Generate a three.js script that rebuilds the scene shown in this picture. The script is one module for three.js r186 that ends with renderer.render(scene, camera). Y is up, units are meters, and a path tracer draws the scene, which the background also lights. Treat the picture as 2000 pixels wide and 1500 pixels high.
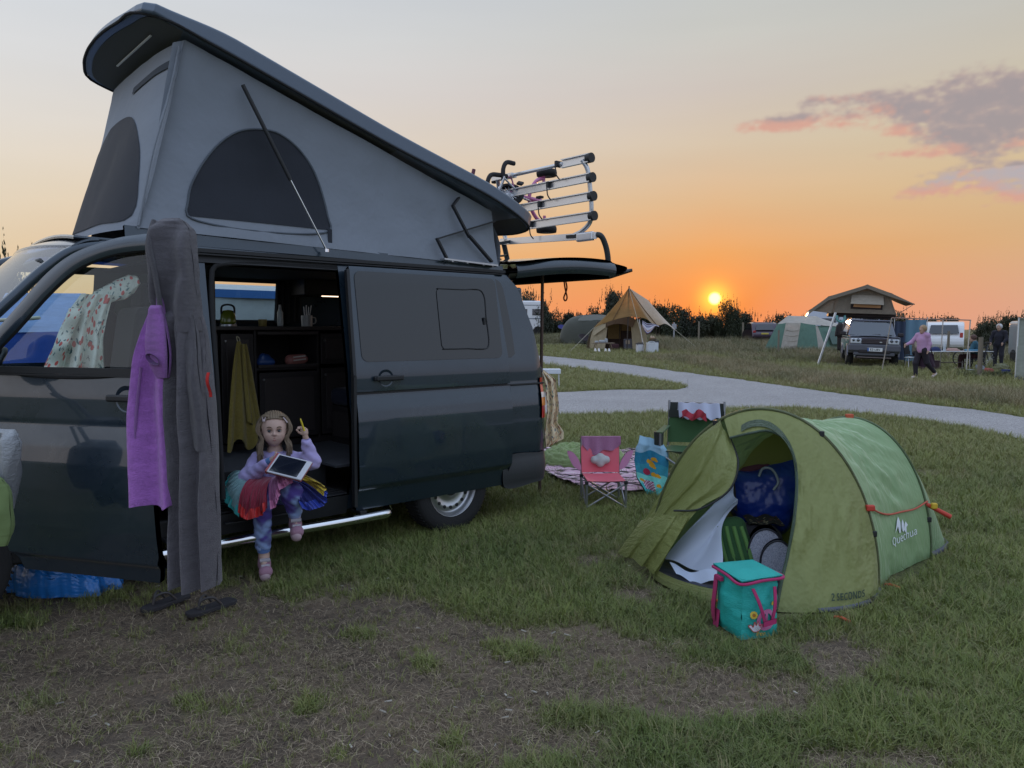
import * as THREE from 'three';
import { mergeGeometries } from 'three/addons/utils/BufferGeometryUtils.js';
import { RoundedBoxGeometry } from 'three/addons/geometries/RoundedBoxGeometry.js';
import { MarchingCubes } from 'three/addons/objects/MarchingCubes.js';
import { FontLoader } from 'three/addons/loaders/FontLoader.js';
import { ImprovedNoise } from 'three/addons/math/ImprovedNoise.js';
import { RectAreaLightUniformsLib } from 'three/addons/lights/RectAreaLightUniformsLib.js';

// ---------------------------------------------------------------- camera, sky, sun, exposure
const scene = new THREE.Scene();
const camera = new THREE.PerspectiveCamera(53.13, 4 / 3, 0.05, 3000);
camera.position.set(0, 1.5, 0);
camera.rotation.set(-0.06989, 0, 0);
const renderer = new THREE.WebGLRenderer({ antialias: true });
renderer.toneMapping = THREE.LinearToneMapping;
renderer.toneMappingExposure = 1.5;
renderer.shadowMap.enabled = true;
RectAreaLightUniformsLib.init();

const { sin, cos, abs, min, max, PI, sqrt, pow, floor, exp, atan2, hypot, sign } = Math;
const lerp = (a, b, t) => a + (b - a) * t, clamp = (x, a = 0, b = 1) => min(b, max(a, x));
const sst = (a, b, x) => { const t = clamp((x - a) / (b - a)); return t * t * (3 - 2 * t); };
const V = (x, y, z) => new THREE.Vector3(x, y, z);
let seedState = 12345;
const rnd = () => { seedState = (seedState + 0x6d2b79f5) | 0; let t = Math.imul(seedState ^ (seedState >>> 15), 1 | seedState); t = (t + Math.imul(t ^ (t >>> 7), 61 | t)) ^ t; return ((t ^ (t >>> 14)) >>> 0) / 4294967296; };
const rr = (a, b) => a + (b - a) * rnd();
const reseed = (n) => { seedState = n | 0; };
const perlin = new ImprovedNoise();
const noise = (x, y, z = 0.37) => perlin.noise(x, y, z);
const fbm = (x, y, z = 0.37, o = 4) => { let s = 0, a = 0.5, f = 1; for (let i = 0; i < o; i++) { s += a * perlin.noise(x * f, y * f, z + i * 7.3); a *= 0.5; f *= 2.03; } return s; };
const lin = (v) => (v <= 0.04045 ? v / 12.92 : pow((v + 0.055) / 1.055, 2.4));
const L3 = (r, g, b) => [lin(r / 255), lin(g / 255), lin(b / 255)];
// piecewise interpolation of scalar tables
const tab = (xs, ys) => (x) => { if (x <= xs[0]) return ys[0]; for (let i = 1; i < xs.length; i++) if (x <= xs[i]) { const t = (x - xs[i - 1]) / (xs[i] - xs[i - 1]); return lerp(ys[i - 1], ys[i], t); } return ys[ys.length - 1]; };

const SUN_AZ = 14.71 * PI / 180, SUN_EL = 2.27 * PI / 180;
const sunDir = V(sin(SUN_AZ) * cos(SUN_EL), sin(SUN_EL), -cos(SUN_AZ) * cos(SUN_EL));

{ // the evening sky: air colours by height and by azimuth from the sun, clouds to the right
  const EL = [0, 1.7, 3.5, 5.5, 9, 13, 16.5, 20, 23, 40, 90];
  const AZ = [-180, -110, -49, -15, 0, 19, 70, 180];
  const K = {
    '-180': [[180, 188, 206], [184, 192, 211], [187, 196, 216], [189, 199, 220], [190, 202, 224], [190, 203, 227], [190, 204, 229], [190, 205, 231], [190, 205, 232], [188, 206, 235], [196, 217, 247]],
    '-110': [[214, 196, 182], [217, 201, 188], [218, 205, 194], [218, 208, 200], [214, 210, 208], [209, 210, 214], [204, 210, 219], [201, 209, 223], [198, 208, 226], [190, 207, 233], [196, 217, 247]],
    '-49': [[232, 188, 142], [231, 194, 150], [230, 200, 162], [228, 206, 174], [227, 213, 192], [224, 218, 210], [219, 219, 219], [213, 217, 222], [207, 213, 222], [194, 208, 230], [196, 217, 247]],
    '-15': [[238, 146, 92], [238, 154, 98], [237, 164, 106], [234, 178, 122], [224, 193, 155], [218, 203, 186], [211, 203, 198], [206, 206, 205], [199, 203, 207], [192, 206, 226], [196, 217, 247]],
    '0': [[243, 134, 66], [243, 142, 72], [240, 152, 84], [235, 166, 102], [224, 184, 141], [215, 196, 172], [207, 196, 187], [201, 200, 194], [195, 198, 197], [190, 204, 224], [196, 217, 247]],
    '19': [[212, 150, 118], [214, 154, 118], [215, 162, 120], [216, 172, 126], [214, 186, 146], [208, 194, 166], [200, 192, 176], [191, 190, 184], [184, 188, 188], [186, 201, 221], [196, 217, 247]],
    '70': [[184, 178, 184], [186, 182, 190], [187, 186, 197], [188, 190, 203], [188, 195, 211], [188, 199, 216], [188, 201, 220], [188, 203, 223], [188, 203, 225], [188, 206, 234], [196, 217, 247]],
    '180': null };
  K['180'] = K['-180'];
  const KL = AZ.map((a) => K[String(a)].map((c, i) => L3(...c).map((v) => v * (i > 8 || abs(a) > 100 ? 0.9 : abs(a) === 70 ? 0.78 : 0.675))));  // sky outside the view is scaled brighter to light the foreground
  const W = 4096, H = 2048, data = new Float32Array(W * H * 4);
  const blobs = []; // clouds: azimuth, elevation, half sizes in degrees, strength
  const pxa = (x, y) => { const vx = (x - 1000) / 1500, vy = (750 - y) / 1500, c = 0.99756, s = 0.0698, fy = vy * c - s, fz = vy * s + c; return [atan2(vx, fz) * 180 / PI, atan2(fy, hypot(vx, fz)) * 180 / PI]; };
  for (const [x, y, rx, ry, a] of [[1500, 246, 75, 17, 0.9], [1560, 236, 60, 15, 0.7], [1640, 243, 55, 14, 0.75], [1590, 200, 48, 13, 0.72], [1690, 194, 75, 13, 0.8], [1665, 222, 70, 12, 0.6], [1760, 215, 60, 28, 1.0], [1840, 196, 70, 34, 1.25], [1920, 215, 110, 45, 1.35], [1985, 165, 90, 30, 1.1], [1930, 262, 90, 30, 1.2], [1765, 254, 45, 10, 0.5], [1880, 285, 50, 14, 0.6], [1795, 299, 55, 9, 0.7], [1735, 297, 25, 6, 0.5], [1850, 370, 75, 14, 1.15], [1930, 345, 90, 20, 1.25], [1985, 335, 60, 18, 1.2], [1990, 375, 40, 16, 1.1], [1830, 338, 40, 8, 0.5], [1910, 405, 22, 5, 0.5], [2100, 220, 130, 60, 1.2], [2110, 350, 120, 26, 1.0], [2300, 190, 150, 50, 1.1], [2350, 330, 140, 30, 0.9], [1870, 492, 45, 5, 0.35], [1720, 478, 50, 4, 0.3], [1560, 400, 20, 3, 0.3]]) { const [a0, e0] = pxa(x, y); blobs.push([a0, e0, rx * 0.036, ry * 0.036, a]); }
  for (const [a0, e0, rx, ry, a] of [[62, 12, 9, 1.6, 1], [-75, 14, 9, 1.4, 0.7], [-120, 22, 14, 2.6, 0.9], [165, 15, 12, 2, 0.9], [-160, 32, 16, 4, 0.9], [60, 40, 16, 5, 0.8]]) blobs.push([a0, e0, rx, ry, a]);
  const dens = (az, el) => {
    let d = 0;
    for (const b of blobs) { let da = az - b[0]; if (da > 180) da -= 360; if (da < -180) da += 360; const qx = da / b[2], qy = (el - b[1]) / b[3]; const q = qx * qx + qy * qy; if (q < 7) d = 1 - (1 - d) * (1 - min(0.94, b[4] * 0.78) * exp(-q * 0.95)); }
    if (d < 0.02) return 0;
    const n = fbm(az * 0.42 + 3, el * 1.1 - 1, 0.7, 5) * 1.5 + fbm(az * 1.7, el * 3.1, 4.1, 4) * 0.7;
    return d * 1.3 + n * 0.8 * (0.35 + d) - 0.33;
  };
  const top = [L3(150, 134, 132), L3(132, 124, 128)], warm = L3(190, 138, 120);
  for (let row = H / 2 - 4; row < H; row++) {
    const el = ((row + 0.5) / H - 0.5) * 180, e = max(0, el);
    let ei = 0; while (ei < EL.length - 2 && e > EL[ei + 1]) ei++;
    let et = clamp((e - EL[ei]) / (EL[ei + 1] - EL[ei]));
    for (let col = 0; col < W; col++) {
      const round = ((col + 0.5) / W - 0.5) * 2 * PI, x = cos(round), z = sin(round);
      const az0 = atan2(x, -z) * 180 / PI; let a = az0 - 14.71; if (a > 180) a -= 360; if (a < -180) a += 360;
      let ai = 0; while (ai < AZ.length - 2 && a > AZ[ai + 1]) ai++;
      let at = clamp((a - AZ[ai]) / (AZ[ai + 1] - AZ[ai])); 
      const c = [0, 0, 0];
      for (let k = 0; k < 3; k++) c[k] = lerp(lerp(KL[ai][ei][k], KL[ai][ei + 1][k], et), lerp(KL[ai + 1][ei][k], KL[ai + 1][ei + 1][k], et), at);
      const o = (row * W + col) * 4;
      // faint high streaks
      const st = 1 + 0.05 * fbm(az0 * 0.05, el * 0.35, 2.2, 3);
      for (let k = 0; k < 3; k++) c[k] *= st;
      const d = e > 0.5 && e < 50 ? dens(az0, el) : 0;
      if (d > 0) {
        const al = sst(0, 0.7, d) * 0.9, dl = dens(az0 - 0.2, el - 0.75);
        const under = clamp(0.75 - dl * 1.6) * 0.75 * sst(70, 15, abs(a)), thick = sst(0.2, 1.2, d);
        for (let k = 0; k < 3; k++) c[k] = lerp(c[k], lerp(lerp(top[0][k], top[1][k], thick), warm[k], under), al);
      }
      const ca = x * cos(el * PI / 180) * sunDir.x + sin(el * PI / 180) * sunDir.y + z * cos(el * PI / 180) * sunDir.z, g = Math.acos(clamp(ca, -1, 1)) * 180 / PI;
      if (g < 14) {
        const disc = sst(0.46, 0.32, g), glow = exp(-g * g / 0.9) * 0.85, wide = exp(-g / 2.3) * 0.42;
        c[0] += disc * 2.4 + glow * 0.9 + wide * 0.4; c[1] += disc * 1.5 + glow * 0.42 + wide * 0.13; c[2] += disc * 0.45 + glow * 0.03;
      }
      data[o] = c[0]; data[o + 1] = c[1]; data[o + 2] = c[2]; data[o + 3] = 1;
    }
  }
  for (let row = 0; row < H / 2 - 4; row++) for (let col = 0; col < W; col++) { const o = (row * W + col) * 4; data[o] = 0.12; data[o + 1] = 0.12; data[o + 2] = 0.1; data[o + 3] = 1; }
  const t = new THREE.DataTexture(data, W, H, THREE.RGBAFormat, THREE.FloatType);
  t.mapping = THREE.EquirectangularReflectionMapping; t.magFilter = THREE.LinearFilter; t.needsUpdate = true;
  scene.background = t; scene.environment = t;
}
const sun = new THREE.DirectionalLight(new THREE.Color(1, 0.52, 0.24), 0.9);
sun.position.copy(sunDir).multiplyScalar(120); sun.target.position.set(0, 0, 0);
sun.castShadow = true; sun.shadow.radius = 2; sun.shadow.mapSize.set(2048, 2048);
Object.assign(sun.shadow.camera, { left: -60, right: 60, top: 60, bottom: -60, near: 1, far: 400 });
scene.add(sun, sun.target); sun.name = 'evening_sun';

// ---------------------------------------------------------------- helpers
const usedNames = new Map();
const numbered = (n) => { const k = usedNames.get(n) ?? 0; usedNames.set(n, k + 1); return k ? n + '_' + String(k).padStart(3, '0') : n; };
const shadowed = (m) => { m.castShadow = true; m.receiveShadow = true; return m; };
function thing(name, label, category, pos = [0, 0, 0], turn = 0, group) {
  const o = new THREE.Group(); o.name = numbered(name); o.position.set(...pos); o.rotation.y = turn;
  o.userData = { label, category }; if (group) o.userData.group = group; scene.add(o); return o;
}
function part(name, geo, mat, parent, label) {
  if (Array.isArray(geo)) geo = merge(geo);
  const m = shadowed(new THREE.Mesh(geo, mat)); m.name = name; if (label) m.userData.label = label; parent.add(m); return m;
}
function single(name, geo, mat, label, category, pos, turn = 0, group) {
  if (Array.isArray(geo)) geo = merge(geo);
  const m = shadowed(new THREE.Mesh(geo, mat)); m.name = numbered(name); if (pos) m.position.set(...pos); m.rotation.y = turn;
  m.userData = { label, category }; if (group) m.userData.group = group; scene.add(m); return m;
}
function structure(name, geo, mat) { const m = shadowed(new THREE.Mesh(geo, mat)); m.name = numbered(name); m.userData = { kind: 'structure' }; scene.add(m); return m; }
function merge(list) {
  const gs = list.map((g) => { let q = g.index ? g.toNonIndexed() : g.clone(); for (const k of Object.keys(q.attributes)) if (!['position', 'normal', 'uv'].includes(k)) q.deleteAttribute(k); if (!q.attributes.uv) q.setAttribute('uv', new THREE.BufferAttribute(new Float32Array(q.attributes.position.count * 2), 2)); if (!q.attributes.normal) q.computeVertexNormals(); return q; });
  return gs.length === 1 ? gs[0] : mergeGeometries(gs, false);
}
const std = (c, rough = 0.7, metal = 0, extra = {}) => new THREE.MeshStandardMaterial({ color: new THREE.Color().setRGB(c[0], c[1], c[2]), roughness: rough, metalness: metal, side: THREE.DoubleSide, ...extra });
const phys = (c, rough = 0.7, metal = 0, extra = {}) => new THREE.MeshPhysicalMaterial({ color: new THREE.Color().setRGB(c[0], c[1], c[2]), roughness: rough, metalness: metal, side: THREE.DoubleSide, ...extra });
const box = (w, h, d, x = 0, y = 0, z = 0, r = 0.006, ry = 0, rx = 0, rz = 0) => { const g = r > 0 ? new RoundedBoxGeometry(w, h, d, 2, min(r, w / 2.01, h / 2.01, d / 2.01)) : new THREE.BoxGeometry(w, h, d); if (rx) g.rotateX(rx); if (rz) g.rotateZ(rz); if (ry) g.rotateY(ry); g.translate(x, y, z); return g; };
const cyl = (r1, r2, h, x = 0, y = 0, z = 0, n = 20) => { const g = new THREE.CylinderGeometry(r1, r2, h, n); g.translate(x, y, z); return g; };
function bar(a, b, r, r2 = r, n = 10) { // rod between two points
  const p = V(...a), q = V(...b), l = p.distanceTo(q), g = new THREE.CylinderGeometry(r2, r, l, n);
  g.applyQuaternion(new THREE.Quaternion().setFromUnitVectors(V(0, 1, 0), q.clone().sub(p).normalize())); g.translate((p.x + q.x) / 2, (p.y + q.y) / 2, (p.z + q.z) / 2); return g;
}
function flatBar(a, b, w, t, up = [0, 1, 0]) { // rectangular bar between two points
  const p = V(...a), q = V(...b), dir = q.clone().sub(p), l = dir.length(); dir.normalize();
  const side = V().crossVectors(V(...up), dir).normalize(), u2 = V().crossVectors(dir, side); const g = new THREE.BoxGeometry(w, t, l);
  g.applyMatrix4(new THREE.Matrix4().makeBasis(side, u2, dir)); g.translate((p.x + q.x) / 2, (p.y + q.y) / 2, (p.z + q.z) / 2); return g;
}
const tube = (pts, r, n = 24, m = 8, closed = false) => new THREE.TubeGeometry(new THREE.CatmullRomCurve3(pts.map((p) => V(...p)), closed, 'centripetal'), n, r, m, closed);
const lathe = (pts, n = 28) => new THREE.LatheGeometry(pts.map((p) => new THREE.Vector2(p[0], p[1])), n);
const at = (g, x, y, z, ry = 0) => { if (ry) g.rotateY(ry); g.translate(x, y, z); return g; };
// a sheet over (u, v) in 0..1; with thickness it becomes a closed slab
function sheet(fn, nu, nv, thick = 0) {
  const P = [], N = [], U = [], I = [], e = 1e-3, p = V(), a = V(), b = V();
  const ev = (u, v) => V(...fn(u, v));
  const nrm = (u, v) => { const u0 = max(0, u - e), u1 = min(1, u + e), v0 = max(0, v - e), v1 = min(1, v + e); a.copy(ev(u1, v)).sub(ev(u0, v)); b.copy(ev(u, v1)).sub(ev(u, v0)); return V().crossVectors(a, b).normalize(); };
  const layers = thick ? [0.5, -0.5] : [0];
  layers.forEach((k, li) => {
    const off = P.length / 3;
    for (let j = 0; j <= nv; j++) for (let i = 0; i <= nu; i++) { const u = i / nu, v = j / nv; p.copy(ev(u, v)); const n = nrm(u, v); p.addScaledVector(n, k * thick); P.push(p.x, p.y, p.z); const s = li ? -1 : 1; N.push(n.x * s, n.y * s, n.z * s); U.push(u, v); }
    for (let j = 0; j < nv; j++) for (let i = 0; i < nu; i++) { const q = off + j * (nu + 1) + i, w = nu + 1; if (li) I.push(q, q + w, q + 1, q + 1, q + w, q + w + 1); else I.push(q, q + 1, q + w, q + 1, q + w + 1, q + w); }
  });
  if (thick) { const w = nu + 1, M = (nu + 1) * (nv + 1), rim = []; for (let i = 0; i < nu; i++) rim.push([i, i + 1], [nv * w + i + 1, nv * w + i]); for (let j = 0; j < nv; j++) rim.push([(j + 1) * w, j * w], [j * w + nu, (j + 1) * w + nu]); for (const [i, j] of rim) I.push(i, M + i, j, j, M + i, M + j); }
  const g = new THREE.BufferGeometry(); g.setAttribute('position', new THREE.Float32BufferAttribute(P, 3)); g.setAttribute('normal', new THREE.Float32BufferAttribute(N, 3)); g.setAttribute('uv', new THREE.Float32BufferAttribute(U, 2)); g.setIndex(I); return g;
}
const mix3 = (a, b, t) => [lerp(a[0], b[0], t), lerp(a[1], b[1], t), lerp(a[2], b[2], t)];
const quad = (p00, p10, p01, p11, nu, nv, bend = () => [0, 0, 0], thick = 0) => sheet((u, v) => { const p = mix3(mix3(p00, p10, u), mix3(p01, p11, u), v), b = bend(u, v); return [p[0] + b[0], p[1] + b[1], p[2] + b[2]]; }, nu, nv, thick);
// a polygon cut into a grid and mapped to a curved surface, with a rim of the given thickness
function clipHalf(poly, axis, val, keepLess) {
  const out = []; for (let i = 0; i < poly.length; i++) { const a = poly[i], b = poly[(i + 1) % poly.length], ia = keepLess ? a[axis] <= val : a[axis] >= val, ib = keepLess ? b[axis] <= val : b[axis] >= val; if (ia) out.push(a); if (ia !== ib) { const t = (val - a[axis]) / (b[axis] - a[axis]); out.push([a[0] + (b[0] - a[0]) * t, a[1] + (b[1] - a[1]) * t]); } } return out;
}
function panel(poly, step, map, thick = 0, holes = [], uvScale = 1) {
  let ring = poly.slice();
  for (const h of holes) { let bi = 0, bj = 0, bd = 1e9; ring.forEach((p, i) => h.forEach((q, j) => { const dd = hypot(p[0] - q[0], p[1] - q[1]); if (dd < bd) { bd = dd; bi = i; bj = j; } })); const area = (r) => r.reduce((s, p, i) => { const q = r[(i + 1) % r.length]; return s + p[0] * q[1] - q[0] * p[1]; }, 0); let hh = h.slice(bj).concat(h.slice(0, bj)); if (area(hh) * area(poly) > 0) hh = [hh[0], ...hh.slice(1).reverse()]; ring = [...ring.slice(0, bi + 1), ...hh, hh[0], ring[bi], ...ring.slice(bi + 1)]; }
  const P = [], N = [], U = [], I = [], e = 1e-3;
  const [sx, sy] = Array.isArray(step) ? step : [step, step];
  const nrm = (x, y) => { const a = V(...map(x + e, y)).sub(V(...map(x - e, y))), b = V(...map(x, y + e)).sub(V(...map(x, y - e))); return a.cross(b).normalize(); };
  const add = (x, y, off = 0, flip = 1) => { const p = V(...map(x, y)), n = nrm(x, y); p.addScaledVector(n, -off); P.push(p.x, p.y, p.z); N.push(n.x * flip, n.y * flip, n.z * flip); U.push(x * uvScale, y * uvScale); return P.length / 3 - 1; };
  const xs = ring.map((p) => p[0]), ys = ring.map((p) => p[1]), x0 = min(...xs), x1 = max(...xs), y0 = min(...ys), y1 = max(...ys);
  const nx = max(1, Math.ceil((x1 - x0) / sx)), ny = max(1, Math.ceil((y1 - y0) / sy));
  for (let i = 0; i < nx; i++) {
    const a = x0 + (x1 - x0) * i / nx, b = x0 + (x1 - x0) * (i + 1) / nx; const col = clipHalf(clipHalf(ring, 0, a, false), 0, b, true); if (col.length < 3) continue;
    for (let j = 0; j < ny; j++) {
      const c = y0 + (y1 - y0) * j / ny, d = y0 + (y1 - y0) * (j + 1) / ny; let cell = clipHalf(clipHalf(col, 1, c, false), 1, d, true);
      cell = cell.filter((p, k) => { const q = cell[(k + 1) % cell.length]; return hypot(p[0] - q[0], p[1] - q[1]) > 1e-7; }); if (cell.length < 3) continue;
      const v2 = cell.map((p) => new THREE.Vector2(p[0], p[1])); let ar = THREE.ShapeUtils.area(v2); if (abs(ar) < 1e-9) continue; if (ar < 0) { v2.reverse(); }
      const tri = THREE.ShapeUtils.triangulateShape(v2, []); const base = v2.map((q) => add(q.x, q.y)); for (const t of tri) I.push(base[t[0]], base[t[1]], base[t[2]]);
      if (thick) { const back = v2.map((q) => add(q.x, q.y, thick, -1)); for (const t of tri) I.push(back[t[0]], back[t[2]], back[t[1]]); }
    }
  }
  if (thick) for (const r0 of [poly, ...holes]) {
    const rs = []; r0.forEach((p, i) => { const q = r0[(i + 1) % r0.length], l = hypot(p[0] - q[0], p[1] - q[1]), n = max(1, Math.ceil(l / max(sx, sy))); for (let k = 0; k < n; k++) rs.push([lerp(p[0], q[0], k / n), lerp(p[1], q[1], k / n)]); });
    for (let i = 0; i < rs.length; i++) { const p = rs[i], q = rs[(i + 1) % rs.length], A = V(...map(...p)), B = V(...map(...q)), na = nrm(...p), nb = nrm(...q), A2 = A.clone().addScaledVector(na, -thick), B2 = B.clone().addScaledVector(nb, -thick), n = V().crossVectors(B.clone().sub(A), na).normalize(); const o = P.length / 3; for (const w of [A, B, B2, A2]) { P.push(w.x, w.y, w.z); N.push(n.x, n.y, n.z); U.push(p[0], p[1]); } I.push(o, o + 1, o + 2, o, o + 2, o + 3); }
  }
  const g = new THREE.BufferGeometry(); g.setAttribute('position', new THREE.Float32BufferAttribute(P, 3)); g.setAttribute('normal', new THREE.Float32BufferAttribute(N, 3)); g.setAttribute('uv', new THREE.Float32BufferAttribute(U, 2)); g.setIndex(I); return g;
}
// smooth a closed polygon through its points
const smooth = (pts, n = 60, closed = true) => new THREE.CatmullRomCurve3(pts.map((p) => V(p[0], p[1], 0)), closed, 'centripetal').getSpacedPoints(n).slice(0, closed ? -1 : undefined).map((p) => [p.x, p.y]);
const roundRect = (x0, y0, x1, y1, r, n = 5) => { const o = []; for (const [cx, cy, a] of [[x1 - r, y1 - r, 0], [x0 + r, y1 - r, PI / 2], [x0 + r, y0 + r, PI], [x1 - r, y0 + r, 1.5 * PI]]) for (let i = 0; i <= n; i++) o.push([cx + r * cos(a + i / n * PI / 2), cy + r * sin(a + i / n * PI / 2)]); return o; };
// signed distance solids: tapered capsules joined smoothly, meshed by marching cubes
const cap = (a, b, ra, rb = ra) => ({ a: V(...a), b: V(...b), ra, rb });
function sdfOf(caps, k) { return (x, y, z) => { let d = 1e9; for (const c of caps) { const bx = c.b.x - c.a.x, by = c.b.y - c.a.y, bz = c.b.z - c.a.z, px = x - c.a.x, py = y - c.a.y, pz = z - c.a.z, l = bx * bx + by * by + bz * bz, t = l > 0 ? clamp((px * bx + py * by + pz * bz) / l) : 0; const q = hypot(px - bx * t, py - by * t, pz - bz * t) - lerp(c.ra, c.rb, t); const h = clamp(0.5 + 0.5 * (d - q) / k); d = d > 1e8 ? q : lerp(d, q, h) - k * h * (1 - h); } return d; }; }
function solid(sdf, c, half, res) {
  const mc = new MarchingCubes(res, new THREE.MeshStandardMaterial(), false, false, 160000); const n = mc.size, hs = n / 2;
  mc.isolation = 0; const f = mc.field;
  for (let k = 0; k < n; k++) for (let j = 0; j < n; j++) for (let i = 0; i < n; i++) f[k * n * n + j * n + i] = -sdf(c[0] + (i - hs) / hs * half, c[1] + (j - hs) / hs * half, c[2] + (k - hs) / hs * half);
  mc.update(); const m = mc.count, P = new Float32Array(m * 3), N = new Float32Array(m * 3), e = half / res * 0.5;
  for (let i = 0; i < m; i++) { const x = c[0] + mc.positionArray[i * 3] * half, y = c[1] + mc.positionArray[i * 3 + 1] * half, z = c[2] + mc.positionArray[i * 3 + 2] * half; P.set([x, y, z], i * 3); const g = V(sdf(x + e, y, z) - sdf(x - e, y, z), sdf(x, y + e, z) - sdf(x, y - e, z), sdf(x, y, z + e) - sdf(x, y, z - e)).normalize(); N.set([g.x, g.y, g.z], i * 3); }
  const g = new THREE.BufferGeometry(); g.setAttribute('position', new THREE.BufferAttribute(P, 3)); g.setAttribute('normal', new THREE.BufferAttribute(N, 3)); g.setAttribute('uv', new THREE.BufferAttribute(new Float32Array(m * 2), 2)); return g;
}
const font = await new FontLoader().loadAsync('fonts/droid/droid_sans_bold.typeface.json');
const fontReg = await new FontLoader().loadAsync('fonts/droid/droid_sans_regular.typeface.json');
// lettering cut as thin shapes and laid on a surface: map(x, y) gives the point
function print(text, size, map, f = font, shear = 0) {
  const out = []; for (const sh of f.generateShapes(text, size)) { const g = new THREE.ShapeGeometry(sh, 6), p = g.attributes.position, e = 1e-3; const nn = []; for (let i = 0; i < p.count; i++) { const x = p.getX(i) + p.getY(i) * shear, y = p.getY(i), q = map(x, y), n = V(...map(x + e, y)).sub(V(...q)).cross(V(...map(x, y + e)).sub(V(...q))).normalize(); p.setXYZ(i, ...q); nn.push(n.x, n.y, n.z); } g.setAttribute('normal', new THREE.Float32BufferAttribute(nn, 3)); out.push(g); }
  return merge(out);
}
// computed textures
function tex(w, h, draw, srgb = true, rep = null) { const c = document.createElement('canvas'); c.width = w; c.height = h; draw(c.getContext('2d'), w, h); const t = new THREE.CanvasTexture(c); if (srgb) t.colorSpace = THREE.SRGBColorSpace; t.wrapS = t.wrapT = THREE.RepeatWrapping; if (rep) t.repeat.set(...rep); return t; }
function noiseTex(n, fn) { const d = new Uint8Array(n * n * 4); for (let j = 0; j < n; j++) for (let i = 0; i < n; i++) { const v = clamp(fn(i / n, j / n)) * 255; const o = (j * n + i) * 4; d[o] = d[o + 1] = d[o + 2] = v; d[o + 3] = 255; } const t = new THREE.DataTexture(d, n, n); t.magFilter = THREE.LinearFilter; t.wrapS = t.wrapT = THREE.RepeatWrapping; t.needsUpdate = true; return t; }
const tileNoise = (x, y, f, z) => { // periodic noise on the unit square
  const a = perlin.noise(x * f, y * f, z), b = perlin.noise((x - 1) * f, y * f, z), c = perlin.noise(x * f, (y - 1) * f, z), d = perlin.noise((x - 1) * f, (y - 1) * f, z); return lerp(lerp(a, b, x), lerp(c, d, x), y); };
const weaveTex = noiseTex(256, (x, y) => 0.5 + 0.22 * sin(x * PI * 128) * sin(y * PI * 128) + 0.3 * tileNoise(x, y, 8, 1) + 0.2 * tileNoise(x, y, 40, 2));
const pileTex = noiseTex(256, (x, y) => 0.5 + 0.5 * tileNoise(x, y, 60, 3) + 0.35 * tileNoise(x, y, 24, 5) + 0.2 * tileNoise(x, y, 6, 8));
const mottleTex = noiseTex(256, (x, y) => 0.86 + 0.2 * tileNoise(x, y, 6, 11) + 0.16 * tileNoise(x, y, 22, 12));
const creaseTex = noiseTex(512, (x, y) => { let v = 0.5, a = 0.3; for (let i = 0; i < 3; i++) { const f = [5, 9, 17][i], w = tileNoise(x, y, 4, 30 + i) * 0.16; v += a * (0.42 - 2.1 * abs(tileNoise((x + w + 1) % 1, (y + w * 0.6 + 1) % 1, f, 40 + i * 3))); a *= 0.62; } return v + 0.12 * tileNoise(x, y, 40, 50); });
const rep = (t, a, b) => { const c = t.clone(); c.repeat.set(a, b); c.needsUpdate = true; return c; };
const cloth = (c, extra = {}) => phys(c, 0.9, 0, { bumpMap: weaveTex, bumpScale: 0.0012, sheen: 0.2, sheenColor: new THREE.Color(1, 1, 1), sheenRoughness: 0.7, ...extra });
// ---------------------------------------------------------------- terrain, path, grass
const terr = (x, z) => { const t = -z - 25; return t <= 0 ? 0 : lerp(0.034, 0.019, sst(8, 13, x)) * (t * t / (t + 4)) * (t > 75 ? 75 / t * (1 + 0.3 * (1 - 75 / t)) : 1); };
const BROWN = [[-1.866, -3.196, 0.92, 0.82], [-1.066, -3.102, 0.9, 0.82], [-0.497, -3.632, 0.55, 0.37], [0.0, -3.102, 0.47, 0.27], [0.659, -3.196, 0.57, 0.34], [0.859, -2.971, 0.33, 0.17], [1.504, -3.428, 0.26, 0.25], [0.547, -5.034, 0.26, 0.33], [-0.785, -3.827, 0.52, 0.34], [1.64, -3.057, 0.13, 0.06], [1.261, -2.603, 0.29, 0.08], [0.373, -3.632, 0.35, 0.22], [-1.761, -3.969, 0.54, 0.3], [0.093, -2.704, 0.19, 0.1], [0.73, -4.285, 0.18, 0.17], [-0.9, -2.2, 0.9, 0.5], [-2.6, -4.6, 0.9, 0.5], [-2.5, -2.6, 0.9, 0.9]];
const GREEN = [[0.024, -3.444, 0.07, 0.07], [-0.758, -3.695, 0.15, 0.1], [-0.227, -2.739, 0.08, 0.11], [0.529, -2.636, 0.11, 0.12], [-0.39, -3.347, 0.11, 0.11], [0.262, -2.93, 0.18, 0.12], [1.128, -3.428, 0.12, 0.09], [-0.818, -2.971, 0.06, 0.08], [0.276, -4.044, 0.41, 0.23], [-0.33, -4.864, 0.66, 0.38], [0.946, -2.739, 0.34, 0.14], [-0.62, -2.636, 0.06, 0.07], [1.286, -3.347, 0.06, 0.21], [-1.31, -4.372, 0.12, 0.11], [-1.331, -2.636, 0.04, 0.04], [1.513, -2.812, 0.49, 0.19], [-2.563, -3.827, 0.1, 0.1], [-0.169, -4.121, 0.31, 0.22]];
const bandLine = [[7.2, -35], [8.7, -30], [9.0, -26], [9.3, -22], [10.0, -18], [10.9, -15.3], [12.5, -13.2]];
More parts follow.
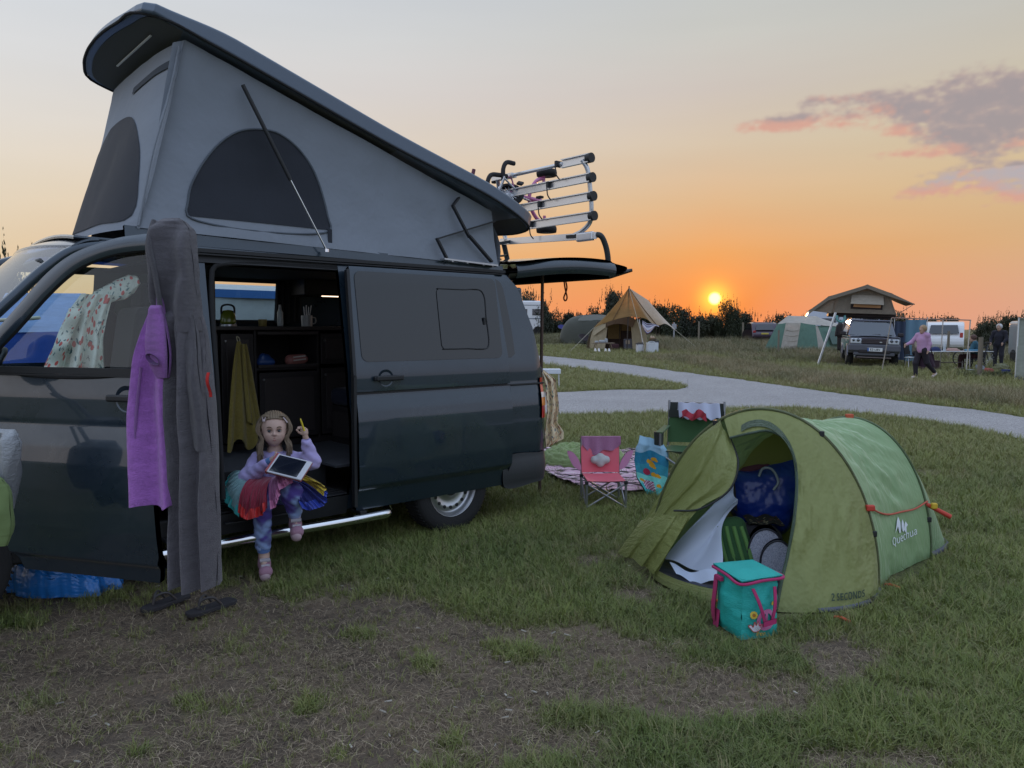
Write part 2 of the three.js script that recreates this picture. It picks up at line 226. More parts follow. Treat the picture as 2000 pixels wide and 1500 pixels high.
const dryBand = (x, z) => { let d = 1e9; for (let i = 0; i < bandLine.length - 1; i++) { const a = bandLine[i], b = bandLine[i + 1], ux = b[0] - a[0], uz = b[1] - a[1], t = clamp(((x - a[0]) * ux + (z - a[1]) * uz) / (ux * ux + uz * uz)); d = min(d, hypot(x - a[0] - ux * t, z - a[1] - uz * t)); } return sst(2.2, 0.5, d + 1.6 * fbm(x * 0.5, z * 0.5, 41, 3)); };
const greenAt = (x, z) => { // 1 = living grass, 0 = trodden straw
  let b = 0, g = 0; for (const e of BROWN) { const q = ((x - e[0]) / e[2]) ** 2 + ((z - e[1]) / e[3]) ** 2; if (q < 6) b += exp(-q * 1.1); } for (const e of GREEN) { const q = ((x - e[0]) / e[2]) ** 2 + ((z - e[1]) / e[3]) ** 2; if (q < 6) g += exp(-q * 1.2); }
  const n = fbm(x * 1.3, z * 1.3, 5.1, 5); return clamp(0.82 - min(b, 1.15) * 0.86 + g * 0.9 + n * 1.25 + 0.85 * fbm(x * 4.2, z * 4.2, 2, 4)); };
const PU = [[-40, -52], [-12, -46], [-4, -41.5], [1.46, -36.45], [2.95, -33.99], [4.27, -31.83], [5.17, -29.57], [5.89, -27.29], [6.11, -26.68], [6.11, -26.68], [6.9, -23.7], [7.31, -20.65], [7.79, -17.99], [8.35, -15.82], [8.73, -14.39], [8.85, -13.2], [9.1, -10], [9.3, -5], [9.4, 8]];
const PM = [[-40, -45], [-12, -39.5], [-4, -35.8], [1.25, -31.23], [2.52, -29.05], [3.53, -26.31], [4.15, -23.7], [4.67, -21.64], [4.66, -20.26], [3.23, -14.03], [4.26, -14.58], [5.43, -14.77], [6.16, -13.94], [6.74, -12.97], [7.02, -11.86], [6.97, -10.37], [6.9, -8], [6.8, -4], [6.7, 8]];
const PI_ = [[-25, -17], [-8, -17.6], [0.8, -18.43], [1.21, -18.59], [2.04, -19.06], [2.9, -19.39], [3.73, -19.22], [4.19, -19.39], [4.66, -20.26]];
const PB = [[-25, -12.3], [-8, -12.8], [0.59, -13.44], [0.88, -13.52], [1.46, -13.6], [2.29, -13.77], [2.79, -13.9], [3.02, -13.94], [3.23, -14.03]];
const inPoly = (poly, x, z) => { let c = false; for (let i = 0, j = poly.length - 1; i < poly.length; j = i++) { const a = poly[i], b = poly[j]; if ((a[1] > z) !== (b[1] > z) && x < (b[0] - a[0]) * (z - a[1]) / (b[1] - a[1]) + a[0]) c = !c; } return c; };
const pathPolys = [[...PU, ...PM.slice().reverse()], [...PI_, ...PB.slice().reverse()]];
const onPath = (x, z) => z < 9 && (inPoly(pathPolys[0], x, z) || inPoly(pathPolys[1], x, z));
const nearPath = (x, z, r) => onPath(x, z) || onPath(x + r, z) || onPath(x - r, z) || onPath(x, z + r * 1.3) || onPath(x, z - r * 1.3);

const litterTex = tex(1024, 1024, (c, w, h) => { // matted stems and litter
  reseed(77); c.fillStyle = 'rgb(150,150,150)'; c.fillRect(0, 0, w, h); c.lineCap = 'round';
  for (let i = 0; i < 15000; i++) { const x = rnd() * w, y = rnd() * h, a = rnd() * PI * 2, l = 4 + rnd() * 30, v = floor(70 + pow(rnd(), 1.3) * 185), k = (rnd() - 0.5) * 14; c.strokeStyle = `rgba(${v},${v * 0.98 | 0},${v * 0.94 | 0},${0.25 + rnd() * 0.55})`; c.lineWidth = 0.8 + rnd() * 2.2; for (const ox of [0, -w, w]) for (const oy of [0, -h, h]) { if (x + ox < -60 || x + ox > w + 60 || y + oy < -60 || y + oy > h + 60) continue; c.beginPath(); c.moveTo(x + ox, y + oy); c.quadraticCurveTo(x + ox + cos(a) * l / 2 + k, y + oy + sin(a) * l / 2 - k, x + ox + cos(a) * l, y + oy + sin(a) * l); c.stroke(); } }
});
const litterBump = litterTex.clone(); litterBump.colorSpace = THREE.NoColorSpace; litterBump.needsUpdate = true;
{
  const rings = [0.02, 0.5, 1.0]; let r = 1.3; while (r < 12) { rings.push(r); r += 0.028 + r * 0.006; } while (r < 110) { rings.push(r); r *= 1.022; } while (r < 1500) { rings.push(r); r *= 1.16; }
  const A = []; let a = -PI; while (a < PI - 1e-6) { A.push(a); a += abs(a) < 0.85 ? 0.0062 : 0.05; } A.push(PI);
  const P = [], C = [], U = [], I = [], w = A.length, cSoil = [0.225, 0.165, 0.112], cSoil2 = [0.12, 0.088, 0.062], cGr = [0.12, 0.14, 0.042], cGr2 = [0.17, 0.165, 0.06], cDry = [0.23, 0.185, 0.095];
  for (const R of rings) for (const b of A) {
    const x = R * sin(b), z = -R * cos(b); let y = terr(x, z); const n = fbm(x * 0.55, z * 0.55, 1.7, 4), g = -z < 9 && R < 30 ? greenAt(x, z) : clamp(0.9 + n * 0.5);
    if (R < 14 && !nearPath(x, z, 0.5)) y += 0.012 * fbm(x * 2.1, z * 2.1, 3.3, 3) - 0.006; if (onPath(x, z)) y -= 0.03;
    P.push(x, y, z); U.push(x / 1.35, z / 1.35);
    const dry = clamp(dryBand(x, z) * 0.8 + 0.5 * sst(18, 30, -z) * (0.5 + n * 1.8) + sst(0.1, 0.5, fbm(x * 0.21, z * 0.21, 9, 3)) * 0.35);
    const so = mix3(cSoil, cSoil2, clamp(0.5 + 1.4 * fbm(x * 2.7, z * 2.7, 6.6, 3))), gr = mix3(mix3(cGr, cGr2, clamp(0.5 + n)), cDry, dry * 0.8), c = mix3(so, gr, sst(0.15, 0.75, g)); C.push(...c.map((v) => v * 2.25));
  }
  for (let i = 0; i < rings.length - 1; i++) for (let j = 0; j < w - 1; j++) { const q = i * w + j; I.push(q, q + 1, q + w, q + 1, q + w + 1, q + w); }
  const g = new THREE.BufferGeometry(); g.setAttribute('position', new THREE.Float32BufferAttribute(P, 3)); g.setAttribute('color', new THREE.Float32BufferAttribute(C, 3)); g.setAttribute('uv', new THREE.Float32BufferAttribute(U, 2)); g.setIndex(I); g.computeVertexNormals();
  const nn = g.attributes.normal; for (let i = 0; i < nn.count; i++) if (nn.getY(i) < 0) nn.setXYZ(i, -nn.getX(i), -nn.getY(i), -nn.getZ(i));
  structure('ground', g, std([1, 1, 1], 0.95, 0, { vertexColors: true, map: litterTex, bumpMap: litterBump, bumpScale: 0.012 }));
}
{
  const gravelTex = tex(1024, 1024, (c, w, h) => { reseed(5); c.fillStyle = 'rgb(146,143,140)'; c.fillRect(0, 0, w, h); for (let i = 0; i < 42000; i++) { const v = 96 + pow(rnd(), 0.9) * 125 | 0, s = 0.8 + pow(rnd(), 3) * 6, x = rnd() * w, y = rnd() * h; c.fillStyle = `rgba(${v},${v * 0.985 | 0},${v * 0.97 | 0},${0.35 + rnd() * 0.6})`; c.beginPath(); c.ellipse(x, y, s, s * (0.5 + rnd() * 0.5), rnd() * 3, 0, 7); c.fill(); } });
  const gb = gravelTex.clone(); gb.colorSpace = THREE.NoColorSpace; gb.needsUpdate = true;
  const strip = (a, b, nc) => {
    const P = [], U = [], C = [], I = []; const dense = []; for (let i = 0; i < a.length - 1; i++) { const l = max(hypot(a[i + 1][0] - a[i][0], a[i + 1][1] - a[i][1]), hypot(b[i + 1][0] - b[i][0], b[i + 1][1] - b[i][1])), n = max(1, Math.ceil(l / 0.22)); for (let k = 0; k < n; k++) dense.push([[lerp(a[i][0], a[i + 1][0], k / n), lerp(a[i][1], a[i + 1][1], k / n)], [lerp(b[i][0], b[i + 1][0], k / n), lerp(b[i][1], b[i + 1][1], k / n)]]); } dense.push([a[a.length - 1], b[b.length - 1]]);
    dense.forEach(([p, q], i) => { for (let j = 0; j <= nc; j++) { const t = j / nc; let x = lerp(p[0], q[0], t), z = lerp(p[1], q[1], t); const edge = j === 0 || j === nc ? 1 : 0; x += edge * 0.16 * noise(x * 1.7, z * 1.7, 4 + j); z += edge * 0.2 * noise(x * 1.3, z * 1.3, 8 + j); P.push(x, terr(x, z) + 0.006 + 0.012 * sin(t * PI), z); U.push(x / 1.6, z / 1.6); const k = 1 + 0.22 * fbm(x * 0.6, z * 0.6, 2, 3) + 0.14 * fbm(x * 3, z * 3, 7, 2); C.push(0.98 * k, 0.97 * k, 1.0 * k); } });
    for (let i = 0; i < dense.length - 1; i++) for (let j = 0; j < nc; j++) { const q = i * (nc + 1) + j, w = nc + 1; I.push(q, q + 1, q + w, q + 1, q + w + 1, q + w); }
    const g = new THREE.BufferGeometry(); g.setAttribute('position', new THREE.Float32BufferAttribute(P, 3)); g.setAttribute('uv', new THREE.Float32BufferAttribute(U, 2)); g.setAttribute('color', new THREE.Float32BufferAttribute(C, 3)); g.setIndex(I); g.computeVertexNormals(); const nn = g.attributes.normal; for (let i = 0; i < nn.count; i++) if (nn.getY(i) < 0) nn.setXYZ(i, -nn.getX(i), -nn.getY(i), -nn.getZ(i)); return g; };
  const m = std([1, 1, 1], 0.95, 0, { vertexColors: true, map: gravelTex, bumpMap: gb, bumpScale: 0.012 });
  structure('gravel_path', strip(PU, PM, 14), m); structure('gravel_path', strip(PI_, PB, 14), m);
}
// tufts
const blade = (h, w, lean, dir, bx, bz, curl = 1) => { const P = [], I = [], n = 3, c = cos(dir), s = sin(dir); for (let i = 0; i <= n; i++) { const t = i / n, r = lean * h * pow(t, 1 + curl), y = h * (t - lean * 0.35 * t * t), ww = w * (1 - t * 0.9) / 2; P.push(bx + r * c - ww * s, y, bz + r * s + ww * c, bx + r * c + ww * s, y, bz + r * s - ww * c); } for (let i = 0; i < n; i++) I.push(i * 2, i * 2 + 1, i * 2 + 2, i * 2 + 1, i * 2 + 3, i * 2 + 2); return [P, I]; };
function tuft(n, h0, h1, w, lean0, lean1, rad) { const P = [], I = []; for (let i = 0; i < n; i++) { const a = rnd() * PI * 2, q = sqrt(rnd()) * rad, [p, ix] = blade(rr(h0, h1), w * rr(0.7, 1.2), rr(lean0, lean1), rnd() * PI * 2, cos(a) * q, sin(a) * q); const o = P.length / 3; P.push(...p); I.push(...ix.map((k) => k + o)); } const g = new THREE.BufferGeometry(); g.setAttribute('position', new THREE.Float32BufferAttribute(P, 3)); g.setIndex(I); return g; }
const M4 = new THREE.Matrix4(), QQ = new THREE.Quaternion(), EU = new THREE.Euler();
function scatter(name, geo, mat, list) { // list of [x, y, z, scale, turn, tiltx, tiltz, colour, scaleY]
  const m = new THREE.InstancedMesh(geo, mat, list.length); m.name = numbered(name); m.userData = { kind: 'stuff' }; const c = new THREE.Color();
  list.forEach((q, i) => { QQ.setFromEuler(EU.set(q[5] || 0, q[4], q[6] || 0, 'YXZ')); M4.compose(V(q[0], q[1], q[2]), QQ, V(q[3], q[3] * (q[8] ?? 1), q[3])); m.setMatrixAt(i, M4); m.setColorAt(i, c.setRGB(...q[7])); }); m.castShadow = m.receiveShadow = true; scene.add(m); return m;
}
const leafMat = phys([1, 1, 1], 0.75, 0, { transmission: 0.25, thickness: 0 });
const strawMat = std([1, 1, 1], 0.85);
const keepOff = []; // footprints where nothing grows through: [x, z, r]
const clearOf = (x, z) => keepOff.every((k) => (x - k[0]) ** 2 + (z - k[1]) ** 2 > k[2] * k[2]);
function growGrass() {
  reseed(4242);
  const t1 = [tuft(9, 0.025, 0.06, 0.0042, 0.3, 1.1, 0.022), tuft(8, 0.03, 0.075, 0.004, 0.4, 1.3, 0.026), tuft(10, 0.02, 0.045, 0.0045, 0.2, 1.0, 0.02)];
  const lists = [[], [], []]; let half = 1.15;
  const put = (dens, r0, r1, fade) => { const area = half * (r1 * r1 - r0 * r0), n = floor(area * dens); for (let i = 0; i < n; i++) { const R = sqrt(rr(r0 * r0, r1 * r1)), a = rr(-half, half), x = R * sin(a), z = -R * cos(a); if (onPath(x, z) || !clearOf(x, z)) continue; const g = -z < 9 ? greenAt(x, z) : 0.9; if (rnd() > sst(0.12, 0.8, g) * 0.91 + 0.09) continue; const n1 = fbm(x * 0.7, z * 0.7, 12, 3), n2 = rnd(); const base = mix3(mix3(mix3([0.12, 0.17, 0.03], [0.225, 0.265, 0.055], clamp(0.5 + n1 * 1.3 + (n2 - 0.5) * 0.7)), [0.32, 0.30, 0.105], 0.5 * sst(6, 13, R)), [0.32, 0.27, 0.13], clamp(pow(rnd(), 5) * 0.9 + (1 - g) * 0.25 + (R > 9 ? dryBand(x, z) * 0.7 + 0.15 * sst(14, 24, R) : 0))); lists[floor(rnd() * 3)].push([x, terr(x, z) - 0.004, z, (0.75 + rnd() * 0.6) * fade * (0.7 + 0.5 * g), rnd() * 6.28, rr(-0.25, 0.25), rr(-0.25, 0.25), base]); } };
  put(3400, 1.9, 4, 0.95); put(1900, 4, 6.5, 1.05); put(900, 6.5, 10, 1.25); half = 0.85; put(420, 10, 16, 1.5); put(150, 16, 26, 1.9); put(45, 26, 46, 2.6);
  t1.forEach((g, i) => scatter('lawn_grass', g, leafMat, lists[i]));
  // straw and dead stems lying in the trodden part
  half = 0.95; reseed(99); const sl = (l, w, k) => { const P = [], I = []; for (let i = 0; i <= 3; i++) { const t = i / 3 - 0.5; P.push(t * l, 0.004 * (1 - 4 * t * t) , k * (t * t - 0.25) * l - w / 2, t * l, 0.004 * (1 - 4 * t * t), k * (t * t - 0.25) * l + w / 2); } for (let i = 0; i < 3; i++) I.push(i * 2, i * 2 + 1, i * 2 + 2, i * 2 + 1, i * 2 + 3, i * 2 + 2); const g = new THREE.BufferGeometry(); g.setAttribute('position', new THREE.Float32BufferAttribute(P, 3)); g.setIndex(I); return g; };
  const sg = [sl(0.036, 0.0011, 0.22), sl(0.05, 0.0009, -0.3), sl(0.022, 0.0014, 0.12)], sL = [[], [], []];
  const straw = (dens, r0, r1, sc) => { const n = floor(half * (r1 * r1 - r0 * r0) * dens); for (let i = 0; i < n; i++) { const R = sqrt(rr(r0 * r0, r1 * r1)), a = rr(-half, half), x = R * sin(a), z = -R * cos(a); if (onPath(x, z)) continue; const g = greenAt(x, z), cl = clamp(0.55 + 1.6 * fbm(x * 3, z * 3, 31, 3)); if (rnd() > (1 - sst(0.1, 0.85, g)) * cl + 0.07) continue; const v = pow(rnd(), 1.7); const c = mix3([0.14, 0.10, 0.066], [0.48, 0.385, 0.26], pow(v, 1.3)); sL[floor(rnd() * 3)].push([x, 0.002 + rnd() * 0.014, z, sc * rr(0.6, 1.5), rnd() * 6.28, rr(-0.3, 0.3), rr(-0.35, 0.35), c]); } };
  straw(11000, 1.9, 4, 1); straw(4200, 4, 6.5, 1.2); straw(300, 6.5, 9, 1.4);
  sg.forEach((g, i) => scatter('dry_straw', g, strawMat, sL[i]));
  // pale bark chips and bits
  reseed(7); const ch = []; for (let i = 0; i < 120; i++) { const R = rr(2.1, 5.5), a = rr(-0.62, 0.62), x = R * sin(a), z = -R * cos(a), v = rr(0.25, 0.5); ch.push([x, 0.012, z, rr(0.4, 1.0), rnd() * 6.28, rr(-0.2, 0.2), rr(-0.2, 0.2), [v, v * 0.92, v * 0.78]]); }
  scatter('wood_chips', box(0.034, 0.004, 0.008, 0, 0, 0, 0), strawMat, ch);
  // tall seeding grass beyond the path
  reseed(31); const tall = [tuft(18, 0.14, 0.40, 0.013, 0.2, 0.9, 0.13), tuft(16, 0.12, 0.32, 0.015, 0.4, 1.2, 0.15)], tl = [[], []];
  const band = (n, x0, x1, fn, spread, sc, tint) => { for (let i = 0; i < n; i++) { const x = rr(x0, x1), z = fn(x) + (rnd() + rnd() + rnd() - 1.5) * spread; if (nearPath(x, z, 0.35) || !clearOf(x, z)) continue; const pt = fbm(x * 0.35, z * 0.35, 17, 3); if (pt + rnd() * 0.5 < 0.05) continue; const v = clamp(0.5 + pt + rr(-0.4, 0.4)); const c = mix3([0.09, 0.10, 0.03], tint, v); tl[i % 2].push([x, terr(x, z) - 0.01, z, sc * rr(0.55, 1.25), rnd() * 6.28, rr(-0.15, 0.15), rr(-0.15, 0.15), c]); } };
  const tan = [0.33, 0.265, 0.15];
  for (let i = 0; i < 9000; i++) { const k = rnd() * (bandLine.length - 1), j = floor(k), t = k - j, a = bandLine[j], b = bandLine[j + 1], x = lerp(a[0], b[0], t) + (rnd() + rnd() - 1) * 1.9, z = lerp(a[1], b[1], t) + (rnd() + rnd() - 1) * 1.9; if (nearPath(x, z, 0.4) || rnd() > dryBand(x, z) + 0.1) continue; const v = clamp(0.55 + fbm(x * 0.8, z * 0.8, 17, 3) * 1.4 + rr(-0.3, 0.3)); tl[i % 2].push([x, terr(x, z) - 0.01, z, rr(0.5, 1.05), rnd() * 6.28, rr(-0.15, 0.15), rr(-0.15, 0.15), mix3([0.13, 0.135, 0.045], [0.36, 0.285, 0.16], v)]); }
  band(5000, 8, 30, () => -43, 4, 1.2, tan); band(4200, 6, 34, () => -54, 6, 1.6, tan); band(2600, -4, 9, () => -52, 5, 1.4, [0.24, 0.21, 0.11]); band(1500, 10, 24, () => -37, 3, 1.0, tan);
  band(300, 14.6, 16.2, () => -24.9, 0.35, 0.7, [0.1, 0.12, 0.04]); band(500, 9.5, 15, () => -33.5, 1.6, 0.9, tan);
  tall.forEach((g, i) => scatter('tall_dry_grass', g, leafMat, tl[i]));
}
// ---------------------------------------------------------------- hedge bushes and trees
function crownGeo(seed, n, shape, leaf, shoots) {
  reseed(seed); const P = [], N = [], I = []; const lobes = []; for (let i = 0; i < 15; i++) { const a = rnd() * 6.28, q = sqrt(rnd()) * 0.75; lobes.push([cos(a) * q, rr(0.12, 0.82) * (1 - q * 0.35), sin(a) * q, rr(0.26, 0.44)]); }
  const leafAt = (x, y, z, s, up) => { const a = rnd() * 6.28, t = rr(-0.9, 0.9), d = V(cos(a) * (1 - up), up + rr(-0.2, 0.4), sin(a) * (1 - up)).normalize(), sd = V(-sin(a), t * 0.6, cos(a)).normalize(); const o = P.length / 3, l = s * rr(0.7, 1.4), w = s * rr(0.25, 0.45); for (const [u, v] of [[0, -0.5], [0.5, -1], [1, 0], [0.5, 1]]) P.push(x + d.x * l * u + sd.x * w * v, y + d.y * l * u + sd.y * w * v, z + d.z * l * u + sd.z * w * v); const nn = V(x, (y - 0.45) * 1.2, z).normalize().add(V(rr(-0.5, 0.5), rr(0, 0.8), rr(-0.5, 0.5))).normalize(); for (let k = 0; k < 4; k++) N.push(nn.x, nn.y, nn.z); I.push(o, o + 1, o + 2, o, o + 2, o + 3); };
  for (let i = 0; i < n; i++) { const L = lobes[floor(rnd() * lobes.length)], u = V(rr(-1, 1), rr(-1, 1), rr(-1, 1)).normalize().multiplyScalar(L[3] * pow(rnd(), 0.45)); const x = L[0] + u.x, y = max(0.02, L[1] + u.y * 0.9), z = L[2] + u.z; leafAt(x, y, z, leaf, 0.35); }
  for (let i = 0; i < shoots; i++) { const a = rnd() * 6.28, q = sqrt(rnd()) * 0.8, x = cos(a) * q, z = sin(a) * q, y0 = rr(0.7, 0.98) * (1 - q * 0.3), hh = rr(0.12, 0.34); for (let k = 0; k < 18; k++) { const t = rnd(); leafAt(x + rr(-1, 1) * 0.035 * (1 - t), y0 + hh * t, z + rr(-1, 1) * 0.035 * (1 - t), leaf * 0.75 * (1.1 - t * 0.6), 0.75); } }
  const g = new THREE.BufferGeometry(); g.setAttribute('position', new THREE.Float32BufferAttribute(P, 3)); g.setIndex(I); return g;
}
const crowns = [crownGeo(11, 9000, 0, 0.075, 16), crownGeo(12, 9000, 0, 0.07, 22), crownGeo(13, 8000, 0, 0.08, 9), crownGeo(14, 9500, 0, 0.065, 28)];
const trunkGeo = (() => { reseed(3); const l = []; for (let i = 0; i < 5; i++) { const a = i * 1.3, q = 0.12; l.push(bar([cos(a) * 0.03, 0, sin(a) * 0.03], [cos(a) * q, 0.35, sin(a) * q], 0.03, 0.018, 6), bar([cos(a) * q, 0.35, sin(a) * q], [cos(a) * 0.42, 0.75, sin(a) * 0.42], 0.018, 0.006, 6)); } return merge(l); })();
const crownMats = [phys([0.032, 0.042, 0.016], 0.8, 0, { transmission: 0.2, thickness: 0 }), phys([0.045, 0.05, 0.02], 0.8, 0, { transmission: 0.25, thickness: 0 }), phys([0.028, 0.036, 0.018], 0.8, 0, { transmission: 0.2, thickness: 0 })];
const barkMat = std([0.06, 0.045, 0.032], 0.9);
function bush(x, z, w, h, v, m, label, turn, group = 'bushes of the far hedge', name = 'hedge_bush') {
  const o = thing(name, label, 'bush', [x, terr(x, z) - 0.05, z], turn, group); o.scale.set(w / 2, h, w / 2 * 0.85);
  part('trunk', trunkGeo, barkMat, o); part('crown', crowns[v], crownMats[m], o); return o;
}
// ---------------------------------------------------------------- camper van: x runs to its rear, y up, z out of the side that faces us
const VAN = [-0.419, 0, -5.619], VAN_TURN = 0.72727;
const van = thing('camper_van', 'dark slate camper van with its grey pop-top roof raised and sliding door open', 'van', VAN, VAN_TURN);
const vanWorld = (s, h, w) => [VAN[0] + 0.74709 * s + 0.66472 * w, h, VAN[2] - 0.66472 * s + 0.74709 * w];
const dust = noiseTex(256, (x, y) => 0.34 + 0.2 * tileNoise(x, y, 5, 21) + 0.14 * tileNoise(x, y, 30, 22));
const paint = phys([0.02, 0.036, 0.054], 1, 0.4, { clearcoat: 1, clearcoatRoughness: 0.05, roughnessMap: dust });
const plasticBlack = std([0.014, 0.015, 0.017], 0.55), rubber = std([0.014, 0.014, 0.015], 0.85, 0, { bumpMap: pileTex, bumpScale: 0.002 }), trimGrey = std([0.035, 0.038, 0.042], 0.6, 0, { bumpMap: pileTex, bumpScale: 0.0006 });
const privacy = phys([0.008, 0.010, 0.013], 0.04, 0, { clearcoat: 0.6, clearcoatRoughness: 0.02, specularIntensity: 1, ior: 1.5 });
const clearGlass = phys([0.86, 0.95, 0.95], 0.02, 0, { transmission: 1, thickness: 0, ior: 1.5 });
const chrome = std([0.75, 0.76, 0.78], 0.12, 1), steel = std([0.5, 0.51, 0.53], 0.35, 0.9), alu = std([0.62, 0.63, 0.65], 0.34, 0.85);
const zfH = tab([0.26, 0.36, 0.43, 0.445, 0.46, 0.6, 0.78, 0.9, 0.97, 1.075, 1.09, 1.2, 1.27, 1.9, 1.96], [-0.085, -0.06, -0.045, -0.03, -0.012, -0.002, 0.0, -0.003, -0.012, -0.036, -0.034, -0.036, -0.045, -0.145, -0.165]);
const zf = (s, h) => (zfH(h - 0.012) + zfH(h) + zfH(h + 0.012)) / 3 - (s > 0.86 ? 4 * (s - 0.86) ** 2 : 0);
const side = (off = 0) => (s, h) => [s, h, zf(s, h) + off];
const farSide = (off = 0) => (s, h) => [s, h, -1.9 - zf(s, h) - off];
const arc = (cx, cy, r, a0, a1, n = 14) => Array.from({ length: n + 1 }, (_, i) => [cx + r * cos(lerp(a0, a1, i / n)), cy + r * sin(lerp(a0, a1, i / n))]);
const rearEdge = [[0.55, 1.955], [0.64, 1.935], [0.74, 1.84], [0.86, 1.52], [0.91, 1.26], [0.935, 1.1], [0.945, 0.8], [0.95, 0.5]];
{
  const q = [[-0.86, 1.955], ...rearEdge, [0.5, 0.5], ...arc(0, 0.34, 0.42, 0.35, PI), [-0.42, 0.3], [-0.86, 0.3]];
  const rq = part('rear_quarter_panel', panel(q, [0.12, 0.045], side(), 0.03), paint, van);
  part('side_window', panel(smooth([[-0.2, 1.29], [0.5, 1.29], [0.625, 1.3], [0.63, 1.4], [0.6, 1.7], [0.555, 1.88], [0.45, 1.905], [-0.2, 1.905]], 60), 0.1, side(0.005), 0.004), privacy, rq);
  part('door_rail', [box(0.46, 0.014, 0.02, 0.7, 1.072, -0.03, 0.003)], plasticBlack, rq);
  const pil = part('door_pillar', panel([[-1.735, 1.9], [-1.735, 0.32], [-1.93, 0.32], [-1.95, 1.2], [-1.9, 1.9]], [0.05, 0.05], side(-0.012), 0.06), paint, van);
  part('door_seal', [tube([[-1.905, 0.5, -0.055], [-1.915, 1.2, -0.05], [-1.87, 1.88, -0.15]], 0.012)], rubber, pil);
  part('opening_frame', [tube([[-1.71, 0.5, -0.03], [-1.715, 1.1, -0.06], [-1.70, 1.8, -0.145], [-1.68, 1.875, -0.16], [-1.6, 1.9, -0.165], [-0.8, 1.91, -0.165]], 0.016, 60)], rubber, pil);
  part('upper_rail', panel([[-2.0, 1.9], [-0.86, 1.9], [-0.86, 1.957], [-2.0, 1.957]], 0.1, side(-0.004), 0.05), plasticBlack, van);
  part('roof_gutter', [flatBar([-2.35, 1.972, -0.158], [0.62, 1.962, -0.158], 0.03, 0.022), flatBar([-1.9, 1.948, -0.142], [0.6, 1.94, -0.142], 0.016, 0.008)], plasticBlack, van);
  part('roof_panel', [sheet((u, v) => { const s = lerp(-2.42, 0.66, u), z = lerp(-0.16, -1.74, v), q2 = (z + 0.95) / 0.79; return [s, lerp(2.045, 1.985, u) - 0.05 * q2 * q2 - (u > 0.96 ? 12 * (u - 0.96) ** 2 : 0), z]; }, 30, 20, 0.02)], paint, van);
  part('roof_bed', panel([[-2.16, 2.0], [0.62, 1.965], [0.62, 2.01], [-2.16, 2.085]], 0.2, (s, h) => [s, h, -0.172 - (h - 1.97) * 0.12], 0.03), paint, van);
  // sills, step, underside
  part('sill', panel([[-1.95, 0.27], [-0.86, 0.27], [-0.86, 0.40], [-1.95, 0.40]], 0.1, side(-0.002), 0.04), plasticBlack, van);
  part('step_well', [box(0.9, 0.03, 0.34, -1.29, 0.395, -0.24, 0.005), box(0.9, 0.19, 0.02, -1.29, 0.495, -0.41, 0.004), box(0.02, 0.2, 0.34, -1.735, 0.5, -0.24, 0.004), ...[0, 1, 2, 3].map((i) => box(0.84, 0.008, 0.014, -1.29, 0.414, -0.12 - i * 0.06, 0.002)), box(0.5, 0.012, 0.03, -1.45, 0.345, -0.045, 0.004)], plasticBlack, van);
  part('underbody', [box(3.5, 0.12, 1.55, -1.25, 0.33, -0.97, 0.02), box(0.5, 0.16, 1.3, 0.66, 0.38, -0.95, 0.03), box(0.12, 0.12, 1.6, 0, 0.33, -0.95, 0.02)], plasticBlack, van);
  const sb = part('side_bar', tube([[-2.42, 0.25, -0.14], [-2.36, 0.25, 0.0], [-2.3, 0.25, 0.028], [-1.5, 0.25, 0.03], [-0.7, 0.245, 0.028], [-0.6, 0.245, 0.015], [-0.53, 0.245, -0.1]], 0.03, 80, 14), chrome, van);
  for (const s of [-2.0, -0.8]) part('bracket', box(0.05, 0.02, 0.2, s, 0.285, -0.06, 0.004), plasticBlack, sb);
  // far side with real window openings
  part('far_side_panel', [panel([[-3.05, 0.3], [0.95, 0.3], [0.94, 1.27], [-3.05, 1.27]], [0.3, 0.08], farSide()), panel([[-3.05, 1.27], [-2.75, 1.27], [-2.42, 1.9], [-2.5, 1.955]], 0.2, farSide()), panel([[-2.5, 1.955], [-2.42, 1.9], [0.6, 1.9], [0.6, 1.955]], 0.2, farSide()), panel([[-1.98, 1.27], [-1.12, 1.27], [-1.12, 1.9], [-1.95, 1.9]], 0.15, farSide()), panel([[-0.56, 1.27], [0.94, 1.27], [0.66, 1.9], [-0.56, 1.9]], 0.2, farSide()), panel([[-1.12, 1.27], [-0.56, 1.27], [-0.56, 1.575], [-1.12, 1.575]], 0.1, farSide())], paint, van);
  part('far_window', panel(roundRect(-1.14, 1.56, -0.54, 1.91, 0.02), 0.2, farSide(-0.01)), clearGlass, van);
  part('far_cab_window', panel([[-2.74, 1.28], [-1.98, 1.28], [-1.95, 1.9], [-2.42, 1.9]], 0.2, farSide(-0.01)), clearGlass, van);
  // nose: wing, windscreen, bonnet, front
  part('front_wing', panel([[-3.0, 0.62], ...arc(-3.1, 0.34, 0.42, PI / 2, PI * 0.92, 8), [-3.72, 0.35], [-3.84, 0.5], [-3.82, 0.85], [-3.62, 1.0], [-3.3, 1.12], [-3.06, 1.2], [-3.0, 1.2]], 0.08, (s, h) => [s, h, zf(s, h) - 0.9 * max(0, -3.35 - s) ** 2], 0.02), paint, van);
  const wsAt = (u, v) => { const z = lerp(-0.14, -1.76, v), q2 = (z + 0.95) / 0.81, s = lerp(-3.2, -2.43, u) - 0.16 * (1 - q2 * q2) * (1 - u * 0.35); return [s, lerp(1.14, 1.94, u) + 0.035 * (1 - q2 * q2) * u + 0.06 * u * (1 - u), z - (1 - u) * (v < 0.5 ? -0.06 : 0.06) * abs(q2)]; };
  part('windscreen', sheet(wsAt, 16, 20), phys([0.8, 0.9, 0.92], 0.02, 0, { transmission: 1, thickness: 0, ior: 2.3 }), van);
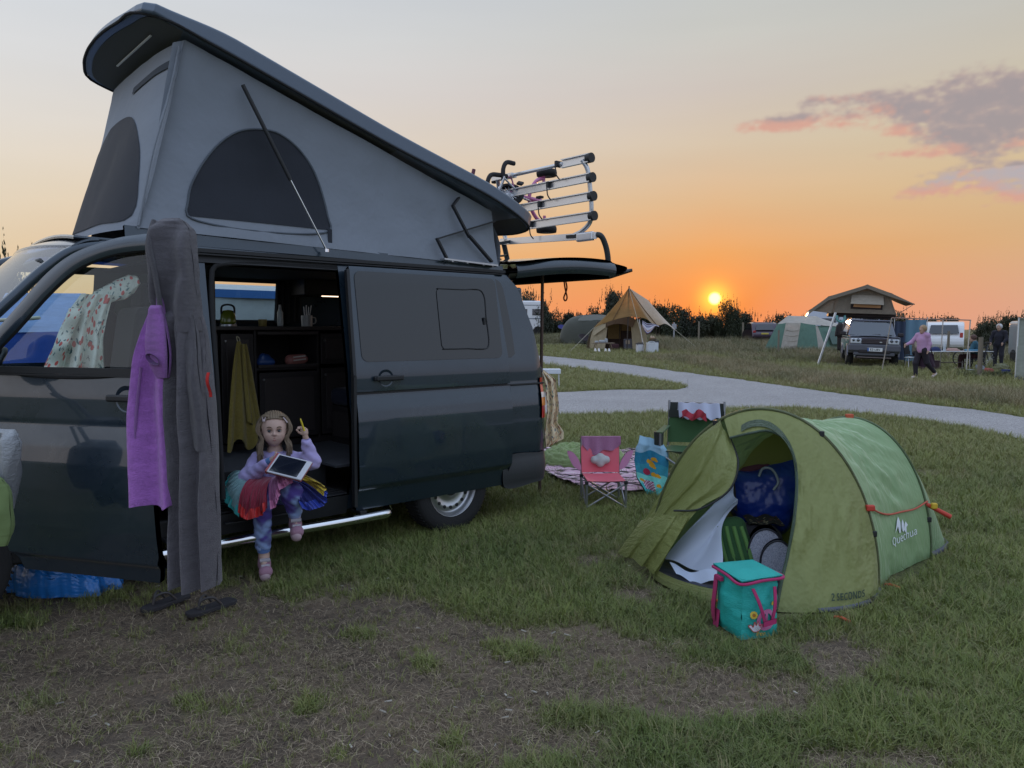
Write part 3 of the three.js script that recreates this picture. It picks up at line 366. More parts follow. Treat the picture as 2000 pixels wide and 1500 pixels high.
  part('roof_front', sheet((u, v) => { const z = lerp(-0.14, -1.76, v), q2 = (z + 0.95) / 0.81; const a = wsAt(1, v), b = [-2.3, 2.035 - 0.05 * q2 * q2, z]; const p = mix3(a, b, u); p[1] += 0.012 * sin(u * PI); return p; }, 8, 20, 0.02), paint, van);
  part('windscreen_pillar', [tube([[-3.2, 1.12, -0.09], [-2.95, 1.41, -0.11], [-2.72, 1.655, -0.13], [-2.55, 1.83, -0.145], [-2.42, 1.925, -0.155], [-2.25, 1.965, -0.16], [-2.0, 1.968, -0.165]], 0.028, 40)], paint, van);
  part('windscreen_pillar', [tube([[-3.28, 1.13, -1.81], [-2.72, 1.77, -1.765], [-2.55, 1.93, -1.75], [-2.35, 2.0, -1.74]], 0.035, 30)], paint, van);
  part('bonnet', sheet((u, v) => { const z = lerp(-0.12, -1.78, v), q2 = (z + 0.95) / 0.83; return [lerp(-3.2, -3.82, u) - 0.1 * (1 - q2 * q2), lerp(1.16, 0.93, u) - 0.03 * q2 * q2 - 0.06 * u * u, z]; }, 10, 14, 0.02), paint, van);
  part('front_panel', sheet((u, v) => { const z = lerp(-0.12, -1.78, v), q2 = (z + 0.95) / 0.83; return [-3.84 - 0.1 * (1 - q2 * q2) - 0.03 * sin(u * PI), lerp(0.88, 0.32, u), z]; }, 8, 14, 0.03), trimGrey, van);
  for (const z of [-0.32, -1.58]) part('headlight', box(0.06, 0.16, 0.3, -3.87, 0.83, z, 0.03), phys([0.8, 0.82, 0.85], 0.08, 0, { clearcoat: 1 }), van);
  // rear frame and bumper
  part('rear_frame', [box(0.05, 1.4, 0.14, 0.86, 1.15, -0.2, 0.02, 0, 0, 0.14), box(0.05, 1.4, 0.14, 0.86, 1.15, -1.7, 0.02, 0, 0, 0.14), box(0.12, 0.07, 1.5, 0.66, 1.93, -0.95, 0.02)], paint, van);
  part('rear_bumper', [panel(smooth([[0.47, 0.28], [0.8, 0.275], [0.99, 0.3], [1.02, 0.42], [1.0, 0.505], [0.86, 0.515], [0.47, 0.5]], 50), 0.06, (s, h) => [s, h, zfH(0.6) + 0.012 - (s > 0.82 ? 3.2 * (s - 0.82) ** 2 : 0) + 0.02 * sin(clamp((h - 0.28) / 0.23) * PI)], 0.05), box(0.16, 0.22, 1.66, 0.95, 0.39, -0.95, 0.04)], trimGrey, van);
  const tl = part('tail_light', panel([[0.885, 0.79], [0.955, 0.79], [0.95, 1.115], [0.895, 1.115]], 0.04, side(0.006), 0.03), phys([0.5, 0.012, 0.01], 0.12, 0, { clearcoat: 1 }), van);
  part('indicator_lens', panel([[0.882, 0.89], [0.957, 0.89], [0.956, 0.955], [0.884, 0.955]], 0.04, side(0.012), 0.02), phys([0.75, 0.22, 0.02], 0.12, 0, { clearcoat: 1 }), tl);
  part('reversing_lens', panel([[0.884, 0.957], [0.956, 0.957], [0.955, 1.0], [0.886, 1.0]], 0.04, side(0.012), 0.02), phys([0.75, 0.7, 0.66], 0.12, 0, { clearcoat: 1 }), tl);
}
// wheels
{
  const tyre = lathe([[0.205, -0.09], [0.26, -0.105], [0.305, -0.1], [0.326, -0.082], [0.332, -0.05], [0.334, 0], [0.332, 0.05], [0.326, 0.082], [0.305, 0.1], [0.26, 0.105], [0.205, 0.09]], 48); tyre.rotateX(PI / 2);
  const rimG = lathe([[0.0, 0.052], [0.06, 0.052], [0.075, 0.04], [0.11, 0.03], [0.135, 0.05], [0.168, 0.058], [0.18, 0.03], [0.19, 0.06], [0.208, 0.092], [0.215, 0.092], [0.212, 0.0], [0.205, -0.09]], 48); rimG.rotateX(PI / 2);
  const hole = cyl(0.0135, 0.0135, 0.006, 0, 0, 0, 12); hole.rotateX(PI / 2);
  const holes = merge(Array.from({ length: 16 }, (_, i) => { const a = i / 16 * 2 * PI; return at(hole.clone(), 0.15 * cos(a), 0.15 * sin(a), 0.0565); }));
  const capG = lathe([[0, 0.085], [0.045, 0.082], [0.058, 0.07], [0.06, 0.045]], 24); capG.rotateX(PI / 2);
  const tread = merge(Array.from({ length: 64 }, (_, i) => { const a = i / 64 * 2 * PI, g = box(0.007, 0.008, 0.16, 0, 0.333, 0, 0); g.rotateZ(a); return g; }));
  for (const [s, z, f] of [[0, -0.115, 1], [-3.1, -0.16, 1], [0, -1.785, -1], [-3.1, -1.785, -1]]) {
    const w = new THREE.Group(); w.name = 'wheel'; w.position.set(s, 0.33, z); w.rotation.y = f > 0 ? 0 : PI; van.add(w);
    part('tyre', [tyre, tread], rubber, w); part('rim', rimG, steel, w); part('rim_holes', holes, plasticBlack, w).userData.kind = 'stuff'; part('hub_cap', capG, plasticBlack, w);
  }
}
// sliding door, pushed back along the side
{
  const o = new THREE.Group(); o.name = 'sliding_door'; van.add(o); const off = 0.075, S0 = -0.865, S1 = 0.505;
  part('upper_skin', panel([[S0 + 0.02, 1.092], [S1, 1.092], [S1 - 0.005, 1.28], [S1 - 0.06, 1.925], [S0 + 0.045, 1.925], [S0 + 0.015, 1.28]], [0.1, 0.04], side(off), 0.04), paint, o);
  part('lower_skin', panel([[S0 + 0.03, 0.296], [S1 - 0.03, 0.296], [S1, 0.45], [S1, 1.074], [S0 + 0.02, 1.074], [S0 + 0.015, 0.7]], [0.1, 0.02], side(off), 0.04), paint, o);
  part('rail_groove', panel([[S0 + 0.03, 1.06], [S1 - 0.01, 1.06], [S1 - 0.01, 1.105], [S0 + 0.03, 1.105]], 0.2, side(off - 0.018)), plasticBlack, o);
  const win = part('door_window', panel(roundRect(-0.79, 1.29, 0.44, 1.895, 0.05), 0.1, side(off + 0.004), 0.006), privacy, o);
  part('opening_pane', panel(roundRect(-0.13, 1.365, 0.31, 1.80, 0.035), 0.1, side(off + 0.009), 0.004), privacy, win);
  part('pane_frame', tube([[-0.12, 1.366], [0.1, 1.366], [0.29, 1.367], [0.31, 1.4], [0.31, 1.6], [0.31, 1.76], [0.28, 1.8], [0.1, 1.8], [-0.12, 1.8]].map((p) => [p[0], p[1], zf(...p) + off + 0.011]), 0.0045, 80, 6), plasticBlack, win);
  part('pane_latch', box(0.02, 0.055, 0.014, 0.285, 1.57, zf(0, 1.57) + off + 0.016, 0.006), plasticBlack, win);
  const h = part('door_handle', [box(0.215, 0.036, 0.022, -0.6, 1.178, zf(0, 1.178) + off + 0.03, 0.01), box(0.05, 0.03, 0.03, -0.69, 1.178, zf(0, 1.178) + off + 0.014, 0.008), box(0.05, 0.03, 0.03, -0.51, 1.178, zf(0, 1.178) + off + 0.014, 0.008)], plasticBlack, o);
  part('handle_recess', [sheet((u, v) => { const a = u * 2 * PI, r = v * 0.058; return [-0.615 + r * cos(a), 1.178 + r * sin(a), zf(0, 1.178) + off + 0.0035 - 0.012 * (1 - v * v)]; }, 28, 6)], paint, h);
  part('door_edge_trim', [flatBar([S0 + 0.01, 0.33, 0.02], [S0 + 0.008, 1.2, 0.035], 0.02, 0.05), flatBar([S0 + 0.008, 1.2, 0.035], [S0 + 0.03, 1.9, -0.075], 0.02, 0.05)], plasticBlack, o);
}
// open front door, hinged at its leading edge
const frontDoor = new THREE.Group();
{
  const o = frontDoor; o.name = 'front_door'; o.position.set(-3.0, 0, -0.01); o.rotation.y = -57.6 * PI / 180; van.add(o);
  part('door_skin', panel([[0.34, 0.365], [1.11, 0.365], [1.15, 0.5], [1.13, 0.95], [1.105, 1.3], [0.03, 1.3], [0.0, 1.0], [0.06, 0.72], [0.2, 0.62], [0.29, 0.5]], [0.08, 0.02], (x, h) => [x, h, zfH(h) + 0.0 + (h < 1.02 ? 0 : 0)], 0.03), paint, o);
  const fm = (x, h) => [x, h, zfH(h)];
  const outer = smooth([[1.105, 1.3], [1.14, 1.6], [1.172, 1.88], [1.15, 1.915], [0.95, 1.918], [0.8, 1.895], [0.63, 1.845], [0.5, 1.765], [0.33, 1.6], [0.15, 1.42], [0.03, 1.3]], 70, false), inner = smooth([[1.062, 1.335], [1.09, 1.6], [1.118, 1.84], [1.1, 1.855], [0.92, 1.855], [0.79, 1.832], [0.65, 1.78], [0.52, 1.685], [0.36, 1.53], [0.19, 1.355], [0.2, 1.335]], 60, false);
  const oc = new THREE.CatmullRomCurve3(outer.map((p) => V(p[0], p[1], 0))), ic = new THREE.CatmullRomCurve3(inner.slice(0, -3).map((p) => V(p[0], p[1], 0)));
  part('window_frame', sheet((u, v) => { const a = oc.getPointAt(u), b = ic.getPointAt(u), x = lerp(a.x, b.x, v), h = lerp(a.y, b.y, v); return [x, h, zfH(h) + 0.008 * sin(v * PI)]; }, 90, 6, 0.03), paint, o);
  part('window_seal', tube(inner.filter((_, i) => i % 3 === 0).map((p) => [p[0], p[1], zfH(p[1]) + 0.002]), 0.011, 90, 6, true), rubber, o);
  part('window_glass', panel(inner, 0.2, (x, h) => [x, h, zfH(h) - 0.018]), clearGlass, o);
  part('window_trim', [flatBar([0.06, 1.318, zfH(1.318) + 0.012], [1.08, 1.315, zfH(1.315) + 0.012], 0.012, 0.03), flatBar([0.06, 1.296, zfH(1.29) + 0.01], [1.09, 1.296, zfH(1.29) + 0.01], 0.008, 0.008)], plasticBlack, o);
  part('inner_lining', panel([[0.34, 0.4], [1.08, 0.4], [1.08, 1.28], [0.06, 1.28], [0.1, 0.72], [0.28, 0.55]], 0.1, (x, h) => [x, h, zfH(h) - 0.05], 0.05), trimGrey, o);
  part('pillar_trim', panel([[1.065, 1.33], [1.1, 1.31], [1.165, 1.87], [1.12, 1.85]], 0.1, (x, h) => [x, h, zfH(h) + 0.004], 0.004), plasticBlack, o);
  const h = part('door_handle', [box(0.17, 0.032, 0.022, 0.99, 1.2, zfH(1.2) + 0.032, 0.01), box(0.03, 0.028, 0.03, 0.925, 1.2, zfH(1.2) + 0.014, 0.008), cyl(0.016, 0.016, 0.03, 0, 0, 0, 16).rotateX(PI / 2).translate(1.06, 1.198, zfH(1.2) + 0.026)], plasticBlack, o);
  part('handle_recess', [sheet((u, v) => { const a = u * 2 * PI, r = v * 0.06; return [0.985 + r * cos(a), 1.195 + r * sin(a), zfH(1.195) + 0.0035 - 0.014 * (1 - v * v)]; }, 28, 6)], paint, h);
  const mg = solid(sdfOf([cap([0.2, 1.36, 0.2], [0.2, 1.5, 0.19], 0.075, 0.068), cap([0.13, 1.38, 0.2], [0.13, 1.49, 0.19], 0.05, 0.045), cap([0.12, 1.34, 0.02], [0.16, 1.4, 0.16], 0.035, 0.04)], 0.03), [0.16, 1.42, 0.14], 0.24, 44);
  const mi = part('door_mirror', mg, paint, o); part('mirror_glass', panel(roundRect(0.13, 1.33, 0.265, 1.55, 0.04), 0.05, (x, h) => [x, h, 0.272], 0.004), phys([0.5, 0.54, 0.58], 0.04, 1), mi);
}
// raised roof with canvas walls
const canvasGrey = phys([0.23, 0.255, 0.295], 0.92, 0, { bumpMap: rep(creaseTex, 0.9, 0.9), bumpScale: 0.007, sheen: 0.15, sheenColor: new THREE.Color(1, 1, 1) });
const meshDark = phys([0.016, 0.02, 0.03], 0.75, 0, { bumpMap: rep(weaveTex, 8, 8), bumpScale: 0.001 });
{
  const canvas = new THREE.Group(); canvas.name = 'roof_canvas'; van.add(canvas);
  const topH = (s) => lerp(3.18, 2.42, (s + 1.87) / 2.4);
  const cz = (s, h) => { const b = lerp(2.07, 2.0, clamp((s + 2.15) / 2.75)), t = clamp((h - b) / max(0.1, topH(s) - b)); return -0.172 - 0.05 * sin(t * PI) * sst(0.55, -1.0, s) - 0.006 * t + 0.016 * fbm(s * 2.2, h * 2.6, 3, 3) + 0.007 * sin((s * 0.8 + h) * 14) * sst(-0.9, 0.2, s) + 0.01 * fbm(s * 7, h * 1.7, 9, 2); };
  part('side_wall', panel([[-2.1, 2.075], [0.57, 2.0], [0.5, 2.43], [-1.80, 3.17], [-1.87, 3.14], [-1.96, 2.6]], 0.05, (s, h) => [s, h, cz(s, h)]), canvasGrey, canvas);
  part('far_wall', panel([[-2.02, 2.075], [0.57, 2.0], [0.5, 2.43], [-1.72, 3.15], [-1.76, 3.12], [-1.86, 2.6]], 0.15, (s, h) => [s, h, -1.62 - 0.2 * (cz(s, h) + 0.17)]), canvasGrey, canvas);
  const sF = (h) => tab([2.05, 2.4, 2.8, 3.15], [-2.22, -2.1, -1.97, -1.87])(h), fs = (w, h) => { const q = abs((w + 0.9) / 0.735); return sF(h) + lerp(0.13, 0.05, clamp((h - 2.05) / 1.1)) * pow(q, 3.2) + 0.012 * fbm(w * 3, h * 2, 2, 3); };
  part('front_wall', sheet((u, v) => { const w = lerp(-0.168, -1.632, u), h = lerp(2.07, 3.16, v); return [fs(w, h), h, w]; }, 40, 30), canvasGrey, canvas);
  part('rear_wall', quad([0.57, 2.0, -0.17], [0.57, 2.0, -1.6], [0.49, 2.36, -0.18], [0.49, 2.36, -1.6], 10, 6, (u, v) => [0.06 * sin(v * PI), 0, 0]), canvasGrey, canvas);
  const win = smooth([[-1.815, 2.168], [-1.81, 2.22], [-1.793, 2.32], [-1.716, 2.477], [-1.591, 2.635], [-1.48, 2.715], [-1.37, 2.745], [-1.24, 2.745], [-1.12, 2.69], [-1.02, 2.59], [-0.955, 2.47], [-0.905, 2.3], [-0.885, 2.165]], 60, false);
  const wp = part('mesh_window', panel(win, 0.05, (s, h) => [s, h, cz(s, h) + 0.004]), meshDark, canvas);
  part('window_hem', [tube(win.filter((_, i) => i % 3 === 0).map((p) => [p[0], p[1], cz(...p) + 0.004]), 0.007, 80, 6, true)], std([0.09, 0.105, 0.125], 0.9), wp);
  part('window_tab', [box(0.03, 0.09, 0.006, -0.895, 2.125, cz(-0.9, 2.12) + 0.006, 0.002)], meshDark, wp);
  const fw = smooth([[-0.24, 2.15], [-0.27, 2.35], [-0.38, 2.6], [-0.6, 2.78], [-0.9, 2.83], [-1.2, 2.78], [-1.42, 2.6], [-1.53, 2.35], [-1.56, 2.15], [-1.2, 2.125], [-0.6, 2.125]], 60);
  part('front_mesh_window', panel(fw, 0.06, (w, h) => [fs(w, h) - 0.006, h, w]), meshDark, canvas);
  part('canvas_piping', [tube([[-2.09, 2.085, -0.17], [-2.0, 2.5, -0.175], [-1.9, 2.85, -0.17], [-1.84, 3.12, -0.17]], 0.006, 30, 6)], canvasGrey, canvas);
  part('front_strap', [sheet((u, v) => { const w = lerp(-0.22, -0.78, u), h = 2.97 + 0.045 * v + 0.05 * (1 - u); return [fs(w, h) - 0.008, h, w]; }, 14, 2)], std([0.05, 0.06, 0.075], 0.9), canvas);
  // roof shell
  const shell = new THREE.Group(); shell.name = 'pop_top_roof'; shell.position.set(0.83, 2.325, 0); shell.rotation.z = -0.308; van.add(shell);
  const outline = smooth([[0.02, -0.12], [-1.5, -0.115], [-2.85, -0.112], [-3.0, -0.125], [-3.06, -0.42], [-3.09, -0.86], [-3.05, -1.3], [-2.95, -1.57], [-2.75, -1.605], [-1.5, -1.605], [0.02, -1.6], [0.03, -0.86]], 120);
  const sh = new THREE.Shape(outline.map((p) => new THREE.Vector2(p[0], -p[1]))), ex = new THREE.ExtrudeGeometry(sh, { depth: 0.075, bevelEnabled: true, bevelSize: 0.016, bevelThickness: 0.016, bevelOffset: -0.016, bevelSegments: 4 }); ex.rotateX(-PI / 2); ex.translate(0, 0.022, 0);
  { const p = ex.attributes.position; for (let i = 0; i < p.count; i++) { const x = p.getX(i), z = p.getZ(i); p.setY(i, p.getY(i) + 0.03 * sst(0, -0.6, x) - 0.012 * sst(-2.5, -3.1, x) + (p.getY(i) > 0.06 ? 0.05 * (1 - ((z + 0.86) / 0.75) ** 2) * sst(-3.1, -2.4, x) - 0.05 * sst(-2.5, -3.08, x) : 0)); } ex.computeVertexNormals(); }
  part('roof_shell', ex, phys([0.085, 0.115, 0.16], 0.5, 0.15, { clearcoat: 0.5, clearcoatRoughness: 0.2 }), shell);
  part('roof_lining', panel(outline.map((p) => [p[0] * 0.985, -0.86 + (p[1] + 0.86) * 0.965]), 0.2, (x, z) => [x, 0.004 - 0.012 * sst(-2.5, -3.1, x) + 0.03 * sst(0, -0.6, x), z], 0.006), phys([0.1, 0.105, 0.11], 0.9), shell);
  part('roof_seal', tube(outline.filter((_, i) => i % 3 === 0).map((p) => [p[0], 0.006 - 0.012 * sst(-2.5, -3.1, p[0]) + 0.03 * sst(0, -0.6, p[0]), p[1]]), 0.009, 160, 6, true), rubber, shell);
  part('light_strip', [box(0.012, 0.006, 0.7, -2.9, 0.012, -0.72, 0.002)], std([0.7, 0.7, 0.68], 0.4), shell);
  // gas strut and folding hinge arms
  const st = part('gas_strut', [bar([-1.482, 2.975, -0.145], [-1.2, 2.44, -0.115], 0.0125)], plasticBlack, van); part('strut_rod', [bar([-1.2, 2.44, -0.115], [-0.955, 2.02, -0.12], 0.006), cyl(0.016, 0.016, 0.02, -0.955, 2.02, -0.12, 12)], chrome, st);
  const hg = part('hinge_arm', [flatBar([0.09, 2.42, -0.13], [0.245, 2.2, -0.13], 0.014, 0.026, [0, 0, 1]), flatBar([0.235, 2.215, -0.125], [0.46, 2.03, -0.125], 0.014, 0.034, [0, 0, 1]), flatBar([-0.06, 2.172, -0.13], [0.03, 2.03, -0.13], 0.014, 0.026, [0, 0, 1]), flatBar([-0.05, 2.168, -0.14], [0.5, 2.345, -0.14], 0.01, 0.028, [0, 0, 1]), flatBar([0.09, 2.42, -0.135], [0.16, 2.49, -0.15], 0.012, 0.03, [0, 0, 1])], plasticBlack, van);
  part('hinge_plate', [flatBar([0.0, 2.025, -0.14], [0.52, 2.005, -0.14], 0.012, 0.05, [0, 0, 1]), ...[0.08, 0.22, 0.38, 0.47].map((s) => cyl(0.011, 0.011, 0.012, 0, 0, 0, 10).rotateX(PI / 2).translate(s, 2.02 - s * 0.03, -0.128))], steel, hg);
}
// tailgate, lifted level
{
  const g = new THREE.Group(); g.name = 'tailgate'; g.position.set(0.66, 1.975, 0); g.rotation.z = 0.03; van.add(g);
  const pl = smooth([[0, -0.13], [0.5, -0.11], [1.2, -0.12], [1.26, -0.16], [1.5, -0.2], [1.66, -0.36], [1.7, -0.95], [1.66, -1.54], [1.5, -1.7], [1.26, -1.74], [1.2, -1.78], [0.5, -1.79], [0, -1.77]], 90);
  const yT = (x, z) => 0.045 + 0.1 * sin(clamp(x / 1.3) * PI * 0.8) * 0.6 - 0.05 * sst(1.1, 1.7, x) + 0.03 * (1 - ((z + 0.95) / 0.84) ** 2);
  part('gate_skin', panel(pl, 0.08, (x, z) => [x, yT(x, z), z], 0.02), paint, g);
  part('gate_lining', panel(pl.map((p) => [0.02 + p[0] * 0.97, -0.95 + (p[1] + 0.95) * 0.97]), 0.12, (x, z) => [x, yT(x, z) - 0.075 + 0.05 * sst(1.15, 1.7, x), z], 0.012), trimGrey, g);
  for (const z of [-0.122, -1.778]) part('gate_edge', sheet((u, v) => { const x = lerp(0.05, 1.245, u); return [x, lerp(-0.06 + 0.05 * sin(u * PI * 0.8), yT(x, clamp(z, -1.77, -0.13)), v), z + (z > -1 ? 1 : -1) * 0.02 * sin(v * PI)]; }, 24, 6, 0.012), paint, g);
  part('gate_window', panel(smooth([[0.14, -0.3], [0.62, -0.25], [0.66, -0.95], [0.62, -1.65], [0.14, -1.6], [0.1, -0.95]], 50), 0.1, (x, z) => [x, yT(x, z) + 0.004, z], 0.004), privacy, g);
  part('number_plate', [box(0.11, 0.01, 0.52, 1.32, 0.062, -0.95, 0.002, 0, 0, -0.12)], std([0.6, 0.5, 0.06], 0.5), g);
  part('rear_wiper', [tube([[0.62, 0.16, -0.95], [0.45, 0.17, -0.8], [0.34, 0.16, -0.55]], 0.009, 20, 6)], plasticBlack, g);
  part('gate_lower_moulding', [sheet((u, v) => { const a = lerp(-0.18, -1.72, u); return [lerp(1.24, 1.74, v), lerp(0.0, 0.05, v) - 0.035 * (1 - v), a + (a > -0.95 ? -1 : 1) * v * 0.14]; }, 12, 6, 0.03)], plasticBlack, g);
  part('pull_strap', [tube([[1.44, -0.01, -0.93], [1.45, -0.1, -0.92], [1.45, -0.2, -0.965], [1.45, -0.225, -0.945], [1.45, -0.2, -0.92], [1.45, -0.1, -0.945], [1.44, -0.01, -0.95]], 0.008, 40, 6)], std([0.42, 0.09, 0.03], 0.8), g, 'red pull strap loop');
}
single('tailgate_prop_pole', bar(vanWorld(1.36, 0, -0.52), vanWorld(1.37, 1.99, -0.5), 0.015), std([0.09, 0.06, 0.05], 0.5, 0.5), 'thin dark pole standing under the raised tailgate of the camper van', 'pole');
// cabin and living space
{
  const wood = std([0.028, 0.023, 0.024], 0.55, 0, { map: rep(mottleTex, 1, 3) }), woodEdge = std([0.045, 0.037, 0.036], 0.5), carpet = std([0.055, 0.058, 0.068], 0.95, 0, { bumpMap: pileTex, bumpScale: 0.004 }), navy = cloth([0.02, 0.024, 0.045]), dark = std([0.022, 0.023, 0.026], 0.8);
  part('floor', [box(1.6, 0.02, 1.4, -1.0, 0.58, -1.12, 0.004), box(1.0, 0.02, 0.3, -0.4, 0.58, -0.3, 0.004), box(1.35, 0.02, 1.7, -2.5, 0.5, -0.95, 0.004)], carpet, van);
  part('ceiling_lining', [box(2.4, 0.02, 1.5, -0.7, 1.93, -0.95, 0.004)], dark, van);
  const k = new THREE.Group(); k.name = 'kitchen_unit'; van.add(k);
  part('worktop', [box(1.75, 0.03, 0.58, -0.68, 1.515, -1.47, 0.006)], woodEdge, k);
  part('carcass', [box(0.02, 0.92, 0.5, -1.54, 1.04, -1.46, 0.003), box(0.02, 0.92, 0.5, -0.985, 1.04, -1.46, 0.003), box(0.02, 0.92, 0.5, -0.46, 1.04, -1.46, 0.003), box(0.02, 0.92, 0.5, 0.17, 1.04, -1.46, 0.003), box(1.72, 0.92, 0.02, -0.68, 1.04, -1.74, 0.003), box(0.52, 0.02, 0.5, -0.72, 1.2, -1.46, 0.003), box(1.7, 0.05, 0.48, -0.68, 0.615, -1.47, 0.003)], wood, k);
  for (const [s0, s1, h0, h1] of [[-1.53, -1.27, 0.65, 1.48], [-1.26, -1.0, 0.65, 1.48], [-0.97, -0.47, 0.65, 1.18], [-0.45, -0.15, 1.22, 1.48], [-0.14, 0.16, 1.22, 1.48], [-0.45, 0.16, 0.65, 1.2]]) { const dp = part('cupboard_door', [box(s1 - s0 - 0.012, h1 - h0 - 0.012, 0.018, (s0 + s1) / 2, (h0 + h1) / 2, -1.2, 0.004)], wood, k); part('panel_inset', [box(s1 - s0 - 0.09, h1 - h0 - 0.1, 0.008, (s0 + s1) / 2, (h0 + h1) / 2, -1.19, 0.003)], woodEdge, dp); part('knob', [cyl(0.008, 0.008, 0.014, 0, 0, 0, 10).rotateX(PI / 2).translate(s0 + 0.035, h1 - 0.06, -1.182)], steel, dp); }
  for (const y of [1.222, 1.478]) part('shelf_lip', box(0.5, 0.025, 0.014, -0.72, y, -1.2, 0.003), woodEdge, k);
  const b = new THREE.Group(); b.name = 'bench_seat'; van.add(b);
  part('bench_box', [box(1.1, 0.3, 0.9, 0.18, 0.74, -0.72, 0.006)], wood, b); part('bench_panel', [box(0.012, 0.2, 0.36, -0.378, 0.745, -0.52, 0.003), box(0.012, 0.2, 0.36, -0.378, 0.745, -0.95, 0.003)], woodEdge, b); part('seat_cushion', [box(1.12, 0.14, 0.92, 0.17, 0.965, -0.72, 0.05)], navy, b); part('back_cushion', [box(0.16, 0.6, 0.9, 0.68, 1.3, -0.72, 0.05, 0, 0, -0.15)], navy, b);
  const up = part('upper_locker', [box(0.95, 0.14, 0.36, 0.0, 1.86, -1.58, 0.01)], wood, van); part('locker_door', [box(0.44, 0.11, 0.012, -0.24, 1.86, -1.395, 0.003), box(0.44, 0.11, 0.012, 0.24, 1.86, -1.395, 0.003)], woodEdge, up);
  const led = part('led_strip_light', [box(0.28, 0.008, 0.012, -0.17, 1.785, -1.42, 0.002)], std([1, 0.9, 0.8], 0.4, 0, { emissive: new THREE.Color(1, 0.72, 0.5), emissiveIntensity: 1.6 }), van);
  const ra = new THREE.RectAreaLight(new THREE.Color(1, 0.72, 0.5), 1.6, 0.28, 0.012); ra.name = 'led_strip'; ra.position.set(-0.17, 1.779, -1.42); ra.rotation.x = -PI / 2; van.add(ra);
  for (const [s0, s1] of [[-0.6, -0.35], [-1.3, -1.09]]) part('curtain', quad([s0, 1.56, -1.7], [s1, 1.56, -1.7], [s0 + 0.01, 1.9, -1.69], [s1, 1.9, -1.69], 24, 6, (u) => [0, 0, 0.02 * sin(u * 30)]), dark, van);
  for (const [h, z] of [[1.57, -1.73], [1.905, -1.71]]) part('window_blind_frame', flatBar([-1.12, h, z], [-0.55, h, z], 0.03, 0.03), dark, van);
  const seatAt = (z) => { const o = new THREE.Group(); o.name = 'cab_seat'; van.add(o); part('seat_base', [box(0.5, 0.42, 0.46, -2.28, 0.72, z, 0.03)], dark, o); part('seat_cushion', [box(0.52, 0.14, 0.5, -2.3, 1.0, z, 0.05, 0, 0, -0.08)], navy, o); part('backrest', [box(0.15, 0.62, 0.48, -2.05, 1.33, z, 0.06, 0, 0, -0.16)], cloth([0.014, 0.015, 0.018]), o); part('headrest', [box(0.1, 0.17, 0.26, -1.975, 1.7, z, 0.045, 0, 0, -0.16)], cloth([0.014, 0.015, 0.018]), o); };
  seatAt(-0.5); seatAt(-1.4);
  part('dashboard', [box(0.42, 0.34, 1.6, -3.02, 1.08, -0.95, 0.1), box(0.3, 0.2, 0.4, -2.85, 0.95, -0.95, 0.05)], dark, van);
  part('steering_wheel', [new THREE.TorusGeometry(0.19, 0.016, 10, 36).rotateY(PI / 2).rotateZ(-0.6).translate(-2.68, 1.22, -1.4), bar([-2.68, 1.22, -1.4], [-2.9, 1.12, -1.4], 0.03), flatBar([-2.68, 1.22, -1.58], [-2.68, 1.22, -1.22], 0.04, 0.02)], plasticBlack, van);
  part('sun_visor', [box(0.02, 0.16, 0.44, -2.5, 1.83, -0.5, 0.008, 0, 0, 0.9)], std([0.12, 0.12, 0.12], 0.9), van);
}
// ---------------------------------------------------------------- robes and bags at the open door
const doorWorld = (x, h, z) => vanWorld(-3 + 0.536 * x - 0.845 * z, h, -0.01 + 0.845 * x + 0.536 * z);
const terry = (c) => phys(c, 0.98, 0, { bumpMap: rep(pileTex, 4, 10), bumpScale: 0.006, map: rep(mottleTex, 3, 7), sheen: 0.5, sheenColor: new THREE.Color(1, 1, 1), sheenRoughness: 0.6 });
// a hanging cloth as a closed folded tube; levels from top to bottom: [h, left, right, depth centre, half depth]
function hang(levels, folds, seed, amp, nu = 90, nv = 90) {
  const hs = levels.map((l) => -l[0]), L = [1, 2, 3, 4].map((k) => tab(hs, levels.map((l) => l[k])));
  const s1 = tab(hs, levels.map((l) => l[1]));
  return sheet((u, v) => {
    const h0 = lerp(levels[0][0], levels[levels.length - 1][0], v), e = 0.03, S = (f) => (f(-h0 - e) + 2 * f(-h0) + f(-h0 + e)) / 4, xl = S(L[0]), xr = S(L[1]), zc = S(L[2]), dp = S(L[3]);
    const a = u * 2 * PI, m = (xl + xr) / 2, hw = (xr - xl) / 2, k = sst(0, 0.12, v); const ca = cos(a), sa = sin(a), cx = sign(ca) * pow(abs(ca), 0.8), x = m + hw * cx;
    const f = sin(x * folds + seed + 1.2 * noise(v * 3, seed, 1)) * amp * k + 0.012 * fbm(x * 9, h0 * 3.2, seed, 3) * k, hem = v > 0.985 ? 0 : 0;
    return doorWorld(x + 0.012 * k * fbm(h0 * 4, a, seed + 3, 2), h0 + (v > 0.9 ? (v - 0.9) * 0.35 * noise(x * 12, seed, 3) : 0), zc + dp * (sign(sa) * pow(abs(sa), 0.7)) * (1 - (v < 0.04 ? (1 - v / 0.04) * 0.7 : 0)) + f * (sa > 0 ? 1 : 0.6)); }, nu, nv);
}
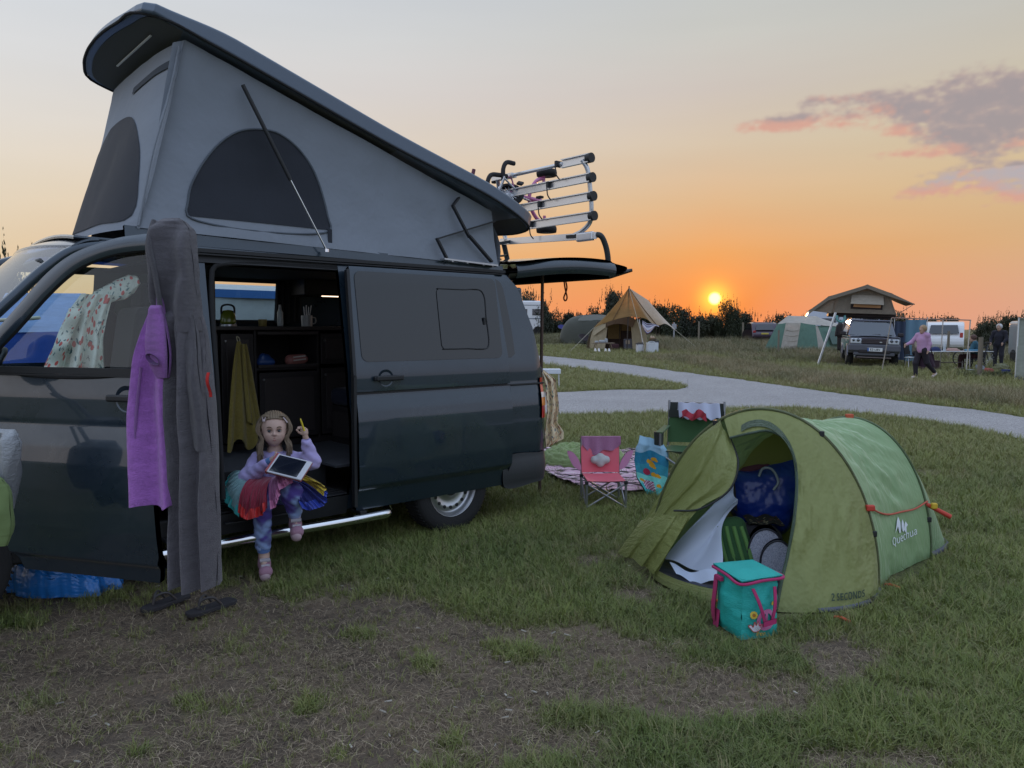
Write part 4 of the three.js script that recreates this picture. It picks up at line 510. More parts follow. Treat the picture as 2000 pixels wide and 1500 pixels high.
{
  const g = thing('hooded_towel_robe', 'long grey hooded towelling robe hung over the corner of the open front door', 'robe');
  const grey = terry([0.135, 0.125, 0.14]);
  part('robe_body', [hang([[1.6, 1.285, 1.468, 0.085, 0.06], [1.4, 1.31, 1.495, 0.095, 0.065], [1.2, 1.335, 1.522, 0.1, 0.07], [0.96, 1.352, 1.538, 0.1, 0.072], [0.75, 1.352, 1.541, 0.1, 0.075], [0.6, 1.345, 1.54, 0.1, 0.075], [0.44, 1.338, 1.538, 0.1, 0.075]], 78, 2, 0.03, 150, 90), hang([[1.2, 1.3, 1.42, 0.02, 0.03], [0.8, 1.29, 1.42, 0.02, 0.035], [0.5, 1.252, 1.40, 0.02, 0.035]], 50, 5, 0.02, 50, 40)], grey, g);
  part('hood', hang([[1.962, 1.292, 1.345, 0.05, 0.02], [1.952, 1.26, 1.375, 0.05, 0.05], [1.93, 1.24, 1.4, 0.052, 0.07], [1.88, 1.23, 1.42, 0.058, 0.08], [1.8, 1.235, 1.442, 0.065, 0.082], [1.7, 1.258, 1.456, 0.075, 0.076], [1.58, 1.285, 1.47, 0.085, 0.07], [1.5, 1.3, 1.482, 0.09, 0.06]], 44, 1, 0.026, 110, 70), grey, g);
  part('hood_edge', tube([[1.285, 1.945, 0.11], [1.3, 1.86, 0.16], [1.33, 1.74, 0.17], [1.35, 1.6, 0.168], [1.352, 1.5, 0.165]].map((p) => doorWorld(...p)), 0.011, 40, 8), grey, g);
  part('sleeve', hang([[1.58, 1.405, 1.468, 0.125, 0.03], [1.4, 1.42, 1.5, 0.14, 0.036], [1.2, 1.445, 1.525, 0.14, 0.038], [1.02, 1.458, 1.535, 0.135, 0.03]], 50, 7, 0.016, 60, 50), grey, g);
  part('care_label', sheet((u, v) => doorWorld(1.53 + 0.014 * u, 1.33 - 0.1 * v, 0.125 + 0.01 * sin(v * 5)), 3, 6, 0.002), cloth([0.6, 0.03, 0.025]), g, 'red label on the robe edge');
}
{
  const g = thing('small_towel_robe', 'short purple towelling robe hanging from the front door below the grey hood', 'robe');
  part('robe_body', hang([[1.72, 1.29, 1.325, 0.13, 0.02], [1.6, 1.265, 1.345, 0.135, 0.03], [1.4, 1.222, 1.375, 0.14, 0.042], [1.17, 1.186, 1.365, 0.14, 0.042], [0.95, 1.158, 1.372, 0.14, 0.046], [0.785, 1.134, 1.38, 0.14, 0.046]], 40, 3.4, 0.032, 120, 80), terry([0.48, 0.19, 0.62]), g);
  const cuff = part('sleeve', hang([[1.6, 1.315, 1.36, 0.175, 0.025], [1.5, 1.31, 1.39, 0.19, 0.035], [1.4, 1.305, 1.403, 0.19, 0.04], [1.36, 1.315, 1.4, 0.19, 0.035], [1.3, 1.35, 1.385, 0.185, 0.02]], 30, 1, 0.006, 50, 40), terry([0.48, 0.19, 0.62]), g);
  part('sleeve_opening', [sheet((u, v) => { const a = u * 2 * PI; return doorWorld(1.36 + 0.032 * v * cos(a), 1.385 + 0.02 * v * sin(a) - 0.012 * cos(a), 0.232 - 0.03 * (1 - v)); }, 24, 5)], terry([0.16, 0.05, 0.23]), cuff);
  part('placket', [tube([[1.27, 1.35, 0.192], [1.24, 1.15, 0.195], [1.225, 0.95, 0.198], [1.22, 0.82, 0.198]].map((p) => doorWorld(...p)), 0.006, 30, 6)], terry([0.45, 0.18, 0.58]), g);
}
{
  const film = phys([0.42, 0.44, 0.46], 0.35, 0, { transmission: 0.35, thickness: 0, bumpMap: pileTex, bumpScale: 0.004 });
  const g = thing('carrier_bag', 'pale plastic carrier bag with red lettering hanging at the front of the open door', 'bag');
  part('bag_body', hang([[1.085, 0.52, 0.66, 0.25, 0.012], [1.06, 0.47, 0.7, 0.25, 0.035], [0.97, 0.45, 0.695, 0.25, 0.05], [0.87, 0.46, 0.665, 0.25, 0.06], [0.8, 0.46, 0.64, 0.25, 0.05], [0.74, 0.49, 0.62, 0.25, 0.02]], 46, 2, 0.03, 90, 60), film, g);
  part('bag_handle', [tube([[0.5, 1.08, 0.25], [0.42, 1.18, 0.2], [0.34, 1.29, 0.13]].map((p) => doorWorld(...p)), 0.01, 16, 6)], film, g);
  part('bag_lettering', [print('TRE', 0.07, (x, y) => doorWorld(0.5 + x, 0.865 + y - x * 0.12, 0.335), font)], std([0.55, 0.03, 0.02], 0.5), g);
  part('bag_stripe', [flatBar(doorWorld(0.6, 0.855, 0.355), doorWorld(0.69, 0.845, 0.335), 0.004, 0.016)], std([0.03, 0.03, 0.3], 0.5), g);
  const b = thing('cloth_bag', 'pale green cloth bag hanging below the carrier bag at the front door', 'bag');
  part('bag_body', hang([[0.9, 0.54, 0.68, 0.34, 0.02], [0.86, 0.5, 0.715, 0.34, 0.04], [0.75, 0.48, 0.72, 0.34, 0.05], [0.66, 0.48, 0.715, 0.34, 0.05], [0.62, 0.52, 0.69, 0.34, 0.02]], 40, 1, 0.02, 70, 40), cloth([0.17, 0.24, 0.09]), b);
  part('bag_strap', [tube([[0.46, 0.89, 0.36], [0.42, 1.05, 0.3], [0.35, 1.24, 0.16]].map((p) => doorWorld(...p)), 0.008, 16, 6)], cloth([0.15, 0.21, 0.08]), b);
}
single('blue_plastic_sack', [sheet((u, v) => { const a = u * 2 * PI, r = sin(v * PI * 0.5), k = 1 + 0.5 * fbm(cos(a) * 1.6, sin(a) * 1.6, v * 2, 4); return [-2.58 + (0.3 * cos(a) + 0.06 * sin(a)) * r * k, 0.24 * (1 - v * v) * (1 + 0.9 * fbm(cos(a) * 3 * v, sin(a) * 3 * v, 3, 4)) + 0.01, -4.36 + (0.19 * sin(a) - 0.03 * cos(a)) * r * k]; }, 70, 40)], phys([0.025, 0.2, 0.6], 0.3, 0, { bumpMap: creaseTex, bumpScale: 0.012, clearcoat: 0.3 }), 'bright blue plastic sack lying on the ground under the open front door', 'bag');
// flip-flops
{
  const foam = std([0.028, 0.025, 0.028], 0.8, 0, { bumpMap: pileTex, bumpScale: 0.002 }), strap = std([0.05, 0.045, 0.045], 0.5);
  const ol = smooth([[0.0, 0.045], [0.06, 0.052], [0.14, 0.046], [0.2, 0.05], [0.255, 0.03], [0.27, 0.0], [0.255, -0.03], [0.2, -0.043], [0.12, -0.034], [0.05, -0.04], [0.0, -0.038], [-0.012, 0.0]], 60);
  const proto = (name, label, pos, turn) => { const g = thing(name, label, 'sandal', pos, turn, 'pair of flip-flops by the van'); const ex = new THREE.ExtrudeGeometry(new THREE.Shape(ol.map((p) => new THREE.Vector2(...p))), { depth: 0.014, bevelEnabled: true, bevelSize: 0.003, bevelThickness: 0.003, bevelSegments: 2 }); ex.rotateX(-PI / 2); ex.translate(0, 0.016, 0); part('sole', ex, foam, g); part('strap', [tube([[0.205, 0.036, 0.0], [0.19, 0.075, 0.005], [0.14, 0.085, 0.035], [0.09, 0.034, 0.05]], 0.007, 24, 6), tube([[0.205, 0.036, 0.0], [0.19, 0.075, -0.005], [0.14, 0.085, -0.03], [0.09, 0.034, -0.042]], 0.007, 24, 6)], strap, g); return g; };
  proto('flip_flop', 'black flip-flop on the straw, the one nearer the front door', [-1.833, 0, -4.2], -2.01);
  proto('flip_flop', 'black flip-flop on the straw, the one nearer the girl', [-1.54, 0, -4.12], -2.145);
}
// yellow towel on the kitchen unit, coat on the cab seat, things in the van
const inVan = (name, label, cat, group) => thing(name, label, cat, VAN, VAN_TURN, group);
{
  const g = inVan('hand_towel', 'mustard yellow towel hanging from the kitchen unit inside the van', 'towel');
  part('towel_cloth', [sheet((u, v) => { const w = lerp(0.01, 0.115, pow(v, 0.7)) * (1 - 0.0 * v), x = -1.19 - 0.008 * v + (u - 0.5) * 2 * w, y = 1.42 - v * (0.755 + 0.045 * sin(u * 9 + 1)); return [x, y, -1.02 + 0.022 * sin(u * 14 + v) * v + 0.03 * v]; }, 44, 40, 0.012), sheet((u, v) => { const w = lerp(0.01, 0.06, pow(v, 0.7)), x = -1.165 + 0.07 * v + (u - 0.5) * 2 * w; return [x, 1.40 - v * (0.56 + 0.12 * u), -0.985 + 0.018 * sin(u * 10)]; }, 24, 30, 0.012)], terry([0.42, 0.33, 0.08]), g);
  part('hanging_loop', [tube([[-1.195, 1.41, -1.02], [-1.2, 1.44, -1.03], [-1.19, 1.455, -1.05], [-1.18, 1.44, -1.03], [-1.183, 1.41, -1.02]], 0.004, 20, 6)], cloth([0.5, 0.45, 0.3]), g);
  const coat = inVan('child_raincoat', 'cream child raincoat printed with small pictures, draped over the cab seat', 'coat');
  const coatTex = tex(512, 512, (c, w, h) => { reseed(21); c.fillStyle = 'rgb(206,210,196)'; c.fillRect(0, 0, w, h); for (let i = 0; i < 120; i++) { const x = rnd() * w, y = rnd() * h, k = rnd(); if (k < 0.3) { c.fillStyle = `rgb(${178 + rnd() * 30 | 0},86,78)`; c.beginPath(); c.ellipse(x, y, 10 + rnd() * 14, 8 + rnd() * 12, rnd() * 3, 0, 7); c.fill(); } else if (k < 0.6) { c.strokeStyle = 'rgb(40,58,60)'; c.lineWidth = 3; c.beginPath(); c.moveTo(x, y); c.lineTo(x + 14 * rnd(), y - 34); c.moveTo(x, y - 10); c.lineTo(x + 12, y - 22); c.moveTo(x, y - 10); c.lineTo(x - 10, y - 24); c.stroke(); } else if (k < 0.8) { c.fillStyle = 'rgb(70,110,112)'; c.beginPath(); c.ellipse(x, y, 7, 16, rnd() * 3, 0, 7); c.fill(); } else { c.fillStyle = 'rgb(150,178,160)'; c.fillRect(x, y, 14, 9); } } for (let i = 0; i < 500; i++) { c.fillStyle = 'rgba(60,80,76,.6)'; c.fillRect(rnd() * w, rnd() * h, 2.5, 2.5); } });
  const cm = phys([1, 1, 1], 0.55, 0, { map: coatTex, bumpMap: weaveTex, bumpScale: 0.001 });
  part('coat_body', [sheet((u, v) => { const xl = tab([0, 0.25, 0.6, 1], [-2.36, -2.44, -2.47, -2.52])(v), xr = tab([0, 0.2, 0.5, 1], [-2.2, -2.225, -2.26, -2.27])(v), y = lerp(1.7, 1.25, v) - 0.03 * u * v; return [lerp(xl, xr, u), y, -0.27 + 0.03 * sin(u * 17 + v * 2) * (0.3 + v) - 0.03 * (1 - v) + 0.012 * fbm(u * 5, v * 5, 3, 3)]; }, 60, 40, 0.008)], cm, coat);
  part('coat_hood', [sheet((u, v) => { const a = u * 2 * PI, t = v; const cx = lerp(-2.3, -2.06, t), cy = lerp(1.67, 1.775, t), r = tab([0, 0.3, 0.75, 0.93, 1], [0.045, 0.06, 0.072, 0.055, 0.004])(t); return [cx + 0.15 * r * cos(a) + 0.02 * t * sin(a), cy + r * cos(a) * 0.95 + 0.012 * fbm(a * 1.2, t * 5, 1, 3), -0.34 + 0.5 * r * sin(a) + 0.012 * fbm(a, t * 6, 5, 3)]; }, 40, 30)], cm, coat);
  part('sleeve', [sheet((u, v) => { const a = u * 2 * PI; return [lerp(-2.4, -2.53, v) + 0.035 * cos(a), lerp(1.62, 1.3, v), -0.25 + 0.03 * sin(a) + 0.01 * sin(v * 12)]; }, 24, 24)], cm, coat);
  const kt = inVan('kettle', 'lime green kettle standing on the worktop by the van window', 'kettle'); part('kettle_body', at(lathe([[0, 0], [0.055, 0], [0.06, 0.02], [0.052, 0.075], [0.035, 0.105], [0, 0.112]], 24), -1.13, 1.545, -1.36), phys([0.16, 0.2, 0.02], 0.25, 0, { clearcoat: 0.6 }), kt); part('kettle_base', cyl(0.062, 0.064, 0.014, -1.13, 1.538, -1.36, 24), steel, kt); part('kettle_handle', tube([[-1.18, 1.62, -1.36], [-1.175, 1.68, -1.36], [-1.13, 1.695, -1.36], [-1.085, 1.68, -1.36], [-1.08, 1.62, -1.36]], 0.008, 20, 6), plasticBlack, kt);
  const bt = inVan('washing_up_bottle', 'slim pale bottle standing at the middle of the worktop in the van', 'bottle'); part('bottle_body', at(lathe([[0, 0], [0.022, 0], [0.024, 0.01], [0.023, 0.11], [0.012, 0.135], [0.01, 0.15], [0, 0.15]], 20), -0.71, 1.53, -1.36), phys([0.5, 0.55, 0.56], 0.3, 0, {}), bt); part('bottle_cap', cyl(0.009, 0.011, 0.03, -0.71, 1.69, -1.36, 12), std([0.6, 0.6, 0.6], 0.5), bt);
  const mg = inVan('utensil_mug', 'white enamel mug holding utensils on the van worktop', 'mug'); part('mug_body', at(lathe([[0, 0], [0.042, 0], [0.044, 0.004], [0.045, 0.09], [0.042, 0.09], [0.041, 0.006], [0, 0.006]], 24), -0.5, 1.53, -1.32), std([0.42, 0.42, 0.42], 0.35), mg); part('mug_handle', tube([[-0.457, 1.605, -1.32], [-0.425, 1.6, -1.32], [-0.425, 1.56, -1.32], [-0.458, 1.55, -1.32]], 0.005, 14, 6), std([0.42, 0.42, 0.42], 0.35), mg); for (let i = 0; i < 4; i++) part('utensil', [bar([-0.5 + 0.01 * i - 0.015, 1.56, -1.32], [-0.52 + 0.022 * i, 1.69 + 0.012 * (i % 2), -1.33], 0.003)], steel, mg);
  const cn = inVan('tin_cup', 'small yellow cup beside the window ledge in the van', 'cup'); part('cup_body', at(lathe([[0, 0], [0.03, 0], [0.034, 0.055], [0.03, 0.055], [0.027, 0.004], [0, 0.004]], 20), -0.87, 1.53, -1.33), std([0.3, 0.24, 0.08], 0.5), cn);
  const bl = inVan('snack_packet', 'crumpled blue packet on the open shelf in the van', 'packet'); part('packet_body', solid(sdfOf([cap([-0.9, 1.25, -1.32], [-0.82, 1.25, -1.3], 0.035, 0.03), cap([-0.88, 1.29, -1.32], [-0.84, 1.28, -1.33], 0.03)], 0.02), [-0.86, 1.26, -1.31], 0.1, 26), phys([0.03, 0.09, 0.3], 0.3), bl);
  const rb = inVan('striped_packet', 'red and white striped packet on the open shelf in the van', 'packet'); part('packet_body', solid(sdfOf([cap([-0.66, 1.26, -1.3], [-0.56, 1.27, -1.28], 0.045, 0.04)], 0.02), [-0.61, 1.265, -1.29], 0.12, 26), phys([0.4, 0.16, 0.14], 0.4), rb); part('packet_stripe', [flatBar([-0.66, 1.285, -1.245], [-0.56, 1.295, -1.235], 0.01, 0.01), flatBar([-0.66, 1.26, -1.24], [-0.56, 1.27, -1.232], 0.01, 0.01)], std([0.6, 0.55, 0.5], 0.5), rb);
}
// ---------------------------------------------------------------- bike rack on the tailgate and a child's tricycle strapped to it
{
  const g = inVan('bike_rack', 'silver tubular bike rack standing up on the raised tailgate', 'bike rack');
  const N = [[1.62, 3.0], [1.64, 2.835], [1.655, 2.675], [1.665, 2.505]];
  N.forEach(([s, h], i) => { const far = -1.46, r = part('wheel_rail', [flatBar([s, h, -0.17], [s, h, i === 0 ? -0.5 : far], 0.012, 0.07), flatBar([s - 0.012, h + 0.034, -0.17], [s - 0.012, h + 0.034, i === 0 ? -0.5 : far], 0.034, 0.009), flatBar([s - 0.012, h - 0.034, -0.17], [s - 0.012, h - 0.034, i === 0 ? -0.5 : far], 0.034, 0.009), ...(i === 0 ? [bar([s, h, -0.5], [s, h, -1.2], 0.018), flatBar([s, h, -1.16], [s, h, far], 0.07, 0.04)] : [])], alu, g); part('end_cap', cyl(0.043, 0.043, 0.05, 0, 0, 0, 18).rotateX(PI / 2).translate(s, h, -0.17), plasticBlack, r); part('end_cap', box(0.05, 0.08, 0.04, s, h, far, 0.012), plasticBlack, r); const zs = -0.55 - i * 0.13; part('rail_strap', [box(0.09, 0.055, 0.03, s, h + 0.005, zs, 0.006), tube([[s - 0.045, h - 0.02, zs], [s - 0.05, h - 0.1, zs + 0.02], [s - 0.03, h - 0.14, zs + 0.04]], 0.006, 14, 6)], plasticBlack, r); });
  part('upright_tube', [tube([[1.6, 2.99, -0.24], [1.63, 2.92, -0.21], [1.66, 2.75, -0.2], [1.68, 2.55, -0.2], [1.685, 2.46, -0.22], [1.69, 2.39, -0.32], [1.69, 2.36, -0.42]], 0.021, 50, 10), tube([[1.6, 2.99, -1.38], [1.64, 2.9, -1.41], [1.68, 2.55, -1.41], [1.69, 2.4, -1.36]], 0.021, 40, 10)], alu, g);
  part('lower_beam', [flatBar([1.69, 2.335, -0.16], [1.7, 2.39, -1.45], 0.035, 0.06), box(0.05, 0.08, 0.2, 1.69, 2.335, -0.28, 0.015)], std([0.7, 0.71, 0.74], 0.3, 0.75), g);
  part('beam_label', [flatBar([1.668, 2.345, -0.34], [1.668, 2.353, -0.5], 0.004, 0.03)], plasticBlack, g);
  part('hook_arm', [tube([[1.69, 2.34, -0.2], [1.74, 2.34, -0.15], [1.8, 2.26, -0.14], [1.85, 2.12, -0.15], [1.86, 2.07, -0.17]], 0.026, 30, 10), tube([[1.7, 2.39, -1.42], [1.75, 2.37, -1.46], [1.85, 2.1, -1.48]], 0.026, 20, 10), flatBar([0.72, 2.18, -1.3], [1.7, 2.38, -1.3], 0.03, 0.03), flatBar([0.72, 2.1, -0.45], [0.8, 2.2, -1.3], 0.05, 0.05)], trimGrey, g);
  part('mount_block', [box(0.12, 0.22, 0.1, 0.78, 2.12, -0.5, 0.02), box(0.12, 0.2, 0.1, 0.78, 2.12, -1.35, 0.02)], plasticBlack, g);
  const t = inVan('child_tricycle', 'pink child tricycle strapped on its side to the bike rack', 'tricycle'), pinkM = phys([0.5, 0.13, 0.3], 0.3, 0, { clearcoat: 0.7 }), grip = std([0.02, 0.018, 0.02], 0.8);
  part('frame', [tube([[2.02, 3.02, -1.16], [1.93, 2.99, -1.16], [1.86, 2.9, -1.17], [1.84, 2.8, -1.18], [1.86, 2.7, -1.17], [1.93, 2.61, -1.16], [2.03, 2.58, -1.16]], 0.019, 60, 10), bar([2.02, 3.04, -1.16], [2.02, 2.94, -1.16], 0.016), bar([2.03, 2.65, -1.16], [2.03, 2.55, -1.16], 0.016), bar([1.85, 2.8, -1.18], [1.62, 2.84, -1.22], 0.02), bar([1.84, 2.8, -1.18], [1.98, 2.79, -1.16], 0.024), bar([1.62, 2.84, -1.22], [1.5, 2.72, -1.24], 0.016)], pinkM, t);
  for (const y of [3.075, 2.515]) { const w = part('rear_wheel', [lathe([[0.06, -0.035], [0.1, -0.03], [0.105, 0], [0.1, 0.03], [0.06, 0.035]], 28).rotateX(0).translate(2.06, y, -1.16)], rubber, t); w.scale.set(1, 1, 1); part('wheel_hub', cyl(0.062, 0.062, 0.06, 2.06, y, -1.16, 20), std([0.1, 0.08, 0.09], 0.6), w); }
  part('front_wheel', [lathe([[0.1, -0.025], [0.135, -0.02], [0.14, 0], [0.135, 0.02], [0.1, 0.025]], 32).rotateX(0.7).rotateZ(0.6).translate(1.6, 2.82, -1.2)], rubber, t);
  part('wheel_spokes', Array.from({ length: 8 }, (_, i) => { const a = i / 8 * PI, q = V(cos(a) * 0.11, 0, sin(a) * 0.11).applyEuler(new THREE.Euler(0.7, 0, 0)).applyAxisAngle(V(0, 0, 1), 0.6); return bar([1.6 - q.x, 2.82 - q.y, -1.2 - q.z], [1.6 + q.x, 2.82 + q.y, -1.2 + q.z], 0.006); }), alu, t);
  part('fork', [bar([1.5, 2.95, -1.16], [1.72, 2.78, -1.12], 0.009), bar([1.46, 2.87, -1.2], [1.72, 2.74, -1.26], 0.009), bar([1.5, 2.97, -1.16], [1.47, 2.85, -1.2], 0.014), bar([1.72, 2.78, -1.12], [1.86, 2.78, -1.18], 0.012)], std([0.6, 0.6, 0.63], 0.25, 0.9), t);
  part('handlebar', [tube([[1.33, 2.8, -1.2], [1.32, 2.9, -1.2], [1.36, 2.97, -1.2], [1.46, 2.985, -1.2], [1.56, 2.985, -1.2]], 0.022, 30, 10), tube([[1.5, 2.94, -1.18], [1.5, 3.05, -1.18], [1.54, 3.11, -1.18], [1.64, 3.115, -1.18]], 0.022, 30, 10)], grip, t);
  part('handlebar_stem', [tube([[1.56, 2.985, -1.2], [1.62, 2.97, -1.2], [1.65, 2.9, -1.2]], 0.008, 14, 6)], pinkM, t);
  part('pedal', [box(0.06, 0.025, 0.06, 1.7, 2.93, -1.16, 0.008, 0.4, 0.3, 0.5), box(0.05, 0.025, 0.07, 1.86, 2.8, -1.05, 0.008)], grip, t);
  part('seat', solid(sdfOf([cap([1.62, 2.74, -1.24], [1.74, 2.82, -1.22], 0.05, 0.03)], 0.02), [1.68, 2.78, -1.23], 0.12, 26), grip, t);
  part('push_handle', [bar([1.14, 2.9, -1.22], [1.17, 3.0, -1.22], 0.018), bar([1.12, 2.78, -1.22], [1.14, 2.9, -1.22], 0.012)], std([0.12, 0.03, 0.05], 0.7), t);
}
// ---------------------------------------------------------------- towel behind the tail light, picnic blankets, chairs
{
  const dotTex = tex(512, 512, (c, w, h) => { reseed(8); c.fillStyle = 'rgb(226,206,172)'; c.fillRect(0, 0, w, h); for (let i = 0; i < 260; i++) { const v = rnd(); c.fillStyle = v < 0.4 ? 'rgb(120,70,70)' : v < 0.6 ? 'rgb(70,84,120)' : v < 0.8 ? 'rgb(206,130,90)' : 'rgb(90,130,120)'; c.beginPath(); c.ellipse(rnd() * w, rnd() * h, 5 + rnd() * 9, 4 + rnd() * 6, rnd() * 3, 0, 7); c.fill(); } });
  const g = thing('patterned_towel', 'cream spotted towel hanging at the rear corner beside the tail light', 'towel', [0, 0, 0]);
  part('towel_cloth', sheet((u, v) => { const x0 = tab([0, 0.15, 0.5, 0.8, 1], [0.255, 0.28, 0.30, 0.28, 0.29])(v), w = tab([0, 0.12, 0.4, 0.7, 0.82, 0.92, 1], [0.012, 0.09, 0.1, 0.1, 0.16, 0.15, 0.04])(v); return [x0 + w * u, 1.14 - 0.64 * v + 0.02 * u, -6.5 - 0.05 * u + 0.02 * sin(u * 12 + v * 3) + 0.015 * fbm(u * 4, v * 8, 2, 3)]; }, 30, 60, 0.01), phys([1, 1, 1], 0.95, 0, { map: dotTex }), g);
  part('hanging_cord', [tube([[0.262, 1.13, -6.5], [0.25, 1.17, -6.5], [0.235, 1.2, -6.48]], 0.004, 10, 6)], cloth([0.2, 0.2, 0.22]), g);
  const zebra = tex(1024, 1024, (c, w, h) => { reseed(3); c.fillStyle = 'rgb(214,176,196)'; c.fillRect(0, 0, w, h); for (let k = 0; k < 26; k++) { const y0 = k * 42 - 30; c.fillStyle = k % 3 === 2 ? 'rgb(228,205,214)' : 'rgb(34,28,42)'; c.beginPath(); const t1 = 13 + rnd() * 17; for (let x = 0; x <= w; x += 16) { const y = y0 + 30 * sin(x * 0.011 + k * 0.7) + 20 * noise(x * 0.012, k * 1.7, 2); x ? c.lineTo(x, y) : c.moveTo(x, y); } for (let x = w; x >= 0; x -= 16) { const y = y0 + 30 * sin(x * 0.011 + k * 0.7) + 20 * noise(x * 0.012, k * 1.7, 2) + t1 * (1 + 1.3 * noise(x * 0.02, k, 6)); c.lineTo(x, y); } c.fill(); } });
  const B = [[0.36, -7.75], [0.9, -6.83], [1.5, -7.05], [1.62, -9.2], [0.46, -9.4]];
  single('picnic_blanket', panel(smooth([[0.36, -7.75], [0.62, -7.2], [0.93, -6.86], [1.2, -6.92], [1.5, -7.08], [1.6, -8.1], [1.6, -9.2], [1.0, -9.35], [0.46, -9.4], [0.4, -8.5]], 70), 0.035, (x, z) => [x, 0.035 + 0.022 * fbm(x * 4.5, z * 4.5, 2, 3) + 0.02 * abs(noise(x * 9 + z * 2, z * 5, 3)) + 0.02 * max(0, sin((x * 1.2 + z) * 14 + 2 * noise(x * 2, z * 2, 1))) * 0.7, z], 0.012, [], 0.62), phys([1, 1, 1], 0.95, 0, { map: zebra }), 'pink and black zebra striped blanket spread on the lawn behind the van', 'blanket');
  single('green_blanket', sheet((u, v) => { const a = u * 2 * PI, r = sin(v * PI / 2), k = 1 + 0.2 * fbm(cos(a) * 2, sin(a) * 2, 4, 3); return [0.8 + (0.5 * cos(a)) * r * k, 0.03 + 0.17 * (1 - v * v) * (1 + 0.6 * fbm(cos(a) * 4 * v + 1, sin(a) * 4 * v, 1.2, 3)) + 0.025 * abs(sin(v * 17 + 2 * sin(a * 2))) * (1 - v * 0.6), -8.55 + 0.55 * sin(a) * r * k]; }, 90, 60), terry([0.32, 0.42, 0.17]), 'rumpled light green fleece blanket heaped behind the pink chair', 'blanket');
}
{
  const tubeM = std([0.3, 0.31, 0.33], 0.35, 0.8), pinkF = cloth([0.74, 0.15, 0.2]), pinkL = cloth([0.62, 0.27, 0.46]);
  const g = thing('child_chair', 'small pink folding child chair with rabbit ears standing on the lawn', 'chair', [0.78, 0, -6.5], 0.05);
  for (const [x, z] of [[-0.165, 0.16], [0.165, 0.16], [-0.165, -0.16], [0.165, -0.16]]) { const lg = part('leg', [bar([x, 0, z], [x, z < 0 ? 0.24 : 0.235, z], 0.011), ...(z < 0 ? [bar([x, 0.24, z], [x * 0.99, 0.56, z - 0.03], 0.009)] : [])], tubeM, g); part('foot', [cyl(0.014, 0.016, 0.02, x, 0.01, z, 10)], plasticBlack, lg); part('joint', [box(0.03, 0.03, 0.03, x, 0.23, z, 0.006)], plasticBlack, lg); }
  part('cross_brace', [bar([-0.165, 0.02, 0.16], [0.165, 0.22, 0.155], 0.008), bar([0.165, 0.02, 0.17], [-0.165, 0.22, 0.165], 0.008), bar([-0.165, 0.02, -0.16], [0.165, 0.22, -0.16], 0.008), bar([0.165, 0.02, -0.17], [-0.165, 0.22, -0.17], 0.008), bar([-0.165, 0.02, 0.16], [-0.165, 0.22, -0.16], 0.008), bar([0.165, 0.02, 0.16], [0.165, 0.22, -0.16], 0.008)], tubeM, g);
  part('seat', quad([-0.16, 0.245, 0.165], [0.16, 0.245, 0.165], [-0.16, 0.25, -0.15], [0.16, 0.25, -0.15], 16, 14, (u, v) => [0, -0.035 * sin(u * PI) * sin(v * PI * 0.9 + 0.2), 0], 0.008), pinkF, g);
  const bk = part('backrest', quad([-0.165, 0.26, -0.14], [0.165, 0.26, -0.14], [-0.17, 0.56, -0.19], [0.17, 0.56, -0.19], 16, 14, (u, v) => [0, 0, -0.03 * sin(u * PI) * (1 - v * 0.4)], 0.008), pinkF, g);
  for (const s of [-1, 1]) part('rabbit_ear', panel(smooth([[0, 0], [0.06, 0.03], [0.1, 0.1], [0.12, 0.17], [0.075, 0.16], [0.015, 0.08]], 30), 0.04, (x, y) => [s * (0.17 + x), 0.28 + y, -0.16], 0.014), pinkL, g);
  part('muzzle_patch', solid(sdfOf([cap([-0.05, 0.37, -0.155], [0.05, 0.37, -0.155], 0.035), cap([0, 0.395, -0.155], [0.0, 0.34, -0.15], 0.035)], 0.02), [0, 0.37, -0.155], 0.12, 30), cloth([0.5, 0.52, 0.52]), bk, 'grey and white fabric muzzle');
  single('pink_shawl', sheet((u, v) => { const x = lerp(-0.172, 0.172, u), dip = 0.1 * sin(u * PI) * (1 + 0.4 * sin(u * 8)); return [0.78 + x, v < 0.15 ? lerp(0.55, 0.572, v / 0.15) : 0.572 - (v - 0.15) * (0.07 + dip) * 1.1, -6.5 + (v < 0.15 ? lerp(-0.235, -0.2, v / 0.15) : -0.175 + 0.012 * sin(u * 20) * v)]; }, 40, 30, 0.006), terry([0.62, 0.28, 0.5]), 'lilac pink cloth folded over the top of the small chair', 'cloth');
  // tall green folding chair beside the tent
  const c = thing('folding_chair', 'green folding camping chair with dark headrest standing behind the green tent', 'chair', [1.68, 0, -7.1], -0.35), greenF = cloth([0.05, 0.12, 0.045]), darkF = cloth([0.03, 0.035, 0.03]);
  for (const [x, z] of [[-0.26, 0.24], [0.26, 0.24], [-0.26, -0.22], [0.26, -0.22]]) { const lg = part('leg', [bar([x, 0, z], [x, z < 0 ? 0.82 : 0.56, z < 0 ? z - 0.08 : z], 0.011)], tubeM, c); part('foot', [cyl(0.014, 0.018, 0.02, x, 0.01, z, 10)], plasticBlack, lg); }
  part('cross_brace', [bar([-0.26, 0.04, 0.24], [0.26, 0.38, 0.24], 0.009), bar([0.26, 0.04, 0.25], [-0.26, 0.38, 0.25], 0.009), bar([-0.26, 0.04, 0.24], [-0.26, 0.38, -0.22], 0.009), bar([0.26, 0.04, 0.24], [0.26, 0.38, -0.22], 0.009)], tubeM, c);
  part('seat', quad([-0.25, 0.4, 0.24], [0.25, 0.4, 0.24], [-0.25, 0.39, -0.2], [0.25, 0.39, -0.2], 14, 12, (u, v) => [0, -0.05 * sin(u * PI) * sin(v * PI), 0], 0.008), greenF, c);
